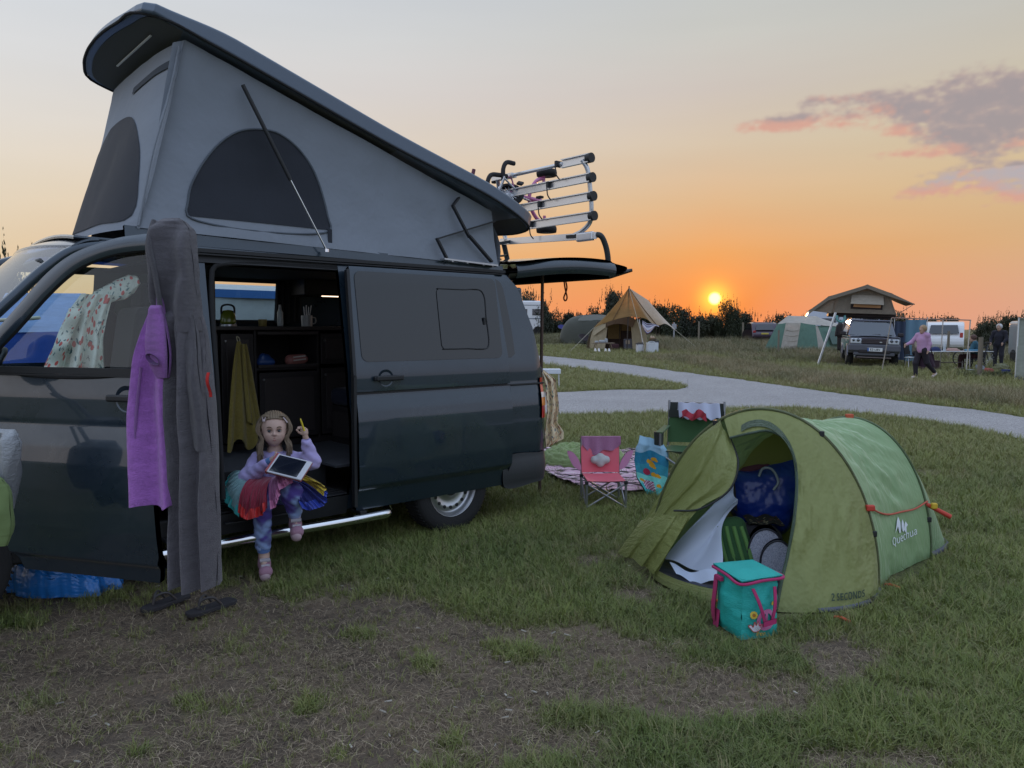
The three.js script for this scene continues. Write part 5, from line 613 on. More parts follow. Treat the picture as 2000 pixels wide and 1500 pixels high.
  part('backrest', quad([-0.26, 0.42, -0.22], [0.26, 0.42, -0.22], [-0.262, 0.66, -0.28], [0.262, 0.66, -0.28], 14, 10, (u) => [0, 0, -0.04 * sin(u * PI)], 0.008), greenF, c);
  part('headrest', quad([-0.262, 0.655, -0.272], [0.262, 0.655, -0.272], [-0.262, 0.8, -0.3], [0.262, 0.8, -0.3], 14, 6, (u) => [0, 0, -0.03 * sin(u * PI)], 0.012), darkF, c);
  for (const s of [-1, 1]) part('armrest', [flatBar([s * 0.27, 0.565, 0.24], [s * 0.27, 0.575, -0.24], 0.06, 0.012)], greenF, c);
  part('cup_holder', [cyl(0.045, 0.04, 0.12, -0.28, 0.51, 0.2, 18)], darkF, c);
  single('white_blue_shirt', sheet((u, v) => { const x = 1.60 + 0.36 * u, z = -7.36 + 0.13 * u; return [x, 0.81 - 0.16 * abs(v - 0.35) * 1.4 + 0.014 * sin(u * 22) * (v), z + (v - 0.35) * 0.09 + 0.012 * sin(u * 14)]; }, 40, 24, 0.008), phys([0.52, 0.55, 0.68], 0.9, 0, { bumpMap: weaveTex, bumpScale: 0.001 }), 'white and pale blue cloth draped over the headrest of the green chair', 'cloth');
  single('red_cloth', sheet((u, v) => [1.61 + 0.22 * u, 0.735 - 0.07 * v + 0.02 * sin(u * 11), -7.235 + 0.02 * sin(u * 17 + v * 3) + 0.05 * u], 30, 12, 0.008), cloth([0.5, 0.05, 0.08]), 'crumpled red cloth hanging below the pale cloth on the green chair', 'cloth');
  const towelTex = tex(512, 1024, (c2, w, h) => { reseed(61); const bands = ['rgb(70,176,176)', 'rgb(120,205,196)', 'rgb(52,140,160)', 'rgb(40,120,150)', 'rgb(140,176,196)']; for (let i = 0; i < 5; i++) { c2.fillStyle = bands[i]; c2.beginPath(); c2.moveTo(0, i * h / 5 - 30); for (let x = 0; x <= w; x += 20) c2.lineTo(x, i * h / 5 - 20 + 30 * sin(x * 0.015 + i)); c2.lineTo(w, h); c2.lineTo(0, h); c2.fill(); } for (let i = 0; i < 8; i++) for (let j = 0; j < 8; j++) { c2.fillStyle = (i + j) % 2 ? 'rgb(220,200,214)' : 'rgb(150,50,104)'; c2.fillRect(60 + i * 26, 100 + j * 22, 26, 22); } for (let i = 0; i < 9; i++) { c2.fillStyle = 'rgb(206,150,36)'; const x = 60 + rnd() * 380, y = 200 + rnd() * 500; c2.beginPath(); c2.ellipse(x, y, 40, 30, rnd() * 3, 0, 7); c2.fill(); c2.beginPath(); c2.ellipse(x + 30, y - 20, 22, 22, 0, 0, 7); c2.fill(); } c2.fillStyle = 'rgb(160,40,70)'; c2.beginPath(); c2.ellipse(180, 430, 60, 60, 0, 0, 7); c2.fill(); });
  single('beach_towel', sheet((u, v) => { const xl = tab([0, 0.18, 0.4, 0.7, 1], [1.19, 1.13, 1.11, 1.13, 1.22])(v), xr = tab([0, 0.15, 0.4, 1], [1.38, 1.42, 1.43, 1.40])(v); return [lerp(xl, xr, u), 0.52 - 0.05 * u - v * 0.5, -6.98 + 0.12 * v + 0.03 * sin(u * 9 + v * 3) + 0.02 * fbm(u * 4, v * 4, 1, 3) - (v < 0.1 ? (0.1 - v) * 1.2 : 0)]; }, 50, 50, 0.012), phys([1, 1, 1], 0.98, 0, { map: towelTex, bumpMap: pileTex, bumpScale: 0.004 }), 'turquoise beach towel with yellow figures and a pink check draped over the chair arm', 'towel');
}
// ---------------------------------------------------------------- green pop-up tent
{
  const gT = (c) => phys(c, 0.55, 0, { bumpMap: rep(creaseTex, 1.1, 1.4), bumpScale: 0.014, transmission: 0.22, thickness: 0 });
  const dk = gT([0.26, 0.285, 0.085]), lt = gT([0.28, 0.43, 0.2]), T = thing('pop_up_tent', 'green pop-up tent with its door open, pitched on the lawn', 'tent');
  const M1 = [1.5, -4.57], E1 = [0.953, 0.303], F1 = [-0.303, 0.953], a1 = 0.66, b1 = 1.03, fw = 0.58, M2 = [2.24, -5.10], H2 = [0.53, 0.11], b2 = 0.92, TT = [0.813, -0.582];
  const front = (X, Y) => { const sp = sqrt(max(1e-9, 1 - X * X)), t = 1 - min(1, Y / sp), f = fw * sp * pow(max(t, 0), 0.8) + (0.06 * fbm(X * 6, Y * 1.5, 3, 4) - 0.05 * abs(noise(X * 5 + Y * 1.4, Y * 1.1 - X * 0.6, 12)) - 0.026 * abs(noise(X * 11 - Y * 2, Y * 3, 15))) * sin(PI * clamp(t)) + 0.011 * sin((X * 2.2 - Y * 0.7) * 17 + 4 * noise(X * 3, Y * 3, 1)) * sin(PI * clamp(t)) * clamp(0.5 + noise(X * 4, Y * 4, 7)); return [M1[0] + E1[0] * a1 * X + F1[0] * f, b1 * Y, M1[1] + E1[1] * a1 * X + F1[1] * f]; };
  const hoop1 = (p) => [M1[0] + E1[0] * a1 * cos(p), b1 * sin(p), M1[1] + E1[1] * a1 * cos(p)], hoop2 = (p) => [M2[0] + H2[0] * cos(p), b2 * sin(p), M2[1] + H2[1] * cos(p)];
  const rimArc = (x0, x1, n = 26) => Array.from({ length: n + 1 }, (_, i) => { const a = lerp(Math.acos(x0), Math.acos(x1), i / n); return [cos(a), sin(a) * 0.9995]; });
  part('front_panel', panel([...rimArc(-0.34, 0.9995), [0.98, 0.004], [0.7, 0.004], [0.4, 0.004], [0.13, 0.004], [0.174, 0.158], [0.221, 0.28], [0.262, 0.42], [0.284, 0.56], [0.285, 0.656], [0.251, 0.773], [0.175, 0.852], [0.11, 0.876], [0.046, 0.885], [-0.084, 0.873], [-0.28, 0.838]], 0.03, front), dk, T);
  part('door_binding', [tube([[0.13, 0.01], [0.174, 0.158], [0.221, 0.28], [0.268, 0.453], [0.285, 0.656], [0.251, 0.773], [0.175, 0.852], [0.046, 0.885], [-0.084, 0.873], [-0.28, 0.836]].map((p) => front(p[0], p[1])), 0.009, 70, 6)], gT([0.06, 0.105, 0.06]), T);
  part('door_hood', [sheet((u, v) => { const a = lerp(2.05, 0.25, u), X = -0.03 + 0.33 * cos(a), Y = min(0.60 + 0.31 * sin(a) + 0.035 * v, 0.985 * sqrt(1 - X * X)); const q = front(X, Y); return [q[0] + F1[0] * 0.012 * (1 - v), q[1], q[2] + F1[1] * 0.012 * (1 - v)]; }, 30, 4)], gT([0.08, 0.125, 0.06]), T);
  // door flap drawn aside to the left
  const ca = new THREE.CatmullRomCurve3([hoop1(1.92), hoop1(2.2), hoop1(2.55), [0.86, 0.3, -4.86], [0.78, 0.13, -4.95], [0.715, 0.02, -5.02]].map((p) => V(...p)), false, 'centripetal'), cb = new THREE.CatmullRomCurve3([[1.318, 0.852, -4.6], [1.325, 0.72, -4.46], [1.27, 0.58, -4.42], [1.1, 0.45, -4.46], [0.96, 0.25, -4.46], [0.865, 0.045, -4.5]].map((p) => V(...p)), false, 'centripetal');
  const fold = (u, v) => { const p = ca.getPoint(v), q = cb.getPoint(v), r = p.lerp(q, u), k = sin(u * PI); return [r.x - 0.1 * k * (1 - v) * 0.5, r.y + 0.03 * k, r.z + 0.05 * k + (0.03 * sin(u * 16 + v * 4) + 0.02 * fbm(u * 5, v * 6, 2, 3)) * sin(clamp(u * 1.0) * PI) * (0.3 + v)]; };
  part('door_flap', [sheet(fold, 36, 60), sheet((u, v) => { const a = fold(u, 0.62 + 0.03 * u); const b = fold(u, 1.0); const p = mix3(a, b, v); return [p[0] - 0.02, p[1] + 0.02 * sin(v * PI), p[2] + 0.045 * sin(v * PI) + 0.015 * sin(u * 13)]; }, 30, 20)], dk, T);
  part('flap_hem', [tube([[1.318, 0.852, -4.6], [1.325, 0.72, -4.455], [1.27, 0.58, -4.415], [1.1, 0.45, -4.455], [0.965, 0.425, -4.52]], 0.006, 50, 6)], plasticBlack, T);
  const body = (u, p) => { const calm = 1 - 0.92 * exp(-(((u - 0.54) / 0.3) ** 2) - ((p - 0.27) / 0.17) ** 2), a = hoop1(p), b = hoop2(p), c = [lerp(M1[0], M2[0], u), 0, lerp(M1[1], M2[1], u)], q = mix3(a, b, u), k = 1 - 0.06 * sin(PI * u) + calm * 0.012 * sin((p * 3 + u * 2) * 6 + 3 * noise(u * 3, p * 4, 1)) * sin(PI * u) * clamp(0.4 + noise(u * 4, p * 3, 9)) + calm * (0.04 * fbm(u * 5, p * 4, 5, 4) - 0.03 * abs(noise(u * 4 + p * 3, p * 2 - u, 12)) - 0.016 * abs(noise(u * 9, p * 7, 15))) * sin(PI * u); return [c[0] + (q[0] - c[0]) * k, q[1] * (1 - 0.04 * sin(PI * u)) * (k + 0.06 * sin(PI * u)), c[2] + (q[2] - c[2]) * k]; };
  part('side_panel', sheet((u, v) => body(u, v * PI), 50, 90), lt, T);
  const tail = (p, v) => { const f = 0.75 * sin(p) * pow(v, 0.8) + 0.012 * fbm(p * 3, v * 4, 1, 3) * sin(PI * v); return [M2[0] + H2[0] * cos(p) + TT[0] * f, b2 * sin(p) * (1 - v), M2[1] + H2[1] * cos(p) + TT[1] * f]; };
  part('rear_panel', sheet((u, v) => tail(u * PI, v), 60, 24), gT([0.2, 0.33, 0.15]), T);
  part('front_hoop', [tube(Array.from({ length: 33 }, (_, i) => hoop1(i / 32 * PI)), 0.011, 90, 8)], gT([0.11, 0.13, 0.04]), T); part('rear_hoop', [tube(Array.from({ length: 33 }, (_, i) => hoop2(i / 32 * PI)), 0.01, 90, 8)], gT([0.1, 0.16, 0.06]), T);
  part('base_edging', [tube(Array.from({ length: 20 }, (_, i) => { const q = tail(i / 19 * PI * 0.62, 1); return [q[0], 0.02, q[2]]; }), 0.018, 50, 8), tube([0.45, 0.62, 0.8, 0.93, 0.995].map((X) => { const q = front(X, 0.004); return [q[0], 0.014, q[2]]; }), 0.013, 30, 8)], std([0.09, 0.095, 0.13], 0.7), T);
  part('front_lip', [sheet((u, v) => { const X = lerp(-0.98, 0.14, u), q = front(X, 0.004); return [q[0] + F1[0] * 0.01 * v - E1[0] * 0.0, 0.012 + 0.055 * (1 - v), q[2] - F1[1] * 0.05 * (1 - v)]; }, 30, 4), sheet((u, v) => { const X = lerp(-0.98, 0.14, u), q = front(X, 0.004); return [q[0] - F1[0] * 0.05 * v, 0.068 - 0.03 * v, q[2] - F1[1] * (0.05 + 0.05 * v)]; }, 30, 3)], dk, T);
  part('groundsheet', [sheet((u, v) => { const X = lerp(-0.94, 0.94, u), s = sqrt(1 - X * X); const f = lerp(-0.1, 0.5 * s, v); return [M1[0] + E1[0] * a1 * X + F1[0] * f, 0.05 + 0.012 * fbm(u * 6, v * 5, 2, 3), M1[1] + E1[1] * a1 * X + F1[1] * f]; }, 30, 14), sheet((u, v) => { const w = lerp(-0.9, 0.9, v), q = mix3([M1[0] + E1[0] * a1 * w, 0.045, M1[1] + E1[1] * a1 * w], [M2[0] + H2[0] * w, 0.045, M2[1] + H2[1] * w], u); return q; }, 10, 8)], std([0.035, 0.036, 0.055], 0.6), T);
  part('inner_door', [sheet((u, v) => { const a = mix3([1.335, 0.58, -4.62], [0.93, 0.1, -4.62], v), b = mix3([1.36, 0.45, -4.56], [1.2, 0.09, -4.33], v); const p = mix3(a, b, u); return [p[0] - 0.1 * u * sin(v * PI) * (1 - v), p[1] + 0.015 * sin(u * 9), p[2] + 0.02 * sin(u * 10 + v * 6)]; }, 30, 30), sheet((u, v) => { const p = mix3(mix3([1.2, 0.1, -4.33], [0.94, 0.1, -4.5], u), mix3([1.2, 0.06, -4.25], [0.96, 0.06, -4.4], u), v); return [p[0], p[1] + 0.02 * sin(u * 8), p[2]]; }, 16, 4), sheet((u, v) => { const p = mix3(mix3([1.71, 0.36, -4.42], [1.56, 0.08, -4.28], v), mix3([1.75, 0.3, -4.5], [1.7, 0.1, -4.4], v), u); return [p[0] - 0.05 * sin(v * PI) * (1 - u), p[1], p[2]]; }, 8, 20)], phys([0.55, 0.62, 0.76], 0.7, 0, { transmission: 0.15, thickness: 0, bumpMap: weaveTex, bumpScale: 0.001 }), T);
  part('inner_wall', [sheet((u, v) => { const p = lerp(0.15, PI - 0.15, u), q = body(lerp(0.5, 0.62, v), p), c = [lerp(M1[0], M2[0], 0.56), 0, lerp(M1[1], M2[1], 0.56)]; const k = lerp(0.96, 0.02, v); return [c[0] + (q[0] - c[0]) * k, q[1] * lerp(0.97, 0.5, v), c[2] + (q[2] - c[2]) * k]; }, 40, 12)], phys([0.26, 0.27, 0.06], 0.8, 0, { transmission: 0.4, thickness: 0 }), T);
  part('mesh_panel', [sheet((u, v) => { const p = mix3(mix3([1.325, 0.85, -4.66], [1.36, 0.8, -4.72], u), mix3([1.34, 0.42, -4.62], [1.43, 0.35, -4.8], u), v); return p; }, 6, 12)], std([0.03, 0.02, 0.018], 0.9), T);
  part('tension_strap', [tube([[0, 0.481], [0.2, 0.44], [0.4, 0.412], [0.6, 0.402], [0.8, 0.395], [1, 0.42]].map(([u, p]) => { const q = body(u, p), c = [lerp(M1[0], M2[0], u), 0, lerp(M1[1], M2[1], u)]; return [c[0] + (q[0] - c[0]) * 1.03, q[1], c[2] + (q[2] - c[2]) * 1.03]; }), 0.006, 40, 6)], std([0.5, 0.1, 0.06], 0.7), T, 'red tension strap');
  part('strap_buckle', [box(0.05, 0.035, 0.03, ...hoop1(0.481).map((v, i) => v + [0.01, 0, 0.02][i]), 0.008), bar(hoop2(0.4), hoop2(0.4).map((v, i) => v + [0.15, -0.08, 0.03][i]), 0.013, 0.016)], std([0.52, 0.05, 0.03], 0.6), T); part('strap_toggle', [box(0.04, 0.04, 0.03, ...hoop2(0.4).map((v, i) => v + [0.045, -0.01, 0.02][i]), 0.01)], std([0.62, 0.4, 0.03], 0.6), T);
  for (const [f, p] of [[hoop1, 0.32], [hoop1, 1.05], [hoop1, 2.0], [hoop2, 0.28]]) part('pole_clip', [box(0.03, 0.035, 0.03, ...f(p), 0.006)], plasticBlack, T); part('pole_clip', [box(0.05, 0.03, 0.03, ...hoop2(1.55).map((v, i) => v + [0, 0.008, 0][i]), 0.006)], std([0.5, 0.09, 0.04], 0.7), T, 'orange clip');
  const lift = (f, k = 0.004) => (x, y) => { const q = V(...f(x, y)), e = 2e-3, n = V(...f(x + e, y)).sub(V(...f(x - e, y))).cross(V(...f(x, y + e)).sub(V(...f(x, y - e)))).normalize(); if (n.z < 0) n.negate(); return q.addScaledVector(n, k).toArray(); };
  const bl = lift(body, 0.008), white = std([0.72, 0.76, 0.8], 0.6);
  part('brand_lettering', print('Quechua', 0.083, (x, y) => bl(0.364 + x * 0.92, 0.196 + y * 0.62 + x * 0.03), fontReg), white, T, 'white lettering');
  part('brand_emblem', [[[0.44, 0.272], [0.5, 0.345], [0.546, 0.374], [0.556, 0.33], [0.53, 0.262], [0.505, 0.262], [0.5, 0.31]], [[0.535, 0.262], [0.58, 0.33], [0.6, 0.347], [0.61, 0.31], [0.59, 0.258], [0.565, 0.268], [0.565, 0.3]], [[0.595, 0.272], [0.62, 0.31], [0.64, 0.326], [0.665, 0.297], [0.64, 0.285], [0.635, 0.262], [0.615, 0.252]]].map((q) => panel(q, 0.03, bl)), white, T, 'white jagged mountain emblem');
  part('size_lettering', print('2 SECONDS', 0.0355, (x, y) => lift(front, 0.012)(0.545 + x * 1.05, 0.05 + y * 0.95 - x * 0.02), font), std([0.035, 0.06, 0.04], 0.8), T, 'dark stencil lettering');
  for (const q of [[1.69, 0.02, -3.87], [1.12, 0.02, -4.12], [2.2, 0.02, -4.38]]) part('peg_loop', [tube([[q[0] - 0.02, 0.02, q[2] - 0.01], [q[0], 0.03, q[2] + 0.03], [q[0] + 0.03, 0.02, q[2] + 0.05], [q[0] + 0.02, 0.015, q[2] + 0.01]], 0.008, 18, 6)], std([0.58, 0.06, 0.025], 0.7), T, 'red webbing peg loop');
  keepOff.push([1.5, -4.4, 0.52], [1.75, -4.7, 0.5], [2.2, -5.0, 0.5], [2.5, -5.25, 0.42], [1.15, -4.6, 0.4], [1.45, -4.25, 0.25], [0.95, -4.8, 0.25]);
  // things inside
  const lump = (caps, c, half, res, k = 0.05, wr = 0.012) => { const f = sdfOf(caps, k); return solid((x, y, z) => f(x, y, z) + wr * fbm(x * 9, y * 9, z * 9, 3), c, half, res); };
  const sh = thing('blue_carrier_sack', 'large royal blue shopping bag stuffed full inside the green tent', 'bag'); part('bag_body', lump([cap([1.53, 0.4, -4.93], [1.72, 0.4, -4.9], 0.13, 0.13), cap([1.5, 0.5, -4.93], [1.78, 0.52, -4.9], 0.09, 0.11), cap([1.55, 0.29, -4.9], [1.7, 0.28, -4.88], 0.1), cap([1.72, 0.55, -4.95], [1.82, 0.6, -4.95], 0.09)], [1.64, 0.45, -4.92], 0.34, 60, 0.05, 0.02), phys([0.006, 0.03, 0.24], 0.35, 0, { clearcoat: 0.2 }), sh); part('bag_handle', [tube([[1.56, 0.58, -4.8], [1.58, 0.63, -4.79], [1.63, 0.63, -4.78], [1.67, 0.55, -4.765], [1.64, 0.5, -4.76]], 0.008, 24, 6)], cloth([0.28, 0.32, 0.36]), sh); part('clothes_on_top', lump([cap([1.52, 0.58, -4.95], [1.58, 0.6, -4.95], 0.04), cap([1.62, 0.62, -4.96], [1.66, 0.62, -4.95], 0.035)], [1.59, 0.6, -4.95], 0.16, 30, 0.03, 0.012), cloth([0.1, 0.03, 0.05]), sh);
  const mt = thing('striped_green_bag', 'dark green bag with pale leaf stripes standing inside the tent doorway', 'bag'); part('bag_body', lump([cap([1.26, 0.3, -4.58], [1.31, 0.14, -4.52], 0.07, 0.075), cap([1.35, 0.31, -4.58], [1.39, 0.15, -4.52], 0.065, 0.07)], [1.32, 0.22, -4.55], 0.22, 46, 0.04, 0.008), cloth([0.02, 0.07, 0.02]), mt); for (let i = 0; i < 4; i++) part('leaf_stripe', [tube([[1.235 + i * 0.045, 0.33, -4.52], [1.24 + i * 0.05, 0.25, -4.482], [1.265 + i * 0.05, 0.14, -4.455], [1.285 + i * 0.045, 0.075, -4.45]], 0.013, 24, 8)], cloth([0.09, 0.2, 0.05]), mt);
  const dh = thing('dark_holdall', 'dark grey holdall lying between the striped bag and the backpack in the tent', 'bag'); part('bag_body', lump([cap([1.4, 0.2, -4.68], [1.56, 0.2, -4.66], 0.11, 0.11), cap([1.42, 0.12, -4.62], [1.52, 0.12, -4.62], 0.09)], [1.48, 0.18, -4.66], 0.26, 40, 0.05, 0.01), cloth([0.025, 0.023, 0.03]), dh); part('patterned_flap', [quad([1.45, 0.315, -4.62], [1.66, 0.32, -4.6], [1.45, 0.335, -4.75], [1.66, 0.34, -4.75], 12, 6, (u) => [0, 0.01 * sin(u * 12), 0], 0.008)], phys([1, 1, 1], 0.9, 0, { map: tex(128, 128, (c, w, h) => { reseed(4); c.fillStyle = 'rgb(30,28,24)'; c.fillRect(0, 0, w, h); for (let i = 0; i < 40; i++) { c.fillStyle = i % 2 ? 'rgb(140,130,100)' : 'rgb(110,60,40)'; c.fillRect(rnd() * w, rnd() * h, 8, 6); } }) }), dh);
  const speck = tex(256, 256, (c, w, h) => { reseed(14); c.fillStyle = 'rgb(150,155,172)'; c.fillRect(0, 0, w, h); for (let i = 0; i < 2600; i++) { const v = 60 + rnd() * 150 | 0; c.fillStyle = `rgb(${v},${v},${v + 12})`; c.fillRect(rnd() * w, rnd() * h, 3, 3); } });
  const bp = thing('backpack', 'grey speckled backpack with dark piping just inside the tent doorway', 'backpack'), bpm = phys([1, 1, 1], 0.9, 0, { map: rep(speck, 6, 6) });
  const arch = (x0, x1, y1) => smooth([[x0, 0.07], [x0 + 0.003, 0.19], [lerp(x0, x1, 0.22), y1 - 0.03], [lerp(x0, x1, 0.55), y1], [lerp(x0, x1, 0.85), y1 - 0.03], [x1, 0.2], [x1, 0.07]], 40, false);
  part('bag_body', panel(arch(1.39, 1.585, 0.335), 0.05, (x, y) => [x, y, -4.44 + 0.25 * (x - 1.49)], 0.11), bpm, bp); part('front_pocket', panel(arch(1.45, 1.62, 0.285), 0.05, (x, y) => [x, y, -4.385 + 0.25 * (x - 1.49)], 0.05), bpm, bp); part('zip_piping', [tube(arch(1.39, 1.585, 0.335).filter((_, i) => i % 3 === 0).map((p) => [p[0], p[1], -4.44 + 0.25 * (p[0] - 1.49)]), 0.006, 50, 6), tube(arch(1.45, 1.62, 0.285).filter((_, i) => i % 3 === 0).map((p) => [p[0], p[1], -4.385 + 0.25 * (p[0] - 1.49)]), 0.006, 50, 6)], std([0.01, 0.011, 0.02], 0.6), bp);
  single('blue_drink_bottle', at(lathe([[0, 0], [0.028, 0], [0.03, 0.01], [0.03, 0.15], [0.018, 0.17], [0.016, 0.19], [0, 0.195]], 20), 1.545, 0.13, -4.54), phys([0.03, 0.26, 0.38], 0.3), 'light blue drink bottle poking up behind the grey backpack', 'bottle');
}
// insulated shopping bag
{
  const tq = phys([0.02, 0.42, 0.37], 0.6, 0, { bumpMap: rep(pileTex, 2, 2), bumpScale: 0.004 }), pk = cloth([0.42, 0.03, 0.13]);
  const g = thing('cool_bag', 'turquoise cool bag with pink straps and a peace sign print, in front of the tent', 'bag', [1.107, 0, -3.62], 0.27);
  // local x runs along the printed face, -z back along the other face
  const W = 0.205, D = 0.235, H = 0.3, bul = (x, y, z) => 0.012 * fbm(x * 14, y * 12, z * 14, 3);
  const shape = (u, y) => { const p = u * 4 % 4, k = floor(p), t = p - k, c = [[0, 0], [W, 0], [W, -D], [0, -D]], a = c[k % 4], b = c[(k + 1) % 4]; let x = lerp(a[0], b[0], t), z = lerp(a[1], b[1], t); const sq = 0.022 * sin(t * PI) * sin(y / H * PI) * (k === 3 ? 1.6 : 1), n = [[0, 1], [1, 0], [0, -1], [-1, 0]][k % 4], pin = 1 - 0.10 * sin(y / H * PI * 0.9) * (k === 3 || k === 0 ? 0.5 : 0.5); x = W / 2 + (x - W / 2) * pin; z = -D / 2 + (z + D / 2) * pin; const w = bul(x, y, z) * 1.3; return [x + n[0] * (sq + w), y, z + n[1] * (sq + w)]; };
  part('bag_side', sheet((u, v) => shape(u * 0.99999, 0.004 + v * H), 96, 36), tq, g);
  part('bag_lid', [sheet((u, v) => { const x = lerp(-0.012, W + 0.012, u), z = lerp(0.012, -D - 0.012, v); return [x, H + 0.016 * sin(u * PI) * sin(v * PI) + 0.006 - 0.012 * (1 - u) * (1 - v), z]; }, 16, 16, 0.012), quad([0, 0.006, 0], [W, 0.006, 0], [0, 0.006, -D], [W, 0.006, -D], 2, 2)], tq, g);
  part('lid_zip', [tube([[-0.016, H - 0.004, -D - 0.01], [-0.016, H - 0.006, -D / 2], [-0.014, H - 0.016, 0.012], [W / 2, H - 0.006, 0.018], [W + 0.014, H, 0.014], [W + 0.016, H, -D / 2], [W + 0.012, H, -D - 0.01]], 0.0075, 70, 8)], pk, g);
  part('front_strap', [[0.045, 0.085], [0.165, 0.12]].map(([x, xb], i) => sheet((u, v) => { const p = mix3([x, 0.262, 0.022], [xb + (i ? 0.02 : 0.015), 0.1, 0.045], v); return [p[0] + (u - 0.5) * 0.017, p[1], p[2] + 0.014 * sin(v * PI)]; }, 3, 16, 0.004)).concat([sheet((u, v) => [lerp(0.09, 0.16, u), 0.09 + (v - 0.5) * 0.026 + 0.012 * u, 0.05], 6, 2, 0.004)]), pk, g);
  part('side_strap', [sheet((u, v) => [-0.026 - 0.014 * sin(v * PI), lerp(0.262, 0.03, v), -D * 0.82 + (u - 0.5) * 0.035 + 0.01 * sin(v * 5)], 3, 20, 0.005), box(0.02, 0.022, 0.06, -0.024, 0.262, -D * 0.72, 0.004)], pk, g);
  part('side_patch', [sheet((u, v) => [-0.018 - 0.01 * v, lerp(0.095, 0.008, v), -D * 0.9 + u * 0.05], 3, 6, 0.003)], pk, g);
  const onF = (k) => (x, y) => { const q = shape(clamp(x / W, 0.001, 0.99) / 4, y); return [q[0], q[1], q[2] + k + 0.003]; };
  const ring = (cx, cy, r0, r1, n = 28) => { const o = arc(cx, cy, r1, 0, 2 * PI, n).slice(0, -1), i = arc(cx, cy, r0, 0, 2 * PI, n).slice(0, -1); return [o, [i]]; };
  { const [o, i] = ring(0.125, 0.1, 0.034, 0.054); part('peace_sign', [panel(o, 0.008, onF(0.005), 0, i), panel([[0.118, 0.05], [0.132, 0.05], [0.132, 0.15], [0.118, 0.15]], 0.02, onF(0.006)), panel([[0.118, 0.1], [0.085, 0.07], [0.093, 0.062], [0.125, 0.092], [0.157, 0.062], [0.165, 0.07], [0.132, 0.1]], 0.02, onF(0.007))], std([0.62, 0.2, 0.4], 0.7), g, 'pink peace sign print'); }
  part('flower_print', [Array.from({ length: 9 }, (_, i) => { const a = i / 9 * 2 * PI; return panel(arc(0.055 + 0.014 * cos(a), 0.128 + 0.014 * sin(a), 0.006, 0, 2 * PI, 8).slice(0, -1), 0.02, onF(0.005)); }), panel(arc(0.17, 0.175, 0.011, 0, 2 * PI, 10).slice(0, -1), 0.02, onF(0.005))].flat(), std([0.7, 0.5, 0.06], 0.7), g, 'yellow flower print'); part('flower_centre', [panel(arc(0.055, 0.128, 0.009, 0, 2 * PI, 12).slice(0, -1), 0.02, onF(0.006))], std([0.4, 0.16, 0.02], 0.7), g);
  const dove = [[0.03, 0.075], [0.045, 0.078], [0.055, 0.066], [0.062, 0.095], [0.07, 0.075], [0.08, 0.098], [0.084, 0.075], [0.1, 0.08], [0.094, 0.055], [0.078, 0.043], [0.058, 0.045], [0.046, 0.058]]; part('tulip_print', [panel(dove, 0.02, onF(0.007))], std([0.72, 0.7, 0.78], 0.7), g, 'white tulip print'); part('tulip_outline', [tube(dove.map((p) => onF(0.006)(...p)), 0.0022, 60, 5, true)], std([0.5, 0.06, 0.05], 0.7), g);
  part('bird_print', [panel([[0.16, 0.115], [0.168, 0.15], [0.176, 0.115], [0.186, 0.14], [0.182, 0.105], [0.168, 0.1]], 0.02, onF(0.006))], std([0.65, 0.72, 0.75], 0.7), g); part('small_lettering', [print('Pen', 0.021, (x, y) => onF(0.006)(0.075 + x, 0.022 + y), font)], std([0.62, 0.4, 0.06], 0.7), g);
  keepOff.push([1.13, -3.74, 0.17]);
}
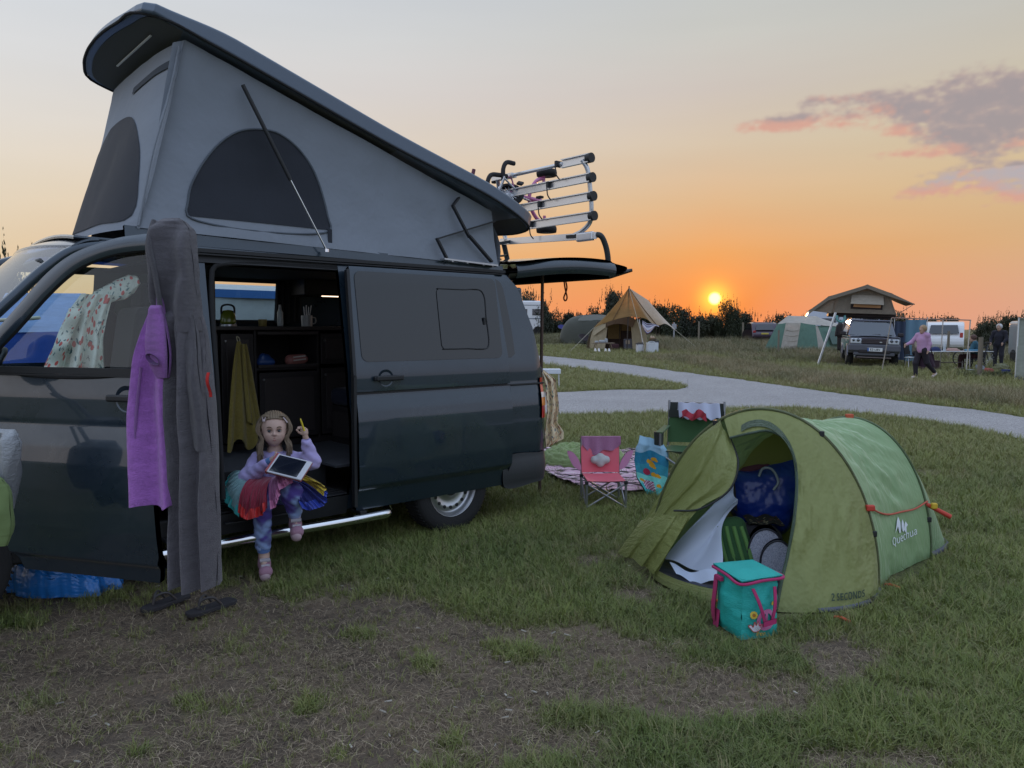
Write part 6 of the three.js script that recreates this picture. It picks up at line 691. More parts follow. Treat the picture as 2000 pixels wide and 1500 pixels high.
// ---------------------------------------------------------------- the girl on the step
{
  const B = [-1.5, 0, -4.6], R = (p) => [p[0] - B[0], p[1] - B[1], p[2] - B[2]], C = (a, b, ra, rb) => cap(R(a), R(b), ra, rb);
  const g = thing('person', 'small girl in lilac sweatshirt and rainbow tutu sitting on the van step', 'person', B);
  const head = [-1.478, 0.885, -4.74], chin = [-1.472, 0.808, -4.685], fwd = V(0.31, -0.08, 0.95).normalize(), rt = V(0.95, 0, -0.31).normalize(), up = V().crossVectors(fwd, rt).negate(); if (up.y < 0) up.negate();
  const hp = (x, y, z) => { const q = V(...head).addScaledVector(rt, x).addScaledVector(up, y).addScaledVector(fwd, z); return [q.x, q.y, q.z]; };
  const neck = [-1.482, 0.735, -4.765], chest = [-1.484, 0.635, -4.77], pel = [-1.49, 0.495, -4.78], shR = [-1.585, 0.69, -4.75], shL = [-1.38, 0.69, -4.77], elR = [-1.625, 0.59, -4.64], haR = [-1.425, 0.735, -4.555], elL = [-1.235, 0.70, -4.68], haL = [-1.255, 0.86, -4.63], hiR = [-1.535, 0.49, -4.75], knR = [-1.50, 0.485, -4.54], anR = [-1.512, 0.13, -4.60], hiL = [-1.435, 0.49, -4.76], knL = [-1.32, 0.52, -4.55], anL = [-1.318, 0.345, -4.60];
  const finger = (root, dirs, len, r) => { const o = []; let p = root.slice(); dirs.forEach((d, i) => { const q = [p[0] + d[0] * len[i], p[1] + d[1] * len[i], p[2] + d[2] * len[i]]; o.push(cap(p, q, r * (1 - i * 0.08), r * (0.92 - i * 0.08))); p = q; }); return o; };
  const hand = (w, d, sd, curl, th) => { // wrist, direction of the palm, side towards the thumb, direction the fingers curl to
    const P = (a, b, c) => [w[0] + d[0] * a + sd[0] * b + curl[0] * c, w[1] + d[1] * a + sd[1] * b + curl[1] * c, w[2] + d[2] * a + sd[2] * b + curl[2] * c]; const mixd = (t) => [d[0] * cos(t) + curl[0] * sin(t), d[1] * cos(t) + curl[1] * sin(t), d[2] * cos(t) + curl[2] * sin(t)];
    const o = [cap(w, P(0.018, 0, 0), 0.014, 0.015), cap(P(0.02, -0.009, 0), P(0.036, -0.011, 0), 0.0125), cap(P(0.02, 0.009, 0), P(0.036, 0.011, 0), 0.0125)]; const fs = [];
    [[0.016, 0.034], [0.0055, 0.038], [-0.0055, 0.035], [-0.0155, 0.028]].forEach(([b, l], i) => fs.push(...finger(P(0.042, b, 0), [mixd(0.5 + th), mixd(1.4 + th), mixd(2.3 + th)], [l * 0.42, l * 0.33, l * 0.28], 0.0062 - i * 0.0003)));
    fs.push(...finger(P(0.012, 0.016, 0.004), [[d[0] * 0.5 + sd[0] * 0.8, d[1] * 0.5 + sd[1] * 0.8, d[2] * 0.5 + sd[2] * 0.8], [d[0] * 0.7 + curl[0] * 0.7, d[1] * 0.7 + curl[1] * 0.7, d[2] * 0.7 + curl[2] * 0.7]], [0.02, 0.018], 0.0068)); const f1 = sdfOf(o, 0.012), f2 = sdfOf(fs, 0.003); return (x, y, z) => { const a = f1(x, y, z), b = f2(x, y, z), h = clamp(0.5 + 0.5 * (a - b) / 0.004); return lerp(a, b, h) - 0.004 * h * (1 - h); }; };
  const nv = (x, y, z) => V(x, y, z).normalize().toArray();
  const skin = phys([0.56, 0.38, 0.31], 0.55, 0, { sheen: 0.2, sheenColor: new THREE.Color(1, 0.7, 0.6) });
  const limbs = sdfOf([C(neck, [-1.48, 0.8, -4.75], 0.034, 0.034), C(neck, chest, 0.05, 0.075), C(chest, pel, 0.08, 0.085), C(shR, shL, 0.035), C(shR, elR, 0.032, 0.027), C(elR, haR, 0.026, 0.017), C(shL, elL, 0.032, 0.027), C(elL, haL, 0.026, 0.017), C(hiR, knR, 0.055, 0.043), C(knR, anR, 0.04, 0.026), C(hiL, knL, 0.055, 0.043), C(knL, anL, 0.04, 0.027), C(anR, [-1.49, 0.06, -4.53], 0.025, 0.02), C(anL, [-1.29, 0.315, -4.53], 0.025, 0.02)], 0.03);
  const bodyG = solid(limbs, R([-1.45, 0.47, -4.65]), 0.52, 88);
  // head with face
  const hc = (x, y, z) => R(hp(x, y, z));
  const skull = sdfOf([cap(hc(0, 0.022, -0.02), hc(0, 0.022, -0.005), 0.082, 0.078), cap(hc(0, -0.015, 0.012), hc(0, -0.03, 0.02), 0.062, 0.056), cap(hc(0, -0.062, 0.035), hc(0, -0.068, 0.042), 0.03, 0.024), cap(hc(-0.03, -0.03, 0.04), hc(-0.026, -0.036, 0.042), 0.027), cap(hc(0.03, -0.03, 0.04), hc(0.026, -0.036, 0.042), 0.027), cap(hc(0, -0.07, 0.0), hc(0, -0.13, -0.03), 0.034)], 0.03);
  const feat = sdfOf([cap(hc(0, 0.006, 0.072), hc(0, -0.014, 0.082), 0.006, 0.0095), cap(hc(-0.008, -0.016, 0.076), hc(0.008, -0.016, 0.076), 0.0065), cap(hc(-0.012, -0.04, 0.072), hc(0.012, -0.04, 0.072), 0.0055), cap(hc(-0.009, -0.049, 0.071), hc(0.009, -0.049, 0.071), 0.006), cap(hc(-0.081, -0.004, -0.01), hc(-0.079, -0.022, -0.006), 0.012), cap(hc(0.081, -0.004, -0.01), hc(0.079, -0.022, -0.006), 0.012)], 0.006);
  const sockets = [hc(-0.029, 0.007, 0.082), hc(0.029, 0.007, 0.082)];
  const headSdf = (x, y, z) => { let a = skull(x, y, z); const b = feat(x, y, z), h = clamp(0.5 + 0.5 * (a - b) / 0.008); a = lerp(a, b, h) - 0.008 * h * (1 - h); for (const s of sockets) { const d2 = hypot(x - s[0], y - s[1], z - s[2]) - 0.0165, k = 0.012, q = clamp(0.5 - 0.5 * (a + d2) / k); a = lerp(a, -d2, q) + k * q * (1 - q); } return a; };
  const headG = solid(headSdf, R(head), 0.15, 92);
  const hR = hand(R(haR), nv(0.75, 0.25, 0.35), nv(-0.2, 0.9, -0.2), nv(0.3, -0.75, 0.3), 0), hL = hand(R(haL), nv(-0.15, 0.95, 0.15), nv(-0.75, 0.1, 0.5), nv(-0.5, 0.2, 0.8), 0.3);
  part('body', [bodyG, headG, solid(hR, R([-1.395, 0.745, -4.54]), 0.07, 52), solid(hL, R([-1.26, 0.89, -4.62]), 0.07, 52)], skin, g);
  const white = std([0.42, 0.4, 0.39], 0.3), iris = std([0.05, 0.06, 0.07], 0.2), lip = std([0.38, 0.14, 0.13], 0.5), mouth = std([0.06, 0.02, 0.02], 0.6), brow = std([0.14, 0.1, 0.065], 0.9);
  for (const s of [-1, 1]) { const e = new THREE.SphereGeometry(0.0125, 20, 14); e.scale(1, 0.62, 0.8); e.lookAt(fwd); e.translate(...hc(s * 0.029, 0.006, 0.0655)); const eye = part('eye', e, white, g); const ir = new THREE.SphereGeometry(0.0082, 14, 10); ir.translate(...hc(s * 0.029, 0.005, 0.0702)); part('iris', ir, iris, eye); part('eyebrow', tube([[s * 0.016, 0.027, 0.0745], [s * 0.03, 0.031, 0.072], [s * 0.043, 0.025, 0.063]].map((p) => hc(...p)), 0.0026, 12, 6), brow, g); part('eyelid', tube([[s * 0.016, 0.008, 0.0725], [s * 0.022, 0.0155, 0.0745], [s * 0.03, 0.0175, 0.0745], [s * 0.042, 0.009, 0.067]].map((p) => hc(...p)), 0.0032, 14, 6), std([0.25, 0.15, 0.11], 0.7), g); }
  part('lips', [tube([[-0.015, -0.043, 0.0735], [-0.005, -0.0385, 0.0785], [0, -0.0395, 0.079], [0.005, -0.0385, 0.0785], [0.015, -0.043, 0.0735]].map((p) => hc(...p)), 0.0032, 20, 6), tube([[-0.015, -0.0445, 0.0735], [0, -0.053, 0.078], [0.015, -0.0445, 0.0735]].map((p) => hc(...p)), 0.0038, 20, 6)], lip, g);
  part('mouth', [sheet((u, v) => { const a = u * 2 * PI; return hc(0.011 * v * cos(a), -0.0455 + 0.005 * v * sin(a), 0.0775); }, 16, 2)], mouth, g);
  // hair: cap and long wavy strands
  const hairM = phys([0.2, 0.145, 0.095], 0.55, 0, { sheen: 0.3, sheenColor: new THREE.Color(1, 0.85, 0.6) });
  const capSdf = sdfOf([cap(hc(0, 0.026, -0.022), hc(0, 0.03, -0.008), 0.09, 0.085), cap(hc(0, -0.02, -0.05), hc(0, -0.09, -0.055), 0.072, 0.05)], 0.03);
  reseed(404); const strands = [];
  for (let i = 0; i < 330; i++) { const s = i % 2 ? 1 : -1, t = rnd(), back = rnd() < 0.42; const th = back ? rr(-0.9, 0.9) : 0; const x0 = s * rr(0.002, 0.03), z0 = rr(-0.05, 0.055); const sx = s * (0.083 + rr(-0.004, 0.012)), zz = back ? rr(-0.09, -0.03) : lerp(-0.03, 0.035, t), end = back ? rr(-0.2, -0.15) : rr(-0.215, -0.13), wob = rr(0, 6), am = rr(0.003, 0.016); strands.push(tube([[x0, 0.113 - abs(z0) * 0.5, z0 - 0.01], [s * 0.055, 0.092, z0 * 0.8], [sx, 0.045, zz], [sx + s * am, 0.0, zz + 0.012], [sx - s * (0.006 + am), -0.05, zz + 0.02], [sx + s * rr(-0.012, 0.012), -0.1, zz + 0.03 + am * sin(wob)], [sx + s * rr(-0.022, 0.014), end, zz + 0.04 + rr(-0.012, 0.012)]].map((p) => hc(...p)), rr(0.0012, 0.003), 18, 4)); }
  part('hair', [solid((x, y, z) => { const a = capSdf(x, y, z), p = V(x - R(head)[0], y - R(head)[1], z - R(head)[2]), f = p.dot(fwd), yy = p.dot(up), xx = p.dot(rt); const face = 0.028 + 0.02 * clamp(0.06 - yy, 0, 0.1) * 0 - f + (yy > 0.06 ? (yy - 0.06) * 1.6 : 0); return max(a + 0.0025 * sin(xx * 420), -face); }, R(hp(0, -0.01, -0.03)), 0.15, 64), ...strands], hairM, g);
  for (const s of [-1, 1]) part('hair_clip', s < 0 ? [box(0.018, 0.014, 0.006, ...hc(-0.06, 0.068, 0.05), 0.003), bar(hc(-0.064, 0.07, 0.05), hc(-0.068, 0.09, 0.05), 0.003), bar(hc(-0.056, 0.07, 0.05), hc(-0.05, 0.088, 0.05), 0.003)] : [bar(hc(0.055, 0.083, 0.045), hc(0.078, 0.05, 0.045), 0.0038)], std([0.62, 0.52, 0.54], 0.4), g);
  // clothes
  const wr = (f, a, fr) => (x, y, z) => f(x, y, z) + a * fbm(x * fr, y * fr, z * fr, 3) + a * 0.6 * sin((x + y * 1.3) * fr * 5) * 0.4;
  const top = wr(sdfOf([C([-1.482, 0.715, -4.765], chest, 0.058, 0.092), C(chest, [-1.488, 0.54, -4.775], 0.095, 0.1), C(shR, shL, 0.05), C(shR, elR, 0.05, 0.05), C(elR, [-1.475, 0.7, -4.58], 0.052, 0.034), C(shL, elL, 0.05, 0.052), C(elL, [-1.25, 0.815, -4.64], 0.052, 0.033)], 0.03), 0.008, 16);
  const lilacTex = phys([0.44, 0.38, 0.68], 0.95, 0, { sheen: 0.4, sheenColor: new THREE.Color(1, 1, 1) });
  const swt = part('sweatshirt', solid(top, R([-1.43, 0.68, -4.68]), 0.3, 84), lilacTex, g);
  part('cuff', [bar(R([-1.475, 0.7, -4.58]), R([-1.44, 0.724, -4.562]), 0.03, 0.022, 18)], cloth([0.12, 0.24, 0.5]), swt, 'blue cuff'); part('cuff', [bar(R([-1.25, 0.812, -4.64]), R([-1.254, 0.842, -4.634]), 0.03, 0.021, 18)], cloth([0.22, 0.2, 0.42]), swt);
  const trou = wr(sdfOf([C(pel, hiR, 0.088, 0.068), C(pel, hiL, 0.088, 0.068), C(hiR, knR, 0.07, 0.062), C(knR, [-1.512, 0.2, -4.59], 0.06, 0.046), C(hiL, knL, 0.07, 0.062), C(knL, [-1.318, 0.41, -4.59], 0.06, 0.046)], 0.035), 0.007, 18);
  const tg = solid(trou, R([-1.45, 0.4, -4.66]), 0.36, 84); { const p = tg.attributes.position, cc = []; for (let i = 0; i < p.count; i++) { const n = fbm(p.getX(i) * 11, p.getY(i) * 11, p.getZ(i) * 11, 3), c = mix3([0.1, 0.07, 0.33], [0.3, 0.42, 0.72], sst(-0.06, 0.25, n + (p.getY(i) < 0.31 && p.getX(i) < 0.06 ? 0.18 : 0))); cc.push(...c); } tg.setAttribute('color', new THREE.Float32BufferAttribute(cc, 3)); }
  { const m = shadowed(new THREE.Mesh(tg, phys([1, 1, 1], 0.95, 0, { vertexColors: true }))); m.name = 'trousers'; g.add(m); part('ankle_cuff', [bar(R([-1.512, 0.205, -4.59]), R([-1.512, 0.155, -4.595]), 0.045, 0.036, 20)], cloth([0.12, 0.22, 0.5]), m); part('ankle_cuff', [bar(R([-1.318, 0.415, -4.59]), R([-1.318, 0.37, -4.595]), 0.045, 0.036, 20)], cloth([0.3, 0.36, 0.6]), m); }
  const shoe = (a, toe) => { const dx = toe[0] - a[0], dz = toe[2] - a[2], l = hypot(dx, dz), ux = dx / l, uz = dz / l, P = (f, y, s = 0) => R([a[0] + ux * f - uz * s, a[1] + y, a[2] + uz * f + ux * s]); const up2 = part('shoe', solid(sdfOf([cap(P(-0.02, 0.03), P(-0.015, -0.03), 0.033, 0.035), cap(P(0.02, -0.02), P(0.075, -0.045), 0.036, 0.03), cap(P(0.085, -0.05, 0.012), P(0.085, -0.05, -0.012), 0.024)], 0.03), P(0.03, -0.02), 0.12, 40), cloth([0.36, 0.2, 0.27]), g); part('sole', solid(sdfOf([cap(P(-0.028, -0.068), P(0.1, -0.074), 0.03, 0.026), cap(P(0.05, -0.072, 0.012), P(0.09, -0.074, 0.012), 0.022)], 0.02), P(0.035, -0.07), 0.12, 36), std([0.42, 0.3, 0.33], 0.7), up2); part('shoe_strap', [bar(P(0.045, 0.012, 0.03), P(0.045, 0.012, -0.03), 0.012), bar(P(0.075, -0.014, 0.024), P(0.075, -0.014, -0.024), 0.009)], cloth([0.45, 0.42, 0.46]), up2); };
  shoe([-1.512, 0.1, -4.6], [-1.46, 0.05, -4.48]); shoe([-1.318, 0.345, -4.6], [-1.27, 0.3, -4.48]);
  // tutu: tulle wedges with satin hems
  const panelOf = (name, wA, wB, hem, c, hemC, label) => { const cv = new THREE.CatmullRomCurve3(hem.map((p) => V(...R(p))), false, 'centripetal'), wa = V(...R(wA)), wb = V(...R(wB)); const f = (u, v, k = 0) => { const q = cv.getPoint(u), w = wa.clone().lerp(wb, u), p = w.lerp(q, v); const r = (sin(u * 22 + 5 * noise(u * 5, k + wA[0] * 9, 1) + k * 1.7) * 0.009 + 0.06 * fbm(u * 7, v * 1.5, k + wA[0] * 7, 3)) * v; return [p.x, p.y + 0.055 * sin(v * PI) + r * 0.4 + 0.006 * k, p.z + r + 0.06 * sin(v * PI)]; }; const m = part('tutu_panel', [sheet((u, v) => f(u, v, 0), 44, 14), sheet((u, v) => f(u, v * 0.96, 1), 44, 12)], phys(c, 0.85, 0, { transmission: 0.4, thickness: 0 }), g, label); part('satin_hem', [sheet((u, v) => { const q = f(u, lerp(0.86, 1.02, v), 0); return [q[0], q[1] + 0.006, q[2] + 0.006 + 0.004 * sin(u * 70)]; }, 80, 4)], phys(hemC, 0.25, 0, { sheen: 0.4, sheenColor: new THREE.Color(1, 1, 1) }), m); };
  panelOf('t', [-1.575, 0.58, -4.71], [-1.545, 0.575, -4.68], [[-1.755, 0.59, -4.70], [-1.75, 0.53, -4.62], [-1.71, 0.47, -4.54], [-1.60, 0.40, -4.46]], [0.28, 0.48, 0.5], [0.05, 0.45, 0.45], 'teal tulle panel');
  panelOf('t', [-1.575, 0.60, -4.66], [-1.45, 0.60, -4.64], [[-1.60, 0.44, -4.43], [-1.55, 0.405, -4.405], [-1.48, 0.42, -4.39], [-1.42, 0.455, -4.39]], [0.38, 0.02, 0.06], [0.6, 0.03, 0.03], 'red tulle panel');
  panelOf('t', [-1.46, 0.6, -4.66], [-1.42, 0.6, -4.66], [[-1.40, 0.46, -4.40], [-1.365, 0.5, -4.40], [-1.34, 0.58, -4.43], [-1.28, 0.61, -4.45]], [0.5, 0.17, 0.36], [0.62, 0.22, 0.42], 'pink tulle panel');
  panelOf('t', [-1.41, 0.59, -4.68], [-1.39, 0.58, -4.7], [[-1.26, 0.62, -4.48], [-1.16, 0.6, -4.5], [-1.12, 0.56, -4.54], [-1.13, 0.51, -4.54]], [0.5, 0.36, 0.04], [0.66, 0.5, 0.05], 'yellow tulle panel');
  panelOf('t', [-1.4, 0.57, -4.7], [-1.39, 0.56, -4.72], [[-1.25, 0.44, -4.5], [-1.19, 0.43, -4.54], [-1.13, 0.46, -4.58], [-1.12, 0.52, -4.6]], [0.02, 0.03, 0.26], [0.02, 0.05, 0.4], 'blue tulle panel');
  // what she holds
  const TL = V(-1.382, 0.769, -4.51), TR = V(-1.165, 0.727, -4.46), BL = V(-1.355, 0.683, -4.405), ux = TR.clone().sub(TL).normalize(), dn = BL.clone().sub(TL); const uy = dn.clone().addScaledVector(ux, -dn.dot(ux)).normalize().negate(), uz = V().crossVectors(ux, uy);
  const tb = thing('tablet', 'white framed tablet with a dark screen held on the girl lap', 'tablet', [TL.x, TL.y, TL.z]); const tw = 0.222, th = 0.145; tb.quaternion.setFromRotationMatrix(new THREE.Matrix4().makeBasis(ux, uy, uz));
  part('tablet_body', [box(tw, th, 0.012, tw / 2, -th / 2, 0, 0.006)], std([0.62, 0.62, 0.66], 0.3), tb); part('screen', [box(tw * 0.8, th * 0.86, 0.002, tw * 0.46, -th / 2, 0.0065, 0.0008)], phys([0.006, 0.009, 0.02], 0.08, 0, { clearcoat: 1 }), tb); part('cover', [box(0.012, th * 1.02, 0.03, -0.004, -th / 2, -0.006, 0.004), box(tw, th, 0.004, tw / 2, -th / 2, -0.01, 0.001)], std([0.36, 0.09, 0.09], 0.6), tb);
  single('yellow_pen', [bar([-1.252, 0.895, -4.6], [-1.268, 0.962, -4.585], 0.0065, 0.005), bar([-1.268, 0.962, -4.585], [-1.27, 0.972, -4.583], 0.005, 0.002)], phys([0.7, 0.55, 0.03], 0.35, 0, { clearcoat: 0.4 }), 'short yellow pen held up in the girl hand', 'pen');
}
// ---------------------------------------------------------------- the rest of the camp
const on = (x, z, dy = 0) => [x, terr(x, z) + dy, z];
const guy = (label, a, b) => single('guy_rope', [bar(a, b, 0.012, 0.012, 6), bar([b[0], b[1] - 0.05, b[2]], [b[0], b[1] + 0.1, b[2]], 0.012, 0.012, 6)], std([0.42, 0.38, 0.3], 0.8), label, 'rope');
const canvasMat = (c, t = 0.2) => phys(c, 0.9, 0, { bumpMap: rep(weaveTex, 4, 4), bumpScale: 0.004, transmission: t, thickness: 0, map: rep(mottleTex, 1, 1) });
{ // tan tarpaulin shelter over a beige tent
  const A = [6.05, 3.69, -40], low = new THREE.CatmullRomCurve3([[4.25, 1.62, -40.2], [5.05, 1.95, -40.2], [6.05, 2.2, -40], [6.95, 2.1, -40.2], [7.5, 1.78, -40.6], [8.6, 1.85, -43], [9.9, 1.4, -46]].map((p) => V(...p)), false, 'centripetal');
  const g = thing('tarpaulin_shelter', 'tan canvas tarpaulin rising to a peak on a pole beside the far hedge', 'tarp');
  part('canvas_sheet', [sheet((u, v) => { const q = low.getPoint(u), a = V(A[0] + 1.6 * sst(0.62, 1, u), A[1] - 0.5 * sst(0.62, 1, u), A[2] - 3.4 * sst(0.62, 1, u)), p = a.lerp(q, v); return [p.x, p.y - 0.1 * sin(v * PI) * (0.6 + 0.4 * cos(u * 24)), p.z + 0.05 * sin(u * 26) * v]; }, 70, 24)], canvasMat([0.42, 0.25, 0.09], 0.45), g);
  part('pole', [bar([6.0, terr(6, -40), -40.1], [6.06, 3.78, -40.0], 0.03)], std([0.04, 0.03, 0.025], 0.7), g); part('side_pole', [bar([6.62, terr(6.6, -38.6), -38.5], [6.6, 2.05, -40], 0.025)], std([0.3, 0.27, 0.25], 0.5), g);
  part('seam', [[0.2, 0.24], [0.7, 0.72]].map(([u]) => { const q = low.getPoint(u); return tube([A, [lerp(A[0], q.x, 0.5), lerp(A[1], q.y, 0.5) - 0.07, lerp(A[2], q.z, 0.5) + 0.04], q.toArray()], 0.02, 14, 5); }), std([0.16, 0.1, 0.05], 0.9), g);
  guy('pale guy rope running from the tan tarpaulin down to the left', [4.3, 1.66, -40.2], [2.95, terr(2.95, -39.5), -39.5]); guy('pale guy rope running from the tarpaulin peak down to the front', [6.05, 3.69, -40], [6.68, terr(6.68, -38.3), -38.2]); guy('pale guy rope from the right tip of the tan tarpaulin', [9.9, 1.4, -46], [10.9, terr(10.9, -45), -45]);
  const t = thing('bell_tent', 'beige canvas tent with arched open doorway under the tan tarpaulin', 'tent', on(5.85, -42.2), -0.14), bg = canvasMat([0.46, 0.38, 0.25]);
  const prof = (s) => [1.55 * cos(s), 1.85 * pow(sin(s), 0.75)];
  part('tent_wall', [sheet((u, v) => { const s = lerp(PI, PI * 0.63, u), [x, y] = prof(s), w = lerp(1, 1.12, 1 - y / 1.85); return [x * w * lerp(1, 0.9, v) - 0.25 * v * 0, y * lerp(1, 0.9, v), 0.7 - v * 3]; }, 20, 14), sheet((u, v) => { const s = lerp(PI * 0.63, 0, u), [x, y] = prof(s); return [x, y * lerp(1, 0.9, v), 0.7 - v * 3]; }, 24, 10), sheet((u, v) => { const s = lerp(PI, PI * 0.66, u), [x, y] = prof(s), q = [lerp(-0.72, -0.6, u), lerp(0, 1.3, u)]; return [lerp(x, q[0], v), lerp(y, q[1], v) , 0.7 + 0.35 * sin(v * PI / 2) * (1 - u)]; }, 14, 10), sheet((u, v) => { const s = lerp(0, PI * 0.3, u), [x, y] = prof(s), q = [lerp(0.75, 0.65, u), lerp(0, 1.3, u)]; return [lerp(x, q[0], v), lerp(y, q[1], v), 0.72]; }, 14, 8)], bg, t);
  part('door_arch', [sheet((u, v) => { const s = lerp(PI * 0.7, PI * 0.3, u), [x, y] = prof(s); return [lerp(x, x * 0.8, v), lerp(y, y * 0.74, v), 0.74 + 0.03 * v]; }, 24, 6)], canvasMat([0.16, 0.1, 0.06], 0.1), t);
  part('warm_lit_panel', [quad([-0.6, 0.55, -0.6], [0.1, 0.55, -0.6], [-0.62, 1.35, -0.6], [0.1, 1.35, -0.6], 8, 6), quad([0.15, 1.0, -0.6], [0.7, 1.0, -0.6], [0.15, 1.35, -0.6], [0.7, 1.35, -0.6], 6, 4)], canvasMat([0.5, 0.32, 0.12], 0.5), t);  // warm light is put into the orange colour of these inner sheets
  part('doorway_shade_sheet', [quad([-1.3, 0, -0.8], [1.3, 0, -0.8], [-1.2, 1.5, -0.8], [1.2, 1.5, -0.8], 4, 4)], std([0.08, 0.05, 0.045], 0.9), t); part('awning_fold', [sheet((u, v) => [lerp(-1.35, -0.7, u), 0.95 + 0.45 * u - v * 0.22, 0.8 + 0.12 * v], 12, 4)], bg, t); part('inner_pole', [bar([0.02, 0, -0.2], [0.06, 1.5, -0.2], 0.025)], std([0.05, 0.035, 0.03], 0.7), t);  // dark sheet across the inside: doorway shade put into its colour
  const st = thing('stacked_camp_boxes', 'grey crates and bedding stacked inside the beige tent doorway', 'crate', on(6.2, -41.7)); part('crate', [box(0.5, 0.55, 0.4, 0.1, 0.3, 0, 0.04)], std([0.09, 0.09, 0.11], 0.7), st); part('crate_window', [box(0.24, 0.2, 0.02, 0.05, 0.4, 0.21, 0.01)], std([0.3, 0.24, 0.18], 0.7), st); part('bedding', [box(0.5, 0.3, 0.4, -0.65, 0.16, 0.1, 0.1)], cloth([0.06, 0.025, 0.03]), st);
  const d = thing('dome_tent', 'grey green dome tent behind the tan tarpaulin on its left', 'tent', on(4.9, -49), 0.3); part('tent_skin', [sheet((u, v) => { const a = u * 2 * PI, s = v * PI / 2; return [1.9 * cos(a) * pow(cos(s), 0.6), 1.75 * sin(s), 1.7 * sin(a) * pow(cos(s), 0.6)]; }, 40, 16)], canvasMat([0.075, 0.08, 0.065], 0.1), d); part('vent_cover', [sheet((u, v) => { const a = lerp(0.2, PI - 0.2, u); return [1.25 * cos(a), 1.35 + 0.38 * sin(a) * v + 0.05, 1.2]; }, 20, 5)], canvasMat([0.34, 0.35, 0.33]), d); part('door_panel', [quad([-0.8, 0, 1.62], [0.6, 0, 1.62], [-0.6, 1.2, 1.3], [0.5, 1.2, 1.3], 6, 6)], canvasMat([0.12, 0.15, 0.17]), d); part('pole', [tube(Array.from({ length: 9 }, (_, i) => { const s = i / 8 * PI; return [1.92 * cos(s), 1.78 * sin(s), 0]; }), 0.02, 24, 5)], std([0.05, 0.05, 0.05], 0.6), d);
  const camp = (label, pos, turn, c, name = 'moon_chair') => { const o = thing(name, label, 'chair', pos, turn); part('seat', [sheet((u, v) => { const a = u * 2 * PI; return [0.34 * v * cos(a), 0.42 + 0.16 * v * v + 0.2 * v * sin(a) * 0.9, -0.3 * v * sin(a) * 0.9]; }, 24, 8, 0.02)], cloth(c), o); part('frame', [new THREE.TorusGeometry(0.35, 0.013, 6, 28).rotateX(-0.95).translate(0, 0.58, 0)], plasticBlack, o); for (const [x, z] of [[-0.24, 0.22], [0.24, 0.22], [-0.24, -0.22], [0.24, -0.22]]) part('leg', [bar([x, 0, z], [-x * 0.6, 0.45, -z * 0.6], 0.012)], plasticBlack, o); return o; };
  camp('dark round camp chair to the left of the beige tent', on(4.1, -43.5), 0.5, [0.03, 0.02, 0.025]); camp('blue folding chair by the hedge at far left', on(4.15, -64), 0.2, [0.05, 0.05, 0.2]); camp('orange folding chair by the hedge next to the blue one', on(4.85, -64), 0.2, [0.5, 0.1, 0.03]);
  const tb = thing('low_camp_table', 'low wooden camp table with washing up in front of the beige tent', 'table', on(4.75, -40.2), 0.1); part('table_top', [box(1.15, 0.04, 0.5, 0, 0.42, 0, 0.01)], std([0.24, 0.18, 0.13], 0.7), tb); for (const [x, z] of [[-0.5, 0.2], [0.5, 0.2], [-0.5, -0.2], [0.5, -0.2]]) part('leg', [bar([x, 0, z], [x * 0.7, 0.41, z], 0.02)], std([0.2, 0.15, 0.1], 0.8), tb);
  single('washing_up_pile', [box(0.3, 0.14, 0.25, 0, 0.07, 0, 0.05), box(0.16, 0.22, 0.16, 0.22, 0.11, 0.02, 0.05), box(0.2, 0.1, 0.2, -0.28, 0.05, 0, 0.04)], std([0.34, 0.36, 0.38], 0.5), 'pile of pans and dishes on the low camp table', 'dishes', on(4.7, -40.2, 0.44));
  for (const [x, z, l] of [[4.35, -39.2, 'left'], [4.85, -39.0, 'right']]) { const o = thing('white_trainers', 'pair of white shoes on the grass below the low table, ' + l + ' of two', 'shoes', on(x, z)); for (const s of [-0.09, 0.09]) part('shoe', solid(sdfOf([cap([s, 0.07, -0.08], [s, 0.06, 0.12], 0.07, 0.055), cap([s, 0.12, -0.09], [s, 0.16, -0.1], 0.05)], 0.04), [s, 0.1, 0], 0.24, 22), std([0.6, 0.57, 0.55], 0.7), o); }
  const cb = (label, x, z, w, h, dd, c, lid) => { const o = thing('cool_box', label, 'cool box', on(x, z), 0.2); part('box_body', [box(w, h, dd, 0, h / 2, 0, 0.03)], std(c, 0.5), o); part('box_lid', [box(w * 1.04, 0.06, dd * 1.04, 0, h + 0.03, 0, 0.02)], std(lid, 0.5), o); part('handle', [tube([[-w / 2, h * 0.9, dd / 2], [-w / 2 * 0.9, h * 1.2, dd / 2], [w / 2 * 0.9, h * 1.2, dd / 2], [w / 2, h * 0.9, dd / 2]], 0.014, 20, 6)], std(lid, 0.5), o); };
  cb('tall white cool box with dark lid beside the tarpaulin side pole', 7.25, -39.4, 0.42, 0.5, 0.35, [0.66, 0.68, 0.72], [0.05, 0.05, 0.07]); cb('white cool box leaning at the front of the tarpaulin', 6.95, -38.6, 0.36, 0.46, 0.3, [0.6, 0.62, 0.66], [0.66, 0.68, 0.7]); cb('small white box with a black front near the tarpaulin pole', 6.45, -38.9, 0.3, 0.42, 0.28, [0.58, 0.58, 0.6], [0.04, 0.04, 0.05]);
  const pt = thing('food_basket', 'basket of food on top of the white cool box', 'basket', on(7.2, -39.4, 0.58)); part('basket_body', [lathe([[0, 0], [0.16, 0], [0.2, 0.14], [0.18, 0.14], [0.15, 0.02], [0, 0.02]], 18)], std([0.22, 0.15, 0.09], 0.9), pt); part('food', [box(0.12, 0.12, 0.1, 0.04, 0.16, 0, 0.04), box(0.1, 0.16, 0.1, -0.07, 0.17, 0.02, 0.04)], std([0.5, 0.36, 0.26], 0.7), pt);
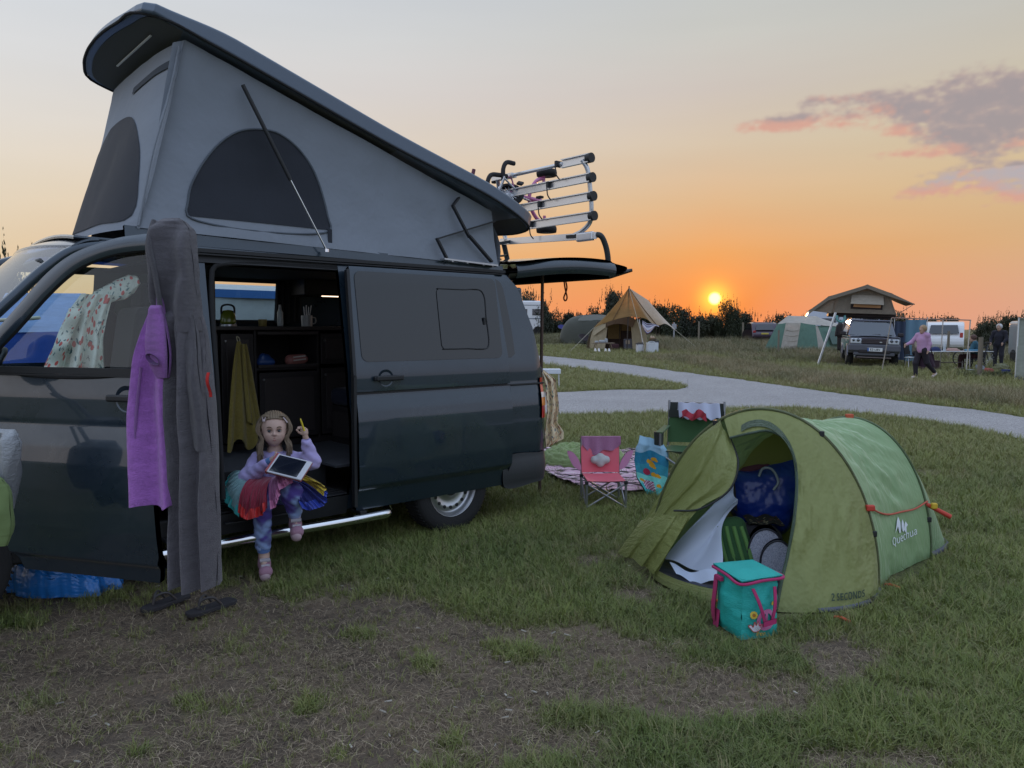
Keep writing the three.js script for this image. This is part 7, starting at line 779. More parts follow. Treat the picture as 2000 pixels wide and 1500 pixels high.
  single('hanging_towels', [sheet((u, v) => [6.75 + 0.85 * u, 2.0 - 0.3 * u - 0.5 * v * (0.6 + 0.5 * sin(u * 5)) - 0.05 * sin(u * 6), -39.9 + 0.05 * sin(u * 14)], 30, 10, 0.02)], phys([1, 1, 1], 0.9, 0, { map: tex(128, 128, (c, w, h) => { c.fillStyle = 'rgb(190,190,210)'; c.fillRect(0, 0, w, h); for (let i = 0; i < 5; i++) { c.fillStyle = ['rgb(90,60,90)', 'rgb(200,150,110)', 'rgb(230,230,235)', 'rgb(120,120,150)', 'rgb(70,50,60)'][i]; c.fillRect(0, i * 27, w, 12); } }) }), 'striped towels hanging from the right edge of the tan tarpaulin', 'towel');
}
{ // frame tent, cars, caravan
  const t = thing('frame_tent', 'green and cream ridge frame tent behind a post, left of the roof-tent car', 'tent', on(14.95, -44.6), -0.2), gr = canvasMat([0.12, 0.22, 0.17], 0.12), cr = canvasMat([0.46, 0.42, 0.36], 0.15);
  t.scale.set(1.12, 1.0, 1.1);
  // local x right, z towards us; footprint 0..3.9 wide front, goes back 2.5
  const q = (a, b, c, d, m, n = 'wall_panel') => part(n, [quad(a, b, c, d, 10, 8, (u, v) => [0, -0.02 * sin(u * PI), 0.04 * sin(u * PI) * sin(v * PI)])], m, t);
  q([-0.35, 0, 0.3], [0.45, 0, 0.55], [0.35, 1.55, 0], [0.75, 1.62, 0.15], gr); q([0.45, 0, 0.55], [1.2, 0, 0.72], [0.75, 1.62, 0.15], [1.45, 1.62, 0.3], cr, 'door_panel'); q([1.2, 0, 0.72], [2.25, 0, 0.85], [1.45, 1.62, 0.3], [2.15, 1.5, 0.35], gr); q([2.25, 0, 0.85], [2.7, 0, 0.55], [2.15, 1.5, 0.35], [2.3, 1.45, 0.1], cr); q([2.7, 0, 0.55], [4.2, 0, -0.8], [2.3, 1.45, 0.1], [3.9, 1.4, -1.2], gr, 'window_panel'); q([4.2, 0, -0.8], [4.45, 0, -1.3], [3.9, 1.4, -1.2], [4.1, 1.35, -1.5], cr); q([-0.35, 0, 0.3], [0.3, 0, -2.6], [0.35, 1.55, 0], [0.8, 1.5, -2.6], gr);
  q([0.35, 1.55, 0], [2.15, 1.5, 0.35], [1.0, 2.05, -0.9], [2.4, 2.02, -1.0], cr, 'roof_panel'); q([2.15, 1.5, 0.35], [3.9, 1.4, -1.2], [2.4, 2.02, -1.0], [3.3, 1.72, -1.9], cr, 'roof_panel'); q([0.35, 1.55, 0], [1.0, 2.05, -0.9], [0.8, 1.5, -2.6], [1.6, 2.0, -2.2], cr, 'roof_panel');
  part('door_wrinkles', [0.3, 0.6, 0.9, 1.2].map((y) => tube([[0.55 + y * 0.17, y, 0.56 - y * 0.22], [0.9 + y * 0.15, y - 0.05, 0.68 - y * 0.22], [1.2 + y * 0.14, y + 0.02, 0.74 - y * 0.24]], 0.012, 14, 5)), std([0.3, 0.27, 0.22], 0.9), t); part('window', [quad([2.98, 0.4, 0.36], [3.75, 0.4, -0.36], [2.8, 1.15, 0.1], [3.55, 1.12, -0.55], 4, 4)], std([0.05, 0.1, 0.08], 0.5), t);
  const whiteP = phys([0.72, 0.73, 0.75], 0.3, 0, { clearcoat: 0.6 }), darkP = phys([0.03, 0.03, 0.04], 0.3, 0.3, { clearcoat: 1 }), glassD = phys([0.025, 0.028, 0.035], 0.06, 0, { clearcoat: 1 });
  // a plain car seen from behind or beside: side profile extruded across its width
  const car = (name, label, pos, turn, prof, wdt, mat, glassPolys, wheels) => { const o = thing(name, label, 'car', pos, turn); const sh = new THREE.Shape(smooth(prof, 70).map((p) => new THREE.Vector2(...p))), ex = new THREE.ExtrudeGeometry(sh, { depth: wdt - 0.16, bevelEnabled: true, bevelSize: 0.06, bevelThickness: 0.08, bevelOffset: -0.06, bevelSegments: 3 }); ex.translate(0, 0, -(wdt - 0.16) / 2); part('body', ex, mat, o); for (const gp of glassPolys) for (const s of [-1, 1]) part('window', [panel(gp, 0.3, (x, y) => [x, y, s * (wdt / 2 + 0.004)])], glassD, o); for (const x of wheels) for (const s of [-1, 1]) { const w = cyl(0.33, 0.33, 0.2, 0, 0, 0, 24); w.rotateX(PI / 2); w.translate(x, 0.33, s * (wdt / 2 - 0.12)); const wl = part('wheel', w, rubber, o); const r = cyl(0.2, 0.2, 0.02, 0, 0, 0, 20); r.rotateX(PI / 2); r.translate(x, 0.33, s * (wdt / 2 - 0.015)); part('rim', r, steel, wl); } return o; };
  const hatch = [[-2.05, 0.4], [-2.08, 0.75], [-1.95, 0.95], [-1.75, 1.42], [-1.5, 1.5], [-0.3, 1.52], [0.35, 1.38], [1.0, 0.98], [1.85, 0.85], [2.05, 0.65], [2.05, 0.35], [0, 0.28]];
  const c1 = car('hatchback_car', 'dark hatchback parked by the hedge left of the frame tent', on(18.3, -57), 1.45, hatch, 1.75, phys([0.05, 0.03, 0.05], 0.3, 0.3, { clearcoat: 1 }), [[[-1.5, 1.0], [-1.35, 1.38], [-0.35, 1.42], [0.25, 1.3], [0.8, 1.0]]], [-1.3, 1.3]);
  part('rear_window', [quad([-2.03, 0.98, -0.65], [-2.03, 0.98, 0.65], [-1.83, 1.38, -0.55], [-1.83, 1.38, 0.55], 4, 4, () => [-0.03, 0, 0])], glassD, c1); part('roof_stripe', [box(1.4, 0.02, 1.4, -0.9, 1.53, 0, 0.008)], whiteP, c1); for (const s of [-1, 1]) part('tail_light', [box(0.06, 0.14, 0.2, -2.07, 0.86, s * 0.72, 0.02)], std([0.4, 0.02, 0.02], 0.3), c1); part('number_plate', [box(0.02, 0.11, 0.5, -2.11, 0.72, 0, 0.004)], std([0.55, 0.45, 0.08], 0.5), c1);
  const c2 = car('white_estate_car', 'white estate car parked behind the camp table on the right', on(23.2, -41.3), 1.05, [[-2.2, 0.4], [-2.25, 0.8], [-2.1, 1.05], [-1.85, 1.55], [-1.5, 1.66], [0, 1.68], [0.6, 1.5], [1.1, 1.08], [2.0, 0.95], [2.2, 0.7], [2.2, 0.35], [0, 0.28]], 1.8, whiteP, [[[-1.75, 1.08], [-1.55, 1.5], [-0.2, 1.55], [0.45, 1.42], [0.9, 1.08]]], [-1.4, 1.35]); part('rear_window', [quad([-2.18, 1.08, -0.68], [-2.18, 1.08, 0.68], [-1.93, 1.52, -0.6], [-1.93, 1.52, 0.6], 4, 4, () => [-0.03, 0, 0])], glassD, c2); for (const s of [-1, 1]) part('tail_light', [box(0.06, 0.25, 0.14, -2.2, 1.0, s * 0.78, 0.02)], std([0.45, 0.05, 0.04], 0.3), c2);
  const v = thing('white_motorhome', 'white motorhome by the hedge, half hidden behind the camper van', 'motorhome', on(0.75, -63), 0.2); part('body', [box(2.2, 2.3, 5, 0, 1.5, 0, 0.15)], whiteP, v); part('side_window', [box(0.7, 0.5, 0.03, 0.7, 1.75, 2.51, 0.05), box(0.5, 0.5, 0.03, -0.3, 1.75, 2.51, 0.05)], glassD, v); part('stripe', [box(2.18, 0.08, 0.02, 0, 1.25, 2.51, 0.005), box(2.18, 0.05, 0.02, 0, 2.3, 2.51, 0.005)], std([0.2, 0.22, 0.26], 0.5), v); for (const s of [-1, 1]) part('wheel', [cyl(0.33, 0.33, 0.2, 0, 0, 0, 20).rotateX(PI / 2).translate(s * 0.8, 0.33, 2.4)], rubber, v);
  const cv = thing('caravan', 'white caravan standing behind the frame tent and the roof-tent car', 'caravan', on(21.6, -49.5), -0.3); part('body', [(() => { const sh = new THREE.Shape(smooth([[-2.4, 0.5], [-2.5, 1.3], [-2.3, 2.3], [-1.9, 2.5], [1.9, 2.5], [2.3, 2.3], [2.5, 1.3], [2.4, 0.5]], 60).map((p) => new THREE.Vector2(...p))); const e = new THREE.ExtrudeGeometry(sh, { depth: 2.0, bevelEnabled: true, bevelSize: 0.05, bevelThickness: 0.05, bevelSegments: 2 }); e.translate(0, 0, -2); return e; })()], phys([0.55, 0.6, 0.7], 0.4), cv); part('window', [box(0.9, 0.55, 0.03, -1.2, 1.6, 0.07, 0.05), box(0.3, 0.6, 0.03, -0.15, 1.75, 0.07, 0.03), box(0.9, 0.55, 0.03, 1.3, 1.6, 0.07, 0.05)], glassD, cv); part('door', [box(0.62, 1.7, 0.03, 0.4, 1.4, 0.06, 0.04)], phys([0.62, 0.65, 0.72], 0.4), cv); part('wheel', [cyl(0.3, 0.3, 0.2, 0, 0, 0, 20).rotateX(PI / 2).translate(0, 0.3, -0.2)], rubber, cv); part('skirt', [box(4.6, 0.25, 0.04, 0, 0.45, 0.03, 0.01)], trimGrey, cv);
}
{ // off-road car with roof tent
  const P = on(14.3, -30.4), TURN = -0.34, body = phys([0.10, 0.105, 0.14], 0.32, 0.3, { clearcoat: 1, clearcoatRoughness: 0.08 }), dk = std([0.02, 0.016, 0.018], 0.6), gl = phys([0.05, 0.06, 0.075], 0.05, 0, { clearcoat: 1 });
  const o = thing('off_road_car', 'grey off-road car facing us with the beige roof tent on top', 'car', P, TURN); o.rotation.z = -0.035;
  part('lower_body', [box(1.88, 0.62, 4.5, 0, 0.82, -2.28, 0.1), box(1.86, 0.2, 1.3, 0, 1.1, -0.72, 0.07)], body, o);
  part('bonnet', [sheet((u, v) => [lerp(-0.9, 0.9, u), 1.17 + 0.05 * v + 0.03 * sin(u * PI) + 0.012 * (abs(u - 0.5) < 0.3 ? 1 : 0), lerp(-0.02, -1.25, v)], 24, 10, 0.03)], body, o);
  part('cabin', [quad([-0.9, 1.2, -1.2], [0.9, 1.2, -1.2], [-0.78, 1.78, -1.75], [0.78, 1.78, -1.75], 4, 4), box(1.6, 0.08, 2.7, 0, 1.84, -3.05, 0.04), box(1.8, 0.62, 0.06, 0, 1.45, -4.4, 0.03), ...[-1, 1].map((s) => quad([s * 0.92, 1.15, -1.2], [s * 0.92, 1.15, -4.45], [s * 0.8, 1.82, -1.78], [s * 0.8, 1.82, -4.4], 4, 4))], body, o);
  part('windscreen', [quad([-0.83, 1.235, -1.2], [0.83, 1.235, -1.2], [-0.72, 1.755, -1.7], [0.72, 1.755, -1.7], 12, 8, (u) => [0, 0.01, 0.03 + 0.07 * sin(u * PI)])], gl, o); part('wiper', [bar([-0.5, 1.24, -1.08], [0.3, 1.27, -1.08], 0.014), bar([0.1, 1.24, -1.08], [0.72, 1.26, -1.12], 0.014)], dk, o);
  for (const s of [-1, 1]) { part('side_window', [quad([s * 0.925, 1.22, -1.5], [s * 0.925, 1.22, -4.2], [s * 0.82, 1.74, -1.95], [s * 0.82, 1.74, -4.2], 2, 2)], gl, o); const h = part('headlight', [box(0.4, 0.21, 0.1, s * 0.68, 1.0, -0.02, 0.04)], phys([0.52, 0.56, 0.6], 0.1, 0, { clearcoat: 1 }), o); part('lamp_bowl', [new THREE.SphereGeometry(0.07, 16, 10).translate(s * 0.6, 1.03, 0.0), new THREE.SphereGeometry(0.06, 16, 10).translate(s * 0.77, 1.03, 0.0)], std([0.12, 0.13, 0.15], 0.15, 0.8), h); part('fog_light', [cyl(0.075, 0.075, 0.05, 0, 0, 0, 18).rotateX(PI / 2).translate(s * 0.72, 0.72, 0.02)], std([0.25, 0.26, 0.28], 0.2, 0.5), o); const m = part('door_mirror', [box(0.22, 0.17, 0.12, s * 1.08, 1.28, -1.35, 0.05), box(0.12, 0.05, 0.06, s * 0.95, 1.22, -1.35, 0.015)], dk, o); part('wheel_arch', [new THREE.TorusGeometry(0.43, 0.05, 8, 24, PI).rotateY(PI / 2).translate(s * 0.93, 0.4, -0.85), new THREE.TorusGeometry(0.43, 0.05, 8, 24, PI).rotateY(PI / 2).translate(s * 0.93, 0.4, -3.7)], body, o); for (const z of [-0.85, -3.7]) { const w = part('wheel', [lathe([[0.22, -0.12], [0.36, -0.13], [0.38, 0], [0.36, 0.13], [0.22, 0.12]], 30).rotateZ(PI / 2).translate(s * 0.82, 0.38, z)], rubber, o); part('rim', [cyl(0.23, 0.23, 0.2, 0, 0, 0, 20).rotateZ(PI / 2).translate(s * 0.85, 0.38, z)], steel, w); } part('wing_vent', [box(0.02, 0.1, 0.2, s * 0.95, 1.02, -1.45, 0.005)], chrome, o); }
  part('grille', [box(0.92, 0.2, 0.05, 0, 1.0, 0.0, 0.02)], std([0.03, 0.02, 0.022], 0.5), o); for (let i = 0; i < 3; i++) part('grille_bar', [box(0.88, 0.02, 0.02, 0, 0.94 + i * 0.06, 0.03, 0.006)], std([0.06, 0.045, 0.05], 0.4), o); part('badge', [box(0.09, 0.035, 0.012, 0.22, 0.97, 0.042, 0.01)], std([0.5, 0.52, 0.5], 0.3), o);
  part('front_bumper', [box(1.9, 0.3, 0.22, 0, 0.74, -0.06, 0.07), box(1.5, 0.14, 0.12, 0, 0.5, -0.05, 0.04)], std([0.085, 0.09, 0.11], 0.5), o); part('lower_intake', [box(1.15, 0.12, 0.04, 0, 0.6, 0.05, 0.03), box(1.3, 0.12, 0.3, 0, 0.36, -0.2, 0.03)], dk, o); part('skid_bar', [bar([-0.6, 0.36, -0.03], [0.62, 0.36, -0.03], 0.014)], std([0.3, 0.24, 0.22], 0.4, 0.5), o);
  const pl = part('number_plate', [box(0.54, 0.14, 0.02, 0.02, 0.675, 0.085, 0.006)], std([0.68, 0.7, 0.7], 0.4), o); part('plate_lettering', [print('E3 LBV', 0.085, (x, y) => [-0.165 + x, 0.635 + y, 0.0975], font)], std([0.015, 0.015, 0.02], 0.6), pl); part('plate_band', [box(0.05, 0.13, 0.004, -0.225, 0.675, 0.096, 0.001)], std([0.03, 0.12, 0.4], 0.5), pl);
  { const m = font.generateShapes('DISCOVERY', 0.075); const gs = print('DISCOVERY', 0.075, (x, y) => [-0.27 + x * 1.05, 1.13 + y * 0.55, 0.012 - y * 0.3], font); part('bonnet_lettering', gs, std([0.05, 0.05, 0.06], 0.4), o); }
  part('roof_bar', [flatBar([-0.72, 1.93, -2.2], [-0.72, 1.93, -4.2], 0.04, 0.04), flatBar([0.72, 1.93, -2.2], [0.72, 1.93, -4.2], 0.04, 0.04), flatBar([-0.85, 1.96, -2.4], [0.85, 1.96, -2.4], 0.05, 0.04), flatBar([-0.85, 1.96, -3.9], [0.85, 1.96, -3.9], 0.05, 0.04)], dk, o);
  const t = thing('roof_tent', 'beige folding roof tent opened out on top of the grey off-road car', 'tent', P, TURN); t.rotation.z = -0.035; const cn = canvasMat([0.26, 0.22, 0.17], 0.15), lt = canvasMat([0.42, 0.37, 0.3], 0.15);
  part('base_board', [box(2.6, 0.14, 1.5, -0.35, 2.06, -3.0, 0.03)], std([0.03, 0.018, 0.016], 0.7), t);
  const zf0 = -1.95, zb = -3.9, W3 = (p, z) => [p[0], p[1], z];
  const bodyP = [[-1.65, 2.14], [0.95, 2.12], [0.62, 2.92], [-0.25, 3.2], [-1.45, 2.82]];
  part('end_wall', [panel(bodyP, 0.2, (x, y) => [x, y, zf0 - 0.06 * fbm(x * 2, y * 2, 1, 2)]), panel(bodyP, 0.4, (x, y) => [x, y, zb])], cn, t);
  const fly = [[-2.45, 2.2], [-1.72, 2.8], [-0.25, 3.32], [0.66, 2.98], [1.55, 2.56]];
  part('flysheet', [sheet((u, v) => { const k = u * 4, i = min(3, floor(k)), q = k - i; return [lerp(fly[i][0], fly[i + 1][0], q), lerp(fly[i][1], fly[i + 1][1], q) - 0.03 * sin(q * PI), lerp(zf0 + 0.28, zb - 0.2, v)]; }, 40, 8, 0.02), sheet((u, v) => { const p = mix3([-2.45, 2.2, 0], [-1.55, 2.1, 0], u), r = mix3([-1.72, 2.8, 0], [-1.45, 2.8, 0], u), q = mix3(p, r, v); return [q[0], q[1], zf0 + 0.1]; }, 8, 8)], cn, t);
  part('fly_edge', [sheet((u, v) => { const k = u * 4, i = min(3, floor(k)), q = k - i; return [lerp(fly[i][0], fly[i + 1][0], q), lerp(fly[i][1], fly[i + 1][1], q) - v * (0.16 - 0.12 * sst(0.7, 1, u)), zf0 + 0.29]; }, 40, 3)], cn, t);
  const w = part('window_flap', [quad([-0.85, 2.52, zf0 + 0.26], [0.42, 2.5, zf0 + 0.26], [-0.8, 2.9, zf0 + 0.03], [0.4, 2.88, zf0 + 0.03], 8, 6)], lt, t); part('window_opening', [panel([[-0.82, 2.32], [0.4, 2.3], [0.4, 2.56], [-0.82, 2.57]], 0.3, (x, y) => [x, y, zf0 + 0.02])], std([0.025, 0.015, 0.015], 0.9), w); part('window_gauze', [panel([[-0.72, 2.4], [0.32, 2.37], [0.34, 2.49], [-0.7, 2.53]], 0.3, (x, y) => [x, y, zf0 + 0.03])], std([0.5, 0.26, 0.12], 0.8), w);
  part('awning_pole', [bar([1.52, 2.55, zf0 + 0.25], [0.95, 2.1, zf0], 0.012), bar([0.9, 2.15, zf0 + 0.05], [0.62, 2.95, zf0 + 0.05], 0.012)], std([0.3, 0.25, 0.2], 0.5), t); single('teal_rope_coil', [new THREE.TorusGeometry(0.17, 0.05, 8, 22, 4.2).rotateZ(2.6).translate(0, 0, 0)], std([0.12, 0.3, 0.3], 0.7), 'pale teal rope coil hanging below the roof tent', 'rope', [13.65, 2.02, -32.0]);
  const ld = thing('telescopic_ladder', 'silver ladder leaning from the roof tent down to the grass', 'ladder', [12.95, terr(12.9, -31), -31.3], -0.5); for (const s of [-0.17, 0.17]) part('rail', [bar([-0.45, 0, s], [0.15, 2.15, s - 0.25], 0.03)], alu, ld); for (let i = 0; i < 8; i++) { const k = (i + 0.7) / 8.4; part('rung', [bar([-0.45 + 0.6 * k, 2.15 * k, -0.17 - 0.25 * k], [-0.45 + 0.6 * k, 2.15 * k, 0.17 - 0.25 * k], 0.018)], alu, ld); }
}
// people further off: one continuous body each, dressed
function figure(label, pos, turn, J, col, group) {
  const g = thing('person', label, 'person', pos, turn), r = (k) => sdfOf([cap(J.neck, J.chest, 0.06 + k, 0.13 + k), cap(J.chest, J.pelvis, 0.14 + k, 0.14 + k), cap(J.sh[0], J.sh[1], 0.06 + k)], 0.06);
  const all = sdfOf([cap(J.neck, J.head, 0.055), cap(J.head, [J.head[0], J.head[1] + 0.05, J.head[2]], 0.088, 0.09), cap([J.head[0], J.head[1] - 0.06, J.head[2] + 0.03], [J.head[0], J.head[1] - 0.08, J.head[2] + 0.04], 0.05), cap([J.head[0], J.head[1], J.head[2] + 0.09], [J.head[0], J.head[1] - 0.02, J.head[2] + 0.105], 0.014), cap(J.neck, J.chest, 0.06, 0.12), cap(J.chest, J.pelvis, 0.13, 0.13), cap(J.sh[0], J.sh[1], 0.05), ...[0, 1].flatMap((i) => [cap(J.sh[i], J.el[i], 0.048, 0.04), cap(J.el[i], J.ha[i], 0.038, 0.027), cap(J.ha[i], [J.ha[i][0], J.ha[i][1] - 0.08, J.ha[i][2] + 0.03], 0.03, 0.022), cap(J.hip[i], J.kn[i], 0.08, 0.058), cap(J.kn[i], J.an[i], 0.054, 0.036), cap(J.an[i], J.to[i], 0.04, 0.035)])], 0.04);
  const ys = [J.head[1] + 0.16, min(J.an[0][1], J.an[1][1]) - 0.08], cy = (ys[0] + ys[1]) / 2, half = (ys[0] - ys[1]) / 2 + 0.06;
  part('body', solid(all, [J.pelvis[0], cy, J.pelvis[2]], half, 64), std([0.4, 0.25, 0.19], 0.6), g);
  const top = sdfOf([cap(J.neck, J.chest, 0.075, 0.15), cap(J.chest, J.pelvis, 0.155, 0.155), cap(J.sh[0], J.sh[1], 0.075), ...[0, 1].flatMap((i) => [cap(J.sh[i], J.el[i], 0.07, 0.06), cap(J.el[i], mix3(J.el[i], J.ha[i], 0.9), 0.056, 0.042)])], 0.05), leg = sdfOf([0, 1].flatMap((i) => [cap(J.pelvis, J.hip[i], 0.14, 0.1), cap(J.hip[i], J.kn[i], 0.1, 0.08), cap(J.kn[i], mix3(J.kn[i], J.an[i], 0.94), 0.078, 0.06)]), 0.05);
  part('top', solid((x, y, z) => max(top(x, y, z) + 0.012 * fbm(x * 9, y * 9, z * 9, 2), J.pelvis[1] - 0.1 - y), [J.pelvis[0], cy, J.pelvis[2]], half, 60), cloth(col.top), g); part('trousers', solid((x, y, z) => leg(x, y, z) + 0.01 * fbm(x * 8, y * 8, z * 8, 2), [J.pelvis[0], cy, J.pelvis[2]], half, 60), cloth(col.legs), g);
  part('hair', solid((x, y, z) => max(hypot(x - J.head[0], y - J.head[1] - 0.035, z - J.head[2] + 0.02) - 0.112 + 0.01 * fbm(x * 14, y * 14, z * 14, 2), (z - J.head[2] - 0.05) * 0.8 + (J.head[1] - y) * 0.3), J.head, 0.2, 32), std(col.hair, 0.7), g);
  part('shoes', [0, 1].map((i) => solid(sdfOf([cap([J.an[i][0], J.an[i][1] - 0.04, J.an[i][2] - 0.03], J.to[i], 0.05, 0.042)], 0.02), J.to[i], 0.24, 24)), std(col.shoe, 0.7), g); return g;
}
{
  figure('woman in a lilac sweatshirt and dark trousers walking across the far lawn', on(12.65, -23.7), -1.25, { head: [0.03, 1.52, 0.04], neck: [0, 1.4, 0], chest: [0, 1.2, 0], pelvis: [0, 0.9, 0], sh: [[-0.16, 1.35, 0.02], [0.16, 1.35, -0.02]], el: [[-0.26, 1.12, 0.16], [0.2, 1.08, -0.08]], ha: [[-0.24, 1.05, 0.42], [0.2, 0.86, -0.02]], hip: [[-0.09, 0.88, 0], [0.09, 0.88, 0]], kn: [[-0.1, 0.48, 0.14], [0.1, 0.5, -0.1]], an: [[-0.1, 0.08, 0.12], [0.1, 0.2, -0.42]], to: [[-0.1, 0.045, 0.24], [0.1, 0.08, -0.36]] }, { top: [0.44, 0.26, 0.42], legs: [0.018, 0.014, 0.022], hair: [0.3, 0.2, 0.11], shoe: [0.6, 0.52, 0.48] });
  single('dark_tote_bag', [sheet((u, v) => { const a = u * 2 * PI; return [0.24 * cos(a) * (0.75 + 0.3 * v), 0.42 - 0.4 * v, 0.09 * sin(a) * (0.4 + v) + 0.02 * sin(a * 5 + v * 4)]; }, 30, 14), tube([[-0.14, 0.42, 0], [-0.08, 0.6, 0], [0.08, 0.6, 0], [0.14, 0.42, 0]], 0.014, 18, 6)], cloth([0.03, 0.012, 0.025]), 'dark bag carried low by the walking woman', 'bag', on(12.83, -23.75, 0.36), -0.2);
  const sit = { head: [0, 1.17, 0.08], neck: [0, 1.04, 0.02], chest: [0, 0.86, 0], pelvis: [0, 0.55, 0], sh: [[-0.17, 0.99, 0], [0.17, 0.99, 0]], el: [[-0.24, 0.76, 0.1], [0.24, 0.76, 0.1]], ha: [[-0.14, 0.72, 0.34], [0.14, 0.72, 0.34]], hip: [[-0.1, 0.52, 0.02], [0.1, 0.52, 0.02]], kn: [[-0.12, 0.52, 0.42], [0.12, 0.5, 0.42]], an: [[-0.12, 0.1, 0.4], [0.12, 0.1, 0.46]], to: [[-0.12, 0.05, 0.52], [0.12, 0.05, 0.58]] };
  figure('person in a fawn jumper seated beside the off-road car', on(16.1, -30.6), 0.7, sit, { top: [0.3, 0.25, 0.19], legs: [0.03, 0.025, 0.03], hair: [0.09, 0.045, 0.03], shoe: [0.4, 0.4, 0.4] });
  figure('person in a teal coat seated at the far end of the camp table', on(17.05, -28.3), -2.2, sit, { top: [0.025, 0.09, 0.13], legs: [0.05, 0.02, 0.025], hair: [0.08, 0.04, 0.03], shoe: [0.3, 0.28, 0.26] });
  figure('person in dark clothes and a white cap standing by the bicycles at far right', on(18.75, -29.6), -0.9, { head: [0, 1.56, 0.06], neck: [0, 1.42, 0.02], chest: [0, 1.22, 0], pelvis: [0, 0.92, 0], sh: [[-0.19, 1.37, 0], [0.19, 1.37, 0]], el: [[-0.27, 1.1, 0.05], [0.27, 1.1, 0.05]], ha: [[-0.2, 0.95, 0.26], [0.2, 0.95, 0.26]], hip: [[-0.1, 0.9, 0], [0.1, 0.9, 0]], kn: [[-0.11, 0.5, 0.04], [0.11, 0.5, 0.04]], an: [[-0.11, 0.09, 0], [0.11, 0.09, 0]], to: [[-0.11, 0.05, 0.12], [0.11, 0.05, 0.12]] }, { top: [0.014, 0.014, 0.024], legs: [0.02, 0.02, 0.03], hair: [0.5, 0.5, 0.5], shoe: [0.05, 0.05, 0.05] });
  const chairAt = (x, z, t, label) => { const o = thing('camp_chair', label, 'chair', on(x, z), t); part('seat', [box(0.5, 0.03, 0.46, 0, 0.42, 0, 0.01)], cloth([0.015, 0.015, 0.02]), o); part('backrest', [box(0.5, 0.5, 0.03, 0, 0.7, -0.26, 0.01, 0, -0.15)], cloth([0.015, 0.015, 0.02]), o); for (const [a, b] of [[-0.24, 0.2], [0.24, 0.2], [-0.24, -0.22], [0.24, -0.22]]) part('leg', [bar([a, 0, b], [a, 0.6, b], 0.013)], plasticBlack, o); };
  chairAt(16.05, -30.75, 0.7, 'black folding chair under the person in the fawn jumper'); chairAt(17.1, -28.2, -2.2, 'black folding chair under the person in the teal coat');
  const tb = thing('camp_table', 'folding camp table laid with things, right of the walking woman', 'table', on(16.0, -28.2), -0.1); part('table_top', [box(1.5, 0.03, 0.7, 0, 0.7, 0, 0.008), box(0.9, 0.02, 0.6, 1.05, 0.7, -0.1, 0.008)], std([0.6, 0.62, 0.64], 0.4), tb); for (const [x, z] of [[-0.65, 0.28], [0.65, 0.28], [-0.65, -0.28], [0.65, -0.28]]) part('leg', [bar([x, 0, z], [x * 0.96, 0.69, z], 0.016)], alu, tb); part('lower_shelf', [box(1.2, 0.02, 0.4, 0, 0.3, 0, 0.005)], std([0.06, 0.04, 0.04], 0.7), tb);
  const onT = (n, l, x, z, g, m) => single(n, g, m, l, n.split('_').pop(), [16.0 + x, terr(16, -28.2) + 0.716, -28.2 + z]);
  onT('blue_cloth', 'dark blue cloth heaped at the left end of the camp table', -0.5, 0.05, [new THREE.SphereGeometry(0.2, 16, 8, 0, 6.3, 0, 1.57).scale(1, 0.8, 0.8)], cloth([0.02, 0.03, 0.1])); onT('food_tray', 'pink tray of food in the middle of the camp table', 0.1, 0.1, [box(0.4, 0.06, 0.3, 0, 0.03, 0, 0.015), box(0.3, 0.05, 0.2, 0, 0.08, 0, 0.02)], std([0.5, 0.32, 0.28], 0.6)); onT('blue_plate', 'pale blue plate on the right end of the camp table', 0.95, -0.05, [box(0.5, 0.05, 0.35, 0, 0.03, 0, 0.015)], std([0.12, 0.3, 0.45], 0.5)); onT('water_bottle', 'clear bottle standing at the left of the camp table', -0.25, 0.2, [lathe([[0, 0], [0.05, 0], [0.05, 0.22], [0.02, 0.28], [0.02, 0.32], [0, 0.32]], 14)], std([0.5, 0.55, 0.6], 0.3));
  single('storage_box', [box(0.6, 0.34, 0.4, 0, 0.17, 0, 0.03), box(0.63, 0.04, 0.43, 0, 0.36, 0, 0.015)], std([0.04, 0.018, 0.024], 0.6), 'dark storage box on the grass under the camp table', 'box', on(15.2, -28.0)); single('steel_bowl', [lathe([[0, 0], [0.1, 0], [0.16, 0.1], [0.14, 0.1], [0.09, 0.02], [0, 0.02]], 20)], steel, 'steel bowl on the grass in front of the camp table', 'bowl', on(16.25, -27.2));
}
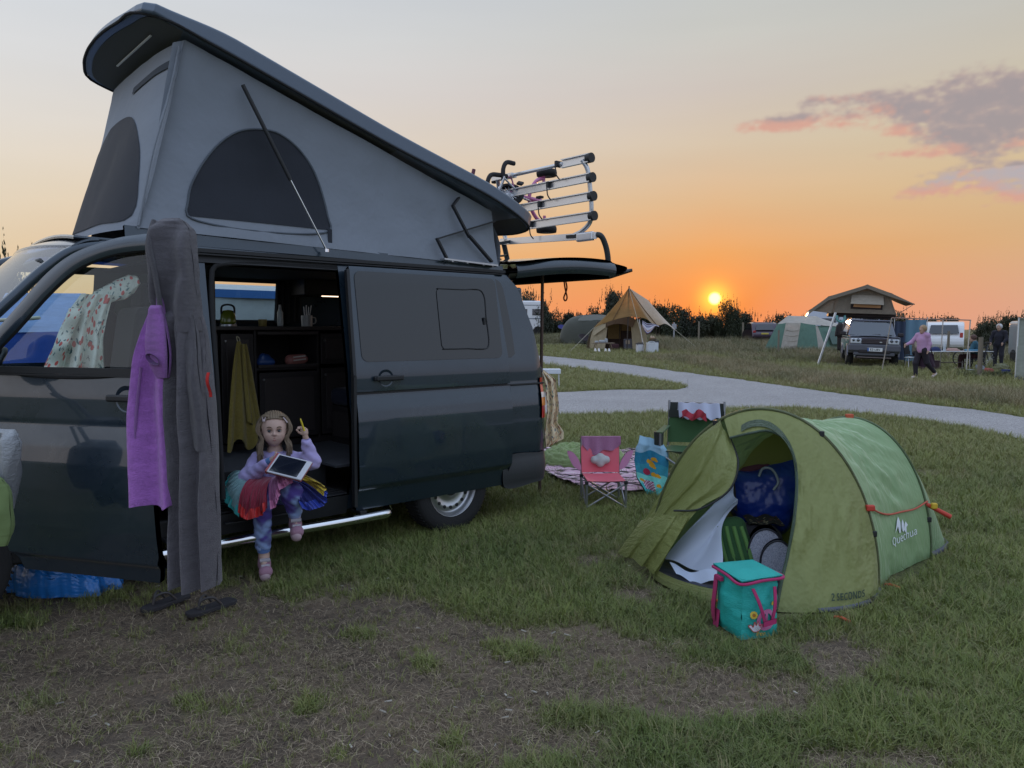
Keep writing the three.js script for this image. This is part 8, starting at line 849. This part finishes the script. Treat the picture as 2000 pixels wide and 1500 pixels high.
{ // posts, line, windbreak, bicycles, odds and ends on the right
  const wood = std([0.2, 0.17, 0.13], 0.9, 0, { bumpMap: pileTex, bumpScale: 0.006 });
  const post = (label, x, z, h, r) => single('wooden_post', [cyl(r * 0.95, r, h, 0, h / 2, 0, 10)], wood, label, 'post', on(x, z), 0, 'wooden marker posts');
  post('thick wooden post standing in the grass left of the beige awning', 15.0, -24.6, 1.28, 0.075); post('thin wooden post in the long grass in front of the frame tent', 14.35, -41.4, 1.25, 0.05); post('short wooden post by the white estate car', 20.6, -36.3, 1.3, 0.06); post('grey wooden post by the hedge right of the tarpaulin', 14.2, -58.5, 1.6, 0.07); post('grey wooden post by the hedge below the sun', 18.6, -62, 1.5, 0.07);
  single('notice_board', [bar([0, 0, 0], [0, 1.5, 0], 0.05), box(0.34, 0.36, 0.04, 0, 1.2, 0.06, 0.01)], std([0.34, 0.34, 0.36], 0.7), 'small white notice on a post by the hedge right of the tarpaulin', 'sign', on(12.1, -57.5));
  const ln = thing('clothes_line_frame', 'thin pole frame with a horizontal bar standing behind the walking woman', 'clothes line', on(14.9, -27.4)); part('cross_bar', [bar([-1.4, 1.92, 0], [1.42, 1.84, 0], 0.02)], std([0.3, 0.18, 0.14], 0.6), ln); part('upright', [bar([1.32, 0, 0], [1.4, 1.84, 0], 0.022)], std([0.5, 0.46, 0.42], 0.5), ln); part('upright', [bar([1.05, 0, -1.2], [1.1, 1.86, -1.2], 0.02)], std([0.4, 0.36, 0.33], 0.5), ln); part('upright', [bar([-1.4, 0, -0.6], [-1.4, 1.92, 0], 0.02)], std([0.4, 0.36, 0.33], 0.5), ln);
  const wb = thing('blue_awning_wall', 'blue fabric windbreak hanging to the right of the off-road car', 'windbreak', on(16.7, -32.6)); part('fabric', [sheet((u, v) => [lerp(-0.05, 0.85, u), lerp(0.1, 1.85, v), 0.05 * sin(u * 12)], 30, 10, 0.02)], cloth([0.14, 0.25, 0.34]), wb); part('dark_panel', [sheet((u, v) => [lerp(-0.5, -0.05, u), lerp(0.15, 1.78, v), 0.04 * sin(u * 9)], 10, 8, 0.02)], cloth([0.05, 0.07, 0.12]), wb); part('pole', [bar([-0.52, 0, 0], [-0.52, 1.9, 0], 0.02), bar([0.87, 0, 0], [0.87, 1.95, 0], 0.02)], alu, wb);
  single('hanging_wetsuit', solid(sdfOf([cap([0, 1.45, 0], [0, 1.0, 0], 0.13, 0.15), cap([-0.04, 0.9, 0], [-0.06, 0.3, 0], 0.09, 0.06), cap([0.05, 0.9, 0], [0.04, 0.25, 0], 0.09, 0.06), cap([-0.14, 1.4, 0], [-0.22, 0.95, 0.03], 0.06, 0.05), cap([0.14, 1.4, 0], [0.2, 0.95, 0.03], 0.06, 0.05), cap([0, 1.5, 0], [0, 1.66, 0], 0.07, 0.06)], 0.06), [0, 0.95, 0], 0.85, 56), std([0.018, 0.012, 0.014], 0.6), 'black wetsuit hung up between the frame tent and the off-road car', 'wetsuit', on(15.9, -37.3, 0.12)); single('wetsuit_stand', [bar([0, 0, 0], [0, 2.0, 0], 0.02), bar([-0.25, 1.75, 0], [0.25, 1.75, 0], 0.014)], plasticBlack, 'thin dark stand holding the wetsuit', 'stand', on(15.9, -37.5));
  const sp = thing('surfboards', 'pale surfboards propped beside the off-road car', 'surfboard', on(15.6, -35.5)); for (const [x, c] of [[0.45, [0.5, 0.52, 0.6]], [0.72, [0.3, 0.26, 0.2]]]) part('board', [panel(smooth([[x - 0.1, 0], [x - 0.16, 0.8], [x - 0.08, 1.7], [x, 1.9], [x + 0.08, 1.7], [x + 0.16, 0.8], [x + 0.1, 0]], 40), 0.2, (a, b) => [a, b, 0.02 * b], 0.06)], phys(c, 0.3, 0, { clearcoat: 0.6 }), sp);
  single('white_crate', [box(0.5, 0.36, 0.4, 0, 0.2, 0, 0.04), box(0.52, 0.05, 0.42, 0, 0.4, 0, 0.02)], std([0.42, 0.5, 0.56], 0.5), 'pale crate on the grass below the hanging wetsuit', 'crate', on(16.2, -36.6));
  single('chrome_stool', [lathe([[0, 0.4], [0.16, 0.4], [0.18, 0.43], [0, 0.46]], 18), ...[0, 1, 2].map((i) => bar([0.18 * cos(i * 2.1), 0, 0.18 * sin(i * 2.1)], [0.1 * cos(i * 2.1), 0.4, 0.1 * sin(i * 2.1)], 0.012))], steel, 'small metal stool beside the off-road car front wheel', 'stool', on(15.15, -29.3));
  const bike = (label, x, z, t) => { const o = thing('bicycle', label, 'bicycle', on(x, z), t); for (const s of [-0.52, 0.52]) { const w = part('wheel', [new THREE.TorusGeometry(0.33, 0.022, 8, 36).translate(s, 0.34, 0)], rubber, o); part('spokes', Array.from({ length: 8 }, (_, i) => bar([s - 0.31 * cos(i * PI / 8), 0.34 - 0.31 * sin(i * PI / 8), 0], [s + 0.31 * cos(i * PI / 8), 0.34 + 0.31 * sin(i * PI / 8), 0], 0.003, 0.003, 4)), steel, w); } part('frame', [bar([-0.52, 0.34, 0], [-0.08, 0.3, 0], 0.016), bar([-0.08, 0.3, 0], [-0.2, 0.82, 0], 0.016), bar([-0.2, 0.75, 0], [0.36, 0.8, 0], 0.018), bar([-0.08, 0.3, 0], [0.38, 0.7, 0], 0.02), bar([-0.52, 0.34, 0], [-0.19, 0.75, 0], 0.012), bar([0.52, 0.34, 0], [0.34, 0.92, 0], 0.016)], plasticBlack, o); part('saddle', [box(0.26, 0.05, 0.13, -0.22, 0.9, 0, 0.02)], plasticBlack, o); part('handlebar', [bar([0.32, 0.98, -0.28], [0.32, 0.98, 0.28], 0.013), bar([0.34, 0.9, 0], [0.32, 0.98, 0], 0.014)], plasticBlack, o); };
  bike('dark bicycle parked behind the thick wooden post', 17.5, -28.9, 0.25); bike('dark bicycle leaning by the person in the white cap', 18.3, -30.2, -0.3);
  const cl = (n, l, c, x, z, geo) => single(n, geo, std(c, 0.6), l, n.split('_').pop(), on(x, z)); cl('blue_bucket', 'small blue bucket on the grass right of the thick post', [0.03, 0.06, 0.35], 16.35, -25.4, [lathe([[0, 0], [0.1, 0], [0.14, 0.2], [0.13, 0.2], [0.09, 0.02], [0, 0.02]], 18)]); cl('red_bag', 'dark red bag lying beyond the thick post', [0.3, 0.05, 0.03], 16.4, -26.4, solid((x, y, z) => hypot(x / 1.3, y - 0.08, z) - 0.13 + 0.09 * fbm(x * 7, y * 7, z * 7, 3), [0, 0.08, 0], 0.3, 34)); cl('orange_bowl', 'orange bowl on the grass beside the blue bucket', [0.45, 0.16, 0.08], 16.75, -25.4, [lathe([[0, 0], [0.09, 0], [0.16, 0.09], [0.14, 0.09], [0.08, 0.015], [0, 0.015]], 18)]); cl('olive_bag', 'olive bag heaped below the bicycles', [0.13, 0.13, 0.06], 17.6, -27.6, solid((x, y, z) => hypot(x / 1.4, y - 0.1, z) - 0.19 + 0.12 * fbm(x * 6, y * 6, z * 6, 3), [0, 0.1, 0], 0.42, 36)); cl('grey_bag', 'pale grey bag on the ground beside the bicycle wheel', [0.26, 0.28, 0.33], 17.0, -27.9, solid((x, y, z) => hypot(x / 1.2, y - 0.1, z) - 0.14 + 0.1 * fbm(x * 7, y * 7, z * 7, 3), [0, 0.1, 0], 0.32, 34));
  const aw = thing('trailer_awning', 'pale grey green awning cut off by the right edge of the picture', 'awning', on(16.3, -23.3), -0.1), ac = canvasMat([0.34, 0.36, 0.3], 0.15); part('front_wall', [quad([-1.05, 0.06, 0.2], [2.6, 0.06, 0.2], [-0.92, 1.86, 0], [2.6, 1.9, 0], 24, 12, (u, v) => [0, 0, 0.03 * sin(u * 21 + v * 5)])], ac, aw); part('side_wall', [quad([-1.05, 0.06, 0.2], [0.95, 0.06, -2.4], [-0.92, 1.86, 0], [0.95, 1.9, -2.4], 8, 8)], ac, aw); part('roof', [quad([-0.96, 1.86, 0.04], [2.6, 1.9, 0.04], [0.95, 1.95, -2.4], [2.6, 2.0, -2.4], 8, 6)], ac, aw); part('corner_pole', [bar([-1.04, 0, 0.18], [-0.92, 1.88, 0], 0.025)], std([0.5, 0.52, 0.52], 0.4, 0.4), aw); part('mud_wall', [quad([-1.06, 0, 0.24], [2.6, 0, 0.24], [-1.05, 0.12, 0.205], [2.6, 0.12, 0.205], 6, 2)], std([0.05, 0.055, 0.1], 0.7), aw);
  const vn = thing('grey_van', 'dark van with its tailgate raised behind the pale awning', 'van', on(20.7, -29.5), -0.2); part('body', [box(1.9, 1.5, 3.6, 0.9, 1.1, -2, 0.15)], phys([0.3, 0.32, 0.36], 0.3, 0.2, { clearcoat: 1 }), vn); part('raised_tailgate', [box(1.7, 0.07, 1.1, 0.2, 1.88, 0.35, 0.03, 0.5, -0.06)], std([0.03, 0.014, 0.025], 0.4), vn); part('tail_light', [box(0.1, 0.4, 0.06, 0.0, 1.05, -0.18, 0.02)], std([0.5, 0.5, 0.55], 0.4), vn); for (const z of [-0.8, -3.2]) part('wheel', [cyl(0.32, 0.32, 0.2, 0, 0, 0, 20).rotateZ(PI / 2).translate(0.05, 0.32, z)], rubber, vn);
  const t2 = thing('small_folding_table', 'small white folding table on the grass strip beyond the rear of the camper', 'table', on(0.98, -19.9)); part('table_top', [box(0.55, 0.12, 0.4, 0, 0.44, 0, 0.01)], std([0.62, 0.66, 0.72], 0.5), t2); for (const [x, z] of [[-0.24, 0.16], [0.24, 0.16], [-0.24, -0.16], [0.24, -0.16]]) part('leg', [bar([x, 0, z], [x * 0.95, 0.4, z], 0.012)], std([0.6, 0.62, 0.64], 0.4, 0.4), t2);
  // big tents on the far side of the camper, seen through its windows
  const bt = thing('blue_awning_tent', 'bright blue tent with a pale roof seen through the van cab windows', 'tent', vanWorld(-2.1, 0, -4.3), VAN_TURN); part('wall', [quad([-1.6, 0, 0.6], [1.1, 0, 0.6], [-1.45, 1.45, 0.3], [1.0, 1.5, 0.3], 16, 8, (u) => [0, 0, 0.03 * sin(u * 19)])], canvasMat([0.02, 0.08, 0.42], 0.2), bt); part('roof', [quad([-1.45, 1.45, 0.3], [1.0, 1.5, 0.3], [-1.2, 1.85, -0.6], [0.8, 1.9, -0.6], 12, 6)], canvasMat([0.2, 0.32, 0.6], 0.2), bt); part('pole', [tube([[-1.4, 0, 0.66], [-1.3, 0.9, 0.55], [-0.6, 1.5, 0.36], [0.2, 1.62, 0.3]], 0.018, 24, 6)], std([0.5, 0.48, 0.38], 0.6), bt); part('window_strip', [quad([-1.2, 0.1, 0.62], [-0.5, 0.1, 0.62], [-1.2, 0.5, 0.54], [-0.5, 0.5, 0.54], 2, 2)], std([0.3, 0.34, 0.36], 0.5), bt);
  const ct = thing('grey_awning_wall', 'pale grey awning with a blue band seen through the van rear window', 'awning', vanWorld(0.2, 0, -4.3), VAN_TURN); part('wall', [quad([-1.0, 0, 0.4], [2.2, 0, 0.4], [-1.0, 1.93, 0.3], [2.2, 1.93, 0.3], 12, 8, (u) => [0, 0, 0.02 * sin(u * 14)], 0.02)], canvasMat([0.36, 0.42, 0.44], 0.15), ct); part('blue_band', [quad([-1.02, 1.86, 0.335], [2.2, 1.86, 0.335], [-1.02, 1.95, 0.33], [2.2, 1.95, 0.33], 8, 2)], cloth([0.03, 0.12, 0.34]), ct); part('roof_edge', [quad([-1.02, 1.95, 0.33], [2.2, 1.95, 0.33], [-1.0, 2.06, -0.6], [2.2, 2.06, -0.6], 6, 3)], canvasMat([0.5, 0.55, 0.58], 0.15), ct);
}
// hedge
{
  reseed(808); const HL = 'dark evergreen bush in the hedge along the far field edge';
  const tops = tab([-30, 0, 1.7, 5, 8.2, 10, 12, 15, 18, 20, 26, 34, 50], [4.2, 4.4, 4.7, 4.0, 4.6, 4.1, 4.1, 3.6, 3.7, 3.3, 3.2, 3.1, 3.0]);
  for (let x = -34; x < 62; x += rr(1.5, 2.3)) { const z = -67 + 7 * sst(14, 50, x) + rr(-1.6, 1.6), h = (tops(x) - terr(x, z)) * rr(0.72, 1.0); bush(x, z, rr(2.9, 4.0), h, floor(rnd() * 4), floor(rnd() * 3), HL, rnd() * 6.28); }
  for (let x = 22; x < 60; x += rr(1.8, 2.6)) { const z = -47 + rr(-1.5, 1.5) - 0.1 * (x - 22); bush(x, z, rr(2.4, 3.4), rr(1.9, 2.6), floor(rnd() * 4), 1, 'green bush in the hedge behind the camp table on the right', rnd() * 6.28, 'bushes of the right hand hedge'); }
  bush(18.35, -65, 2.9, 3.75, 3, 0, 'bushy small tree standing against the setting sun', 1, 'bushes singled out by the light'); bush(8.2, -64, 3.4, 4.0, 1, 2, 'tall spiky pine bush behind the peak of the tarpaulin on its left', 2, 'bushes singled out by the light'); bush(1.9, -62, 3.6, 3.9, 3, 2, 'tall dark bush just right of the camper rear corner', 0.4, 'bushes singled out by the light'); bush(12.1, -64, 4.2, 3.35, 1, 0, 'round bush right of the tan tarpaulin', 3, 'bushes singled out by the light'); bush(33, -47, 1.4, 3.6, 3, 1, 'thin upright sapling rising from the right hand hedge', 0.2, 'bushes singled out by the light');
  bush(-16.6, -25, 3.4, 4.35, 1, 1, 'tree just showing at the left edge beyond the windscreen', 0.7, 'bushes singled out by the light'); bush(-19.5, -26, 4, 4.2, 0, 0, 'wide bush beyond the left edge of the camper', 0.2, 'bushes singled out by the light');
  keepOff.push([14.3, -31.5, 1.6], [15.9, -45, 1.2], [17.5, -45, 1.5], [5.9, -42.5, 1.8]);
}
keepOff.push();
growGrass();
renderer.render(scene, camera);
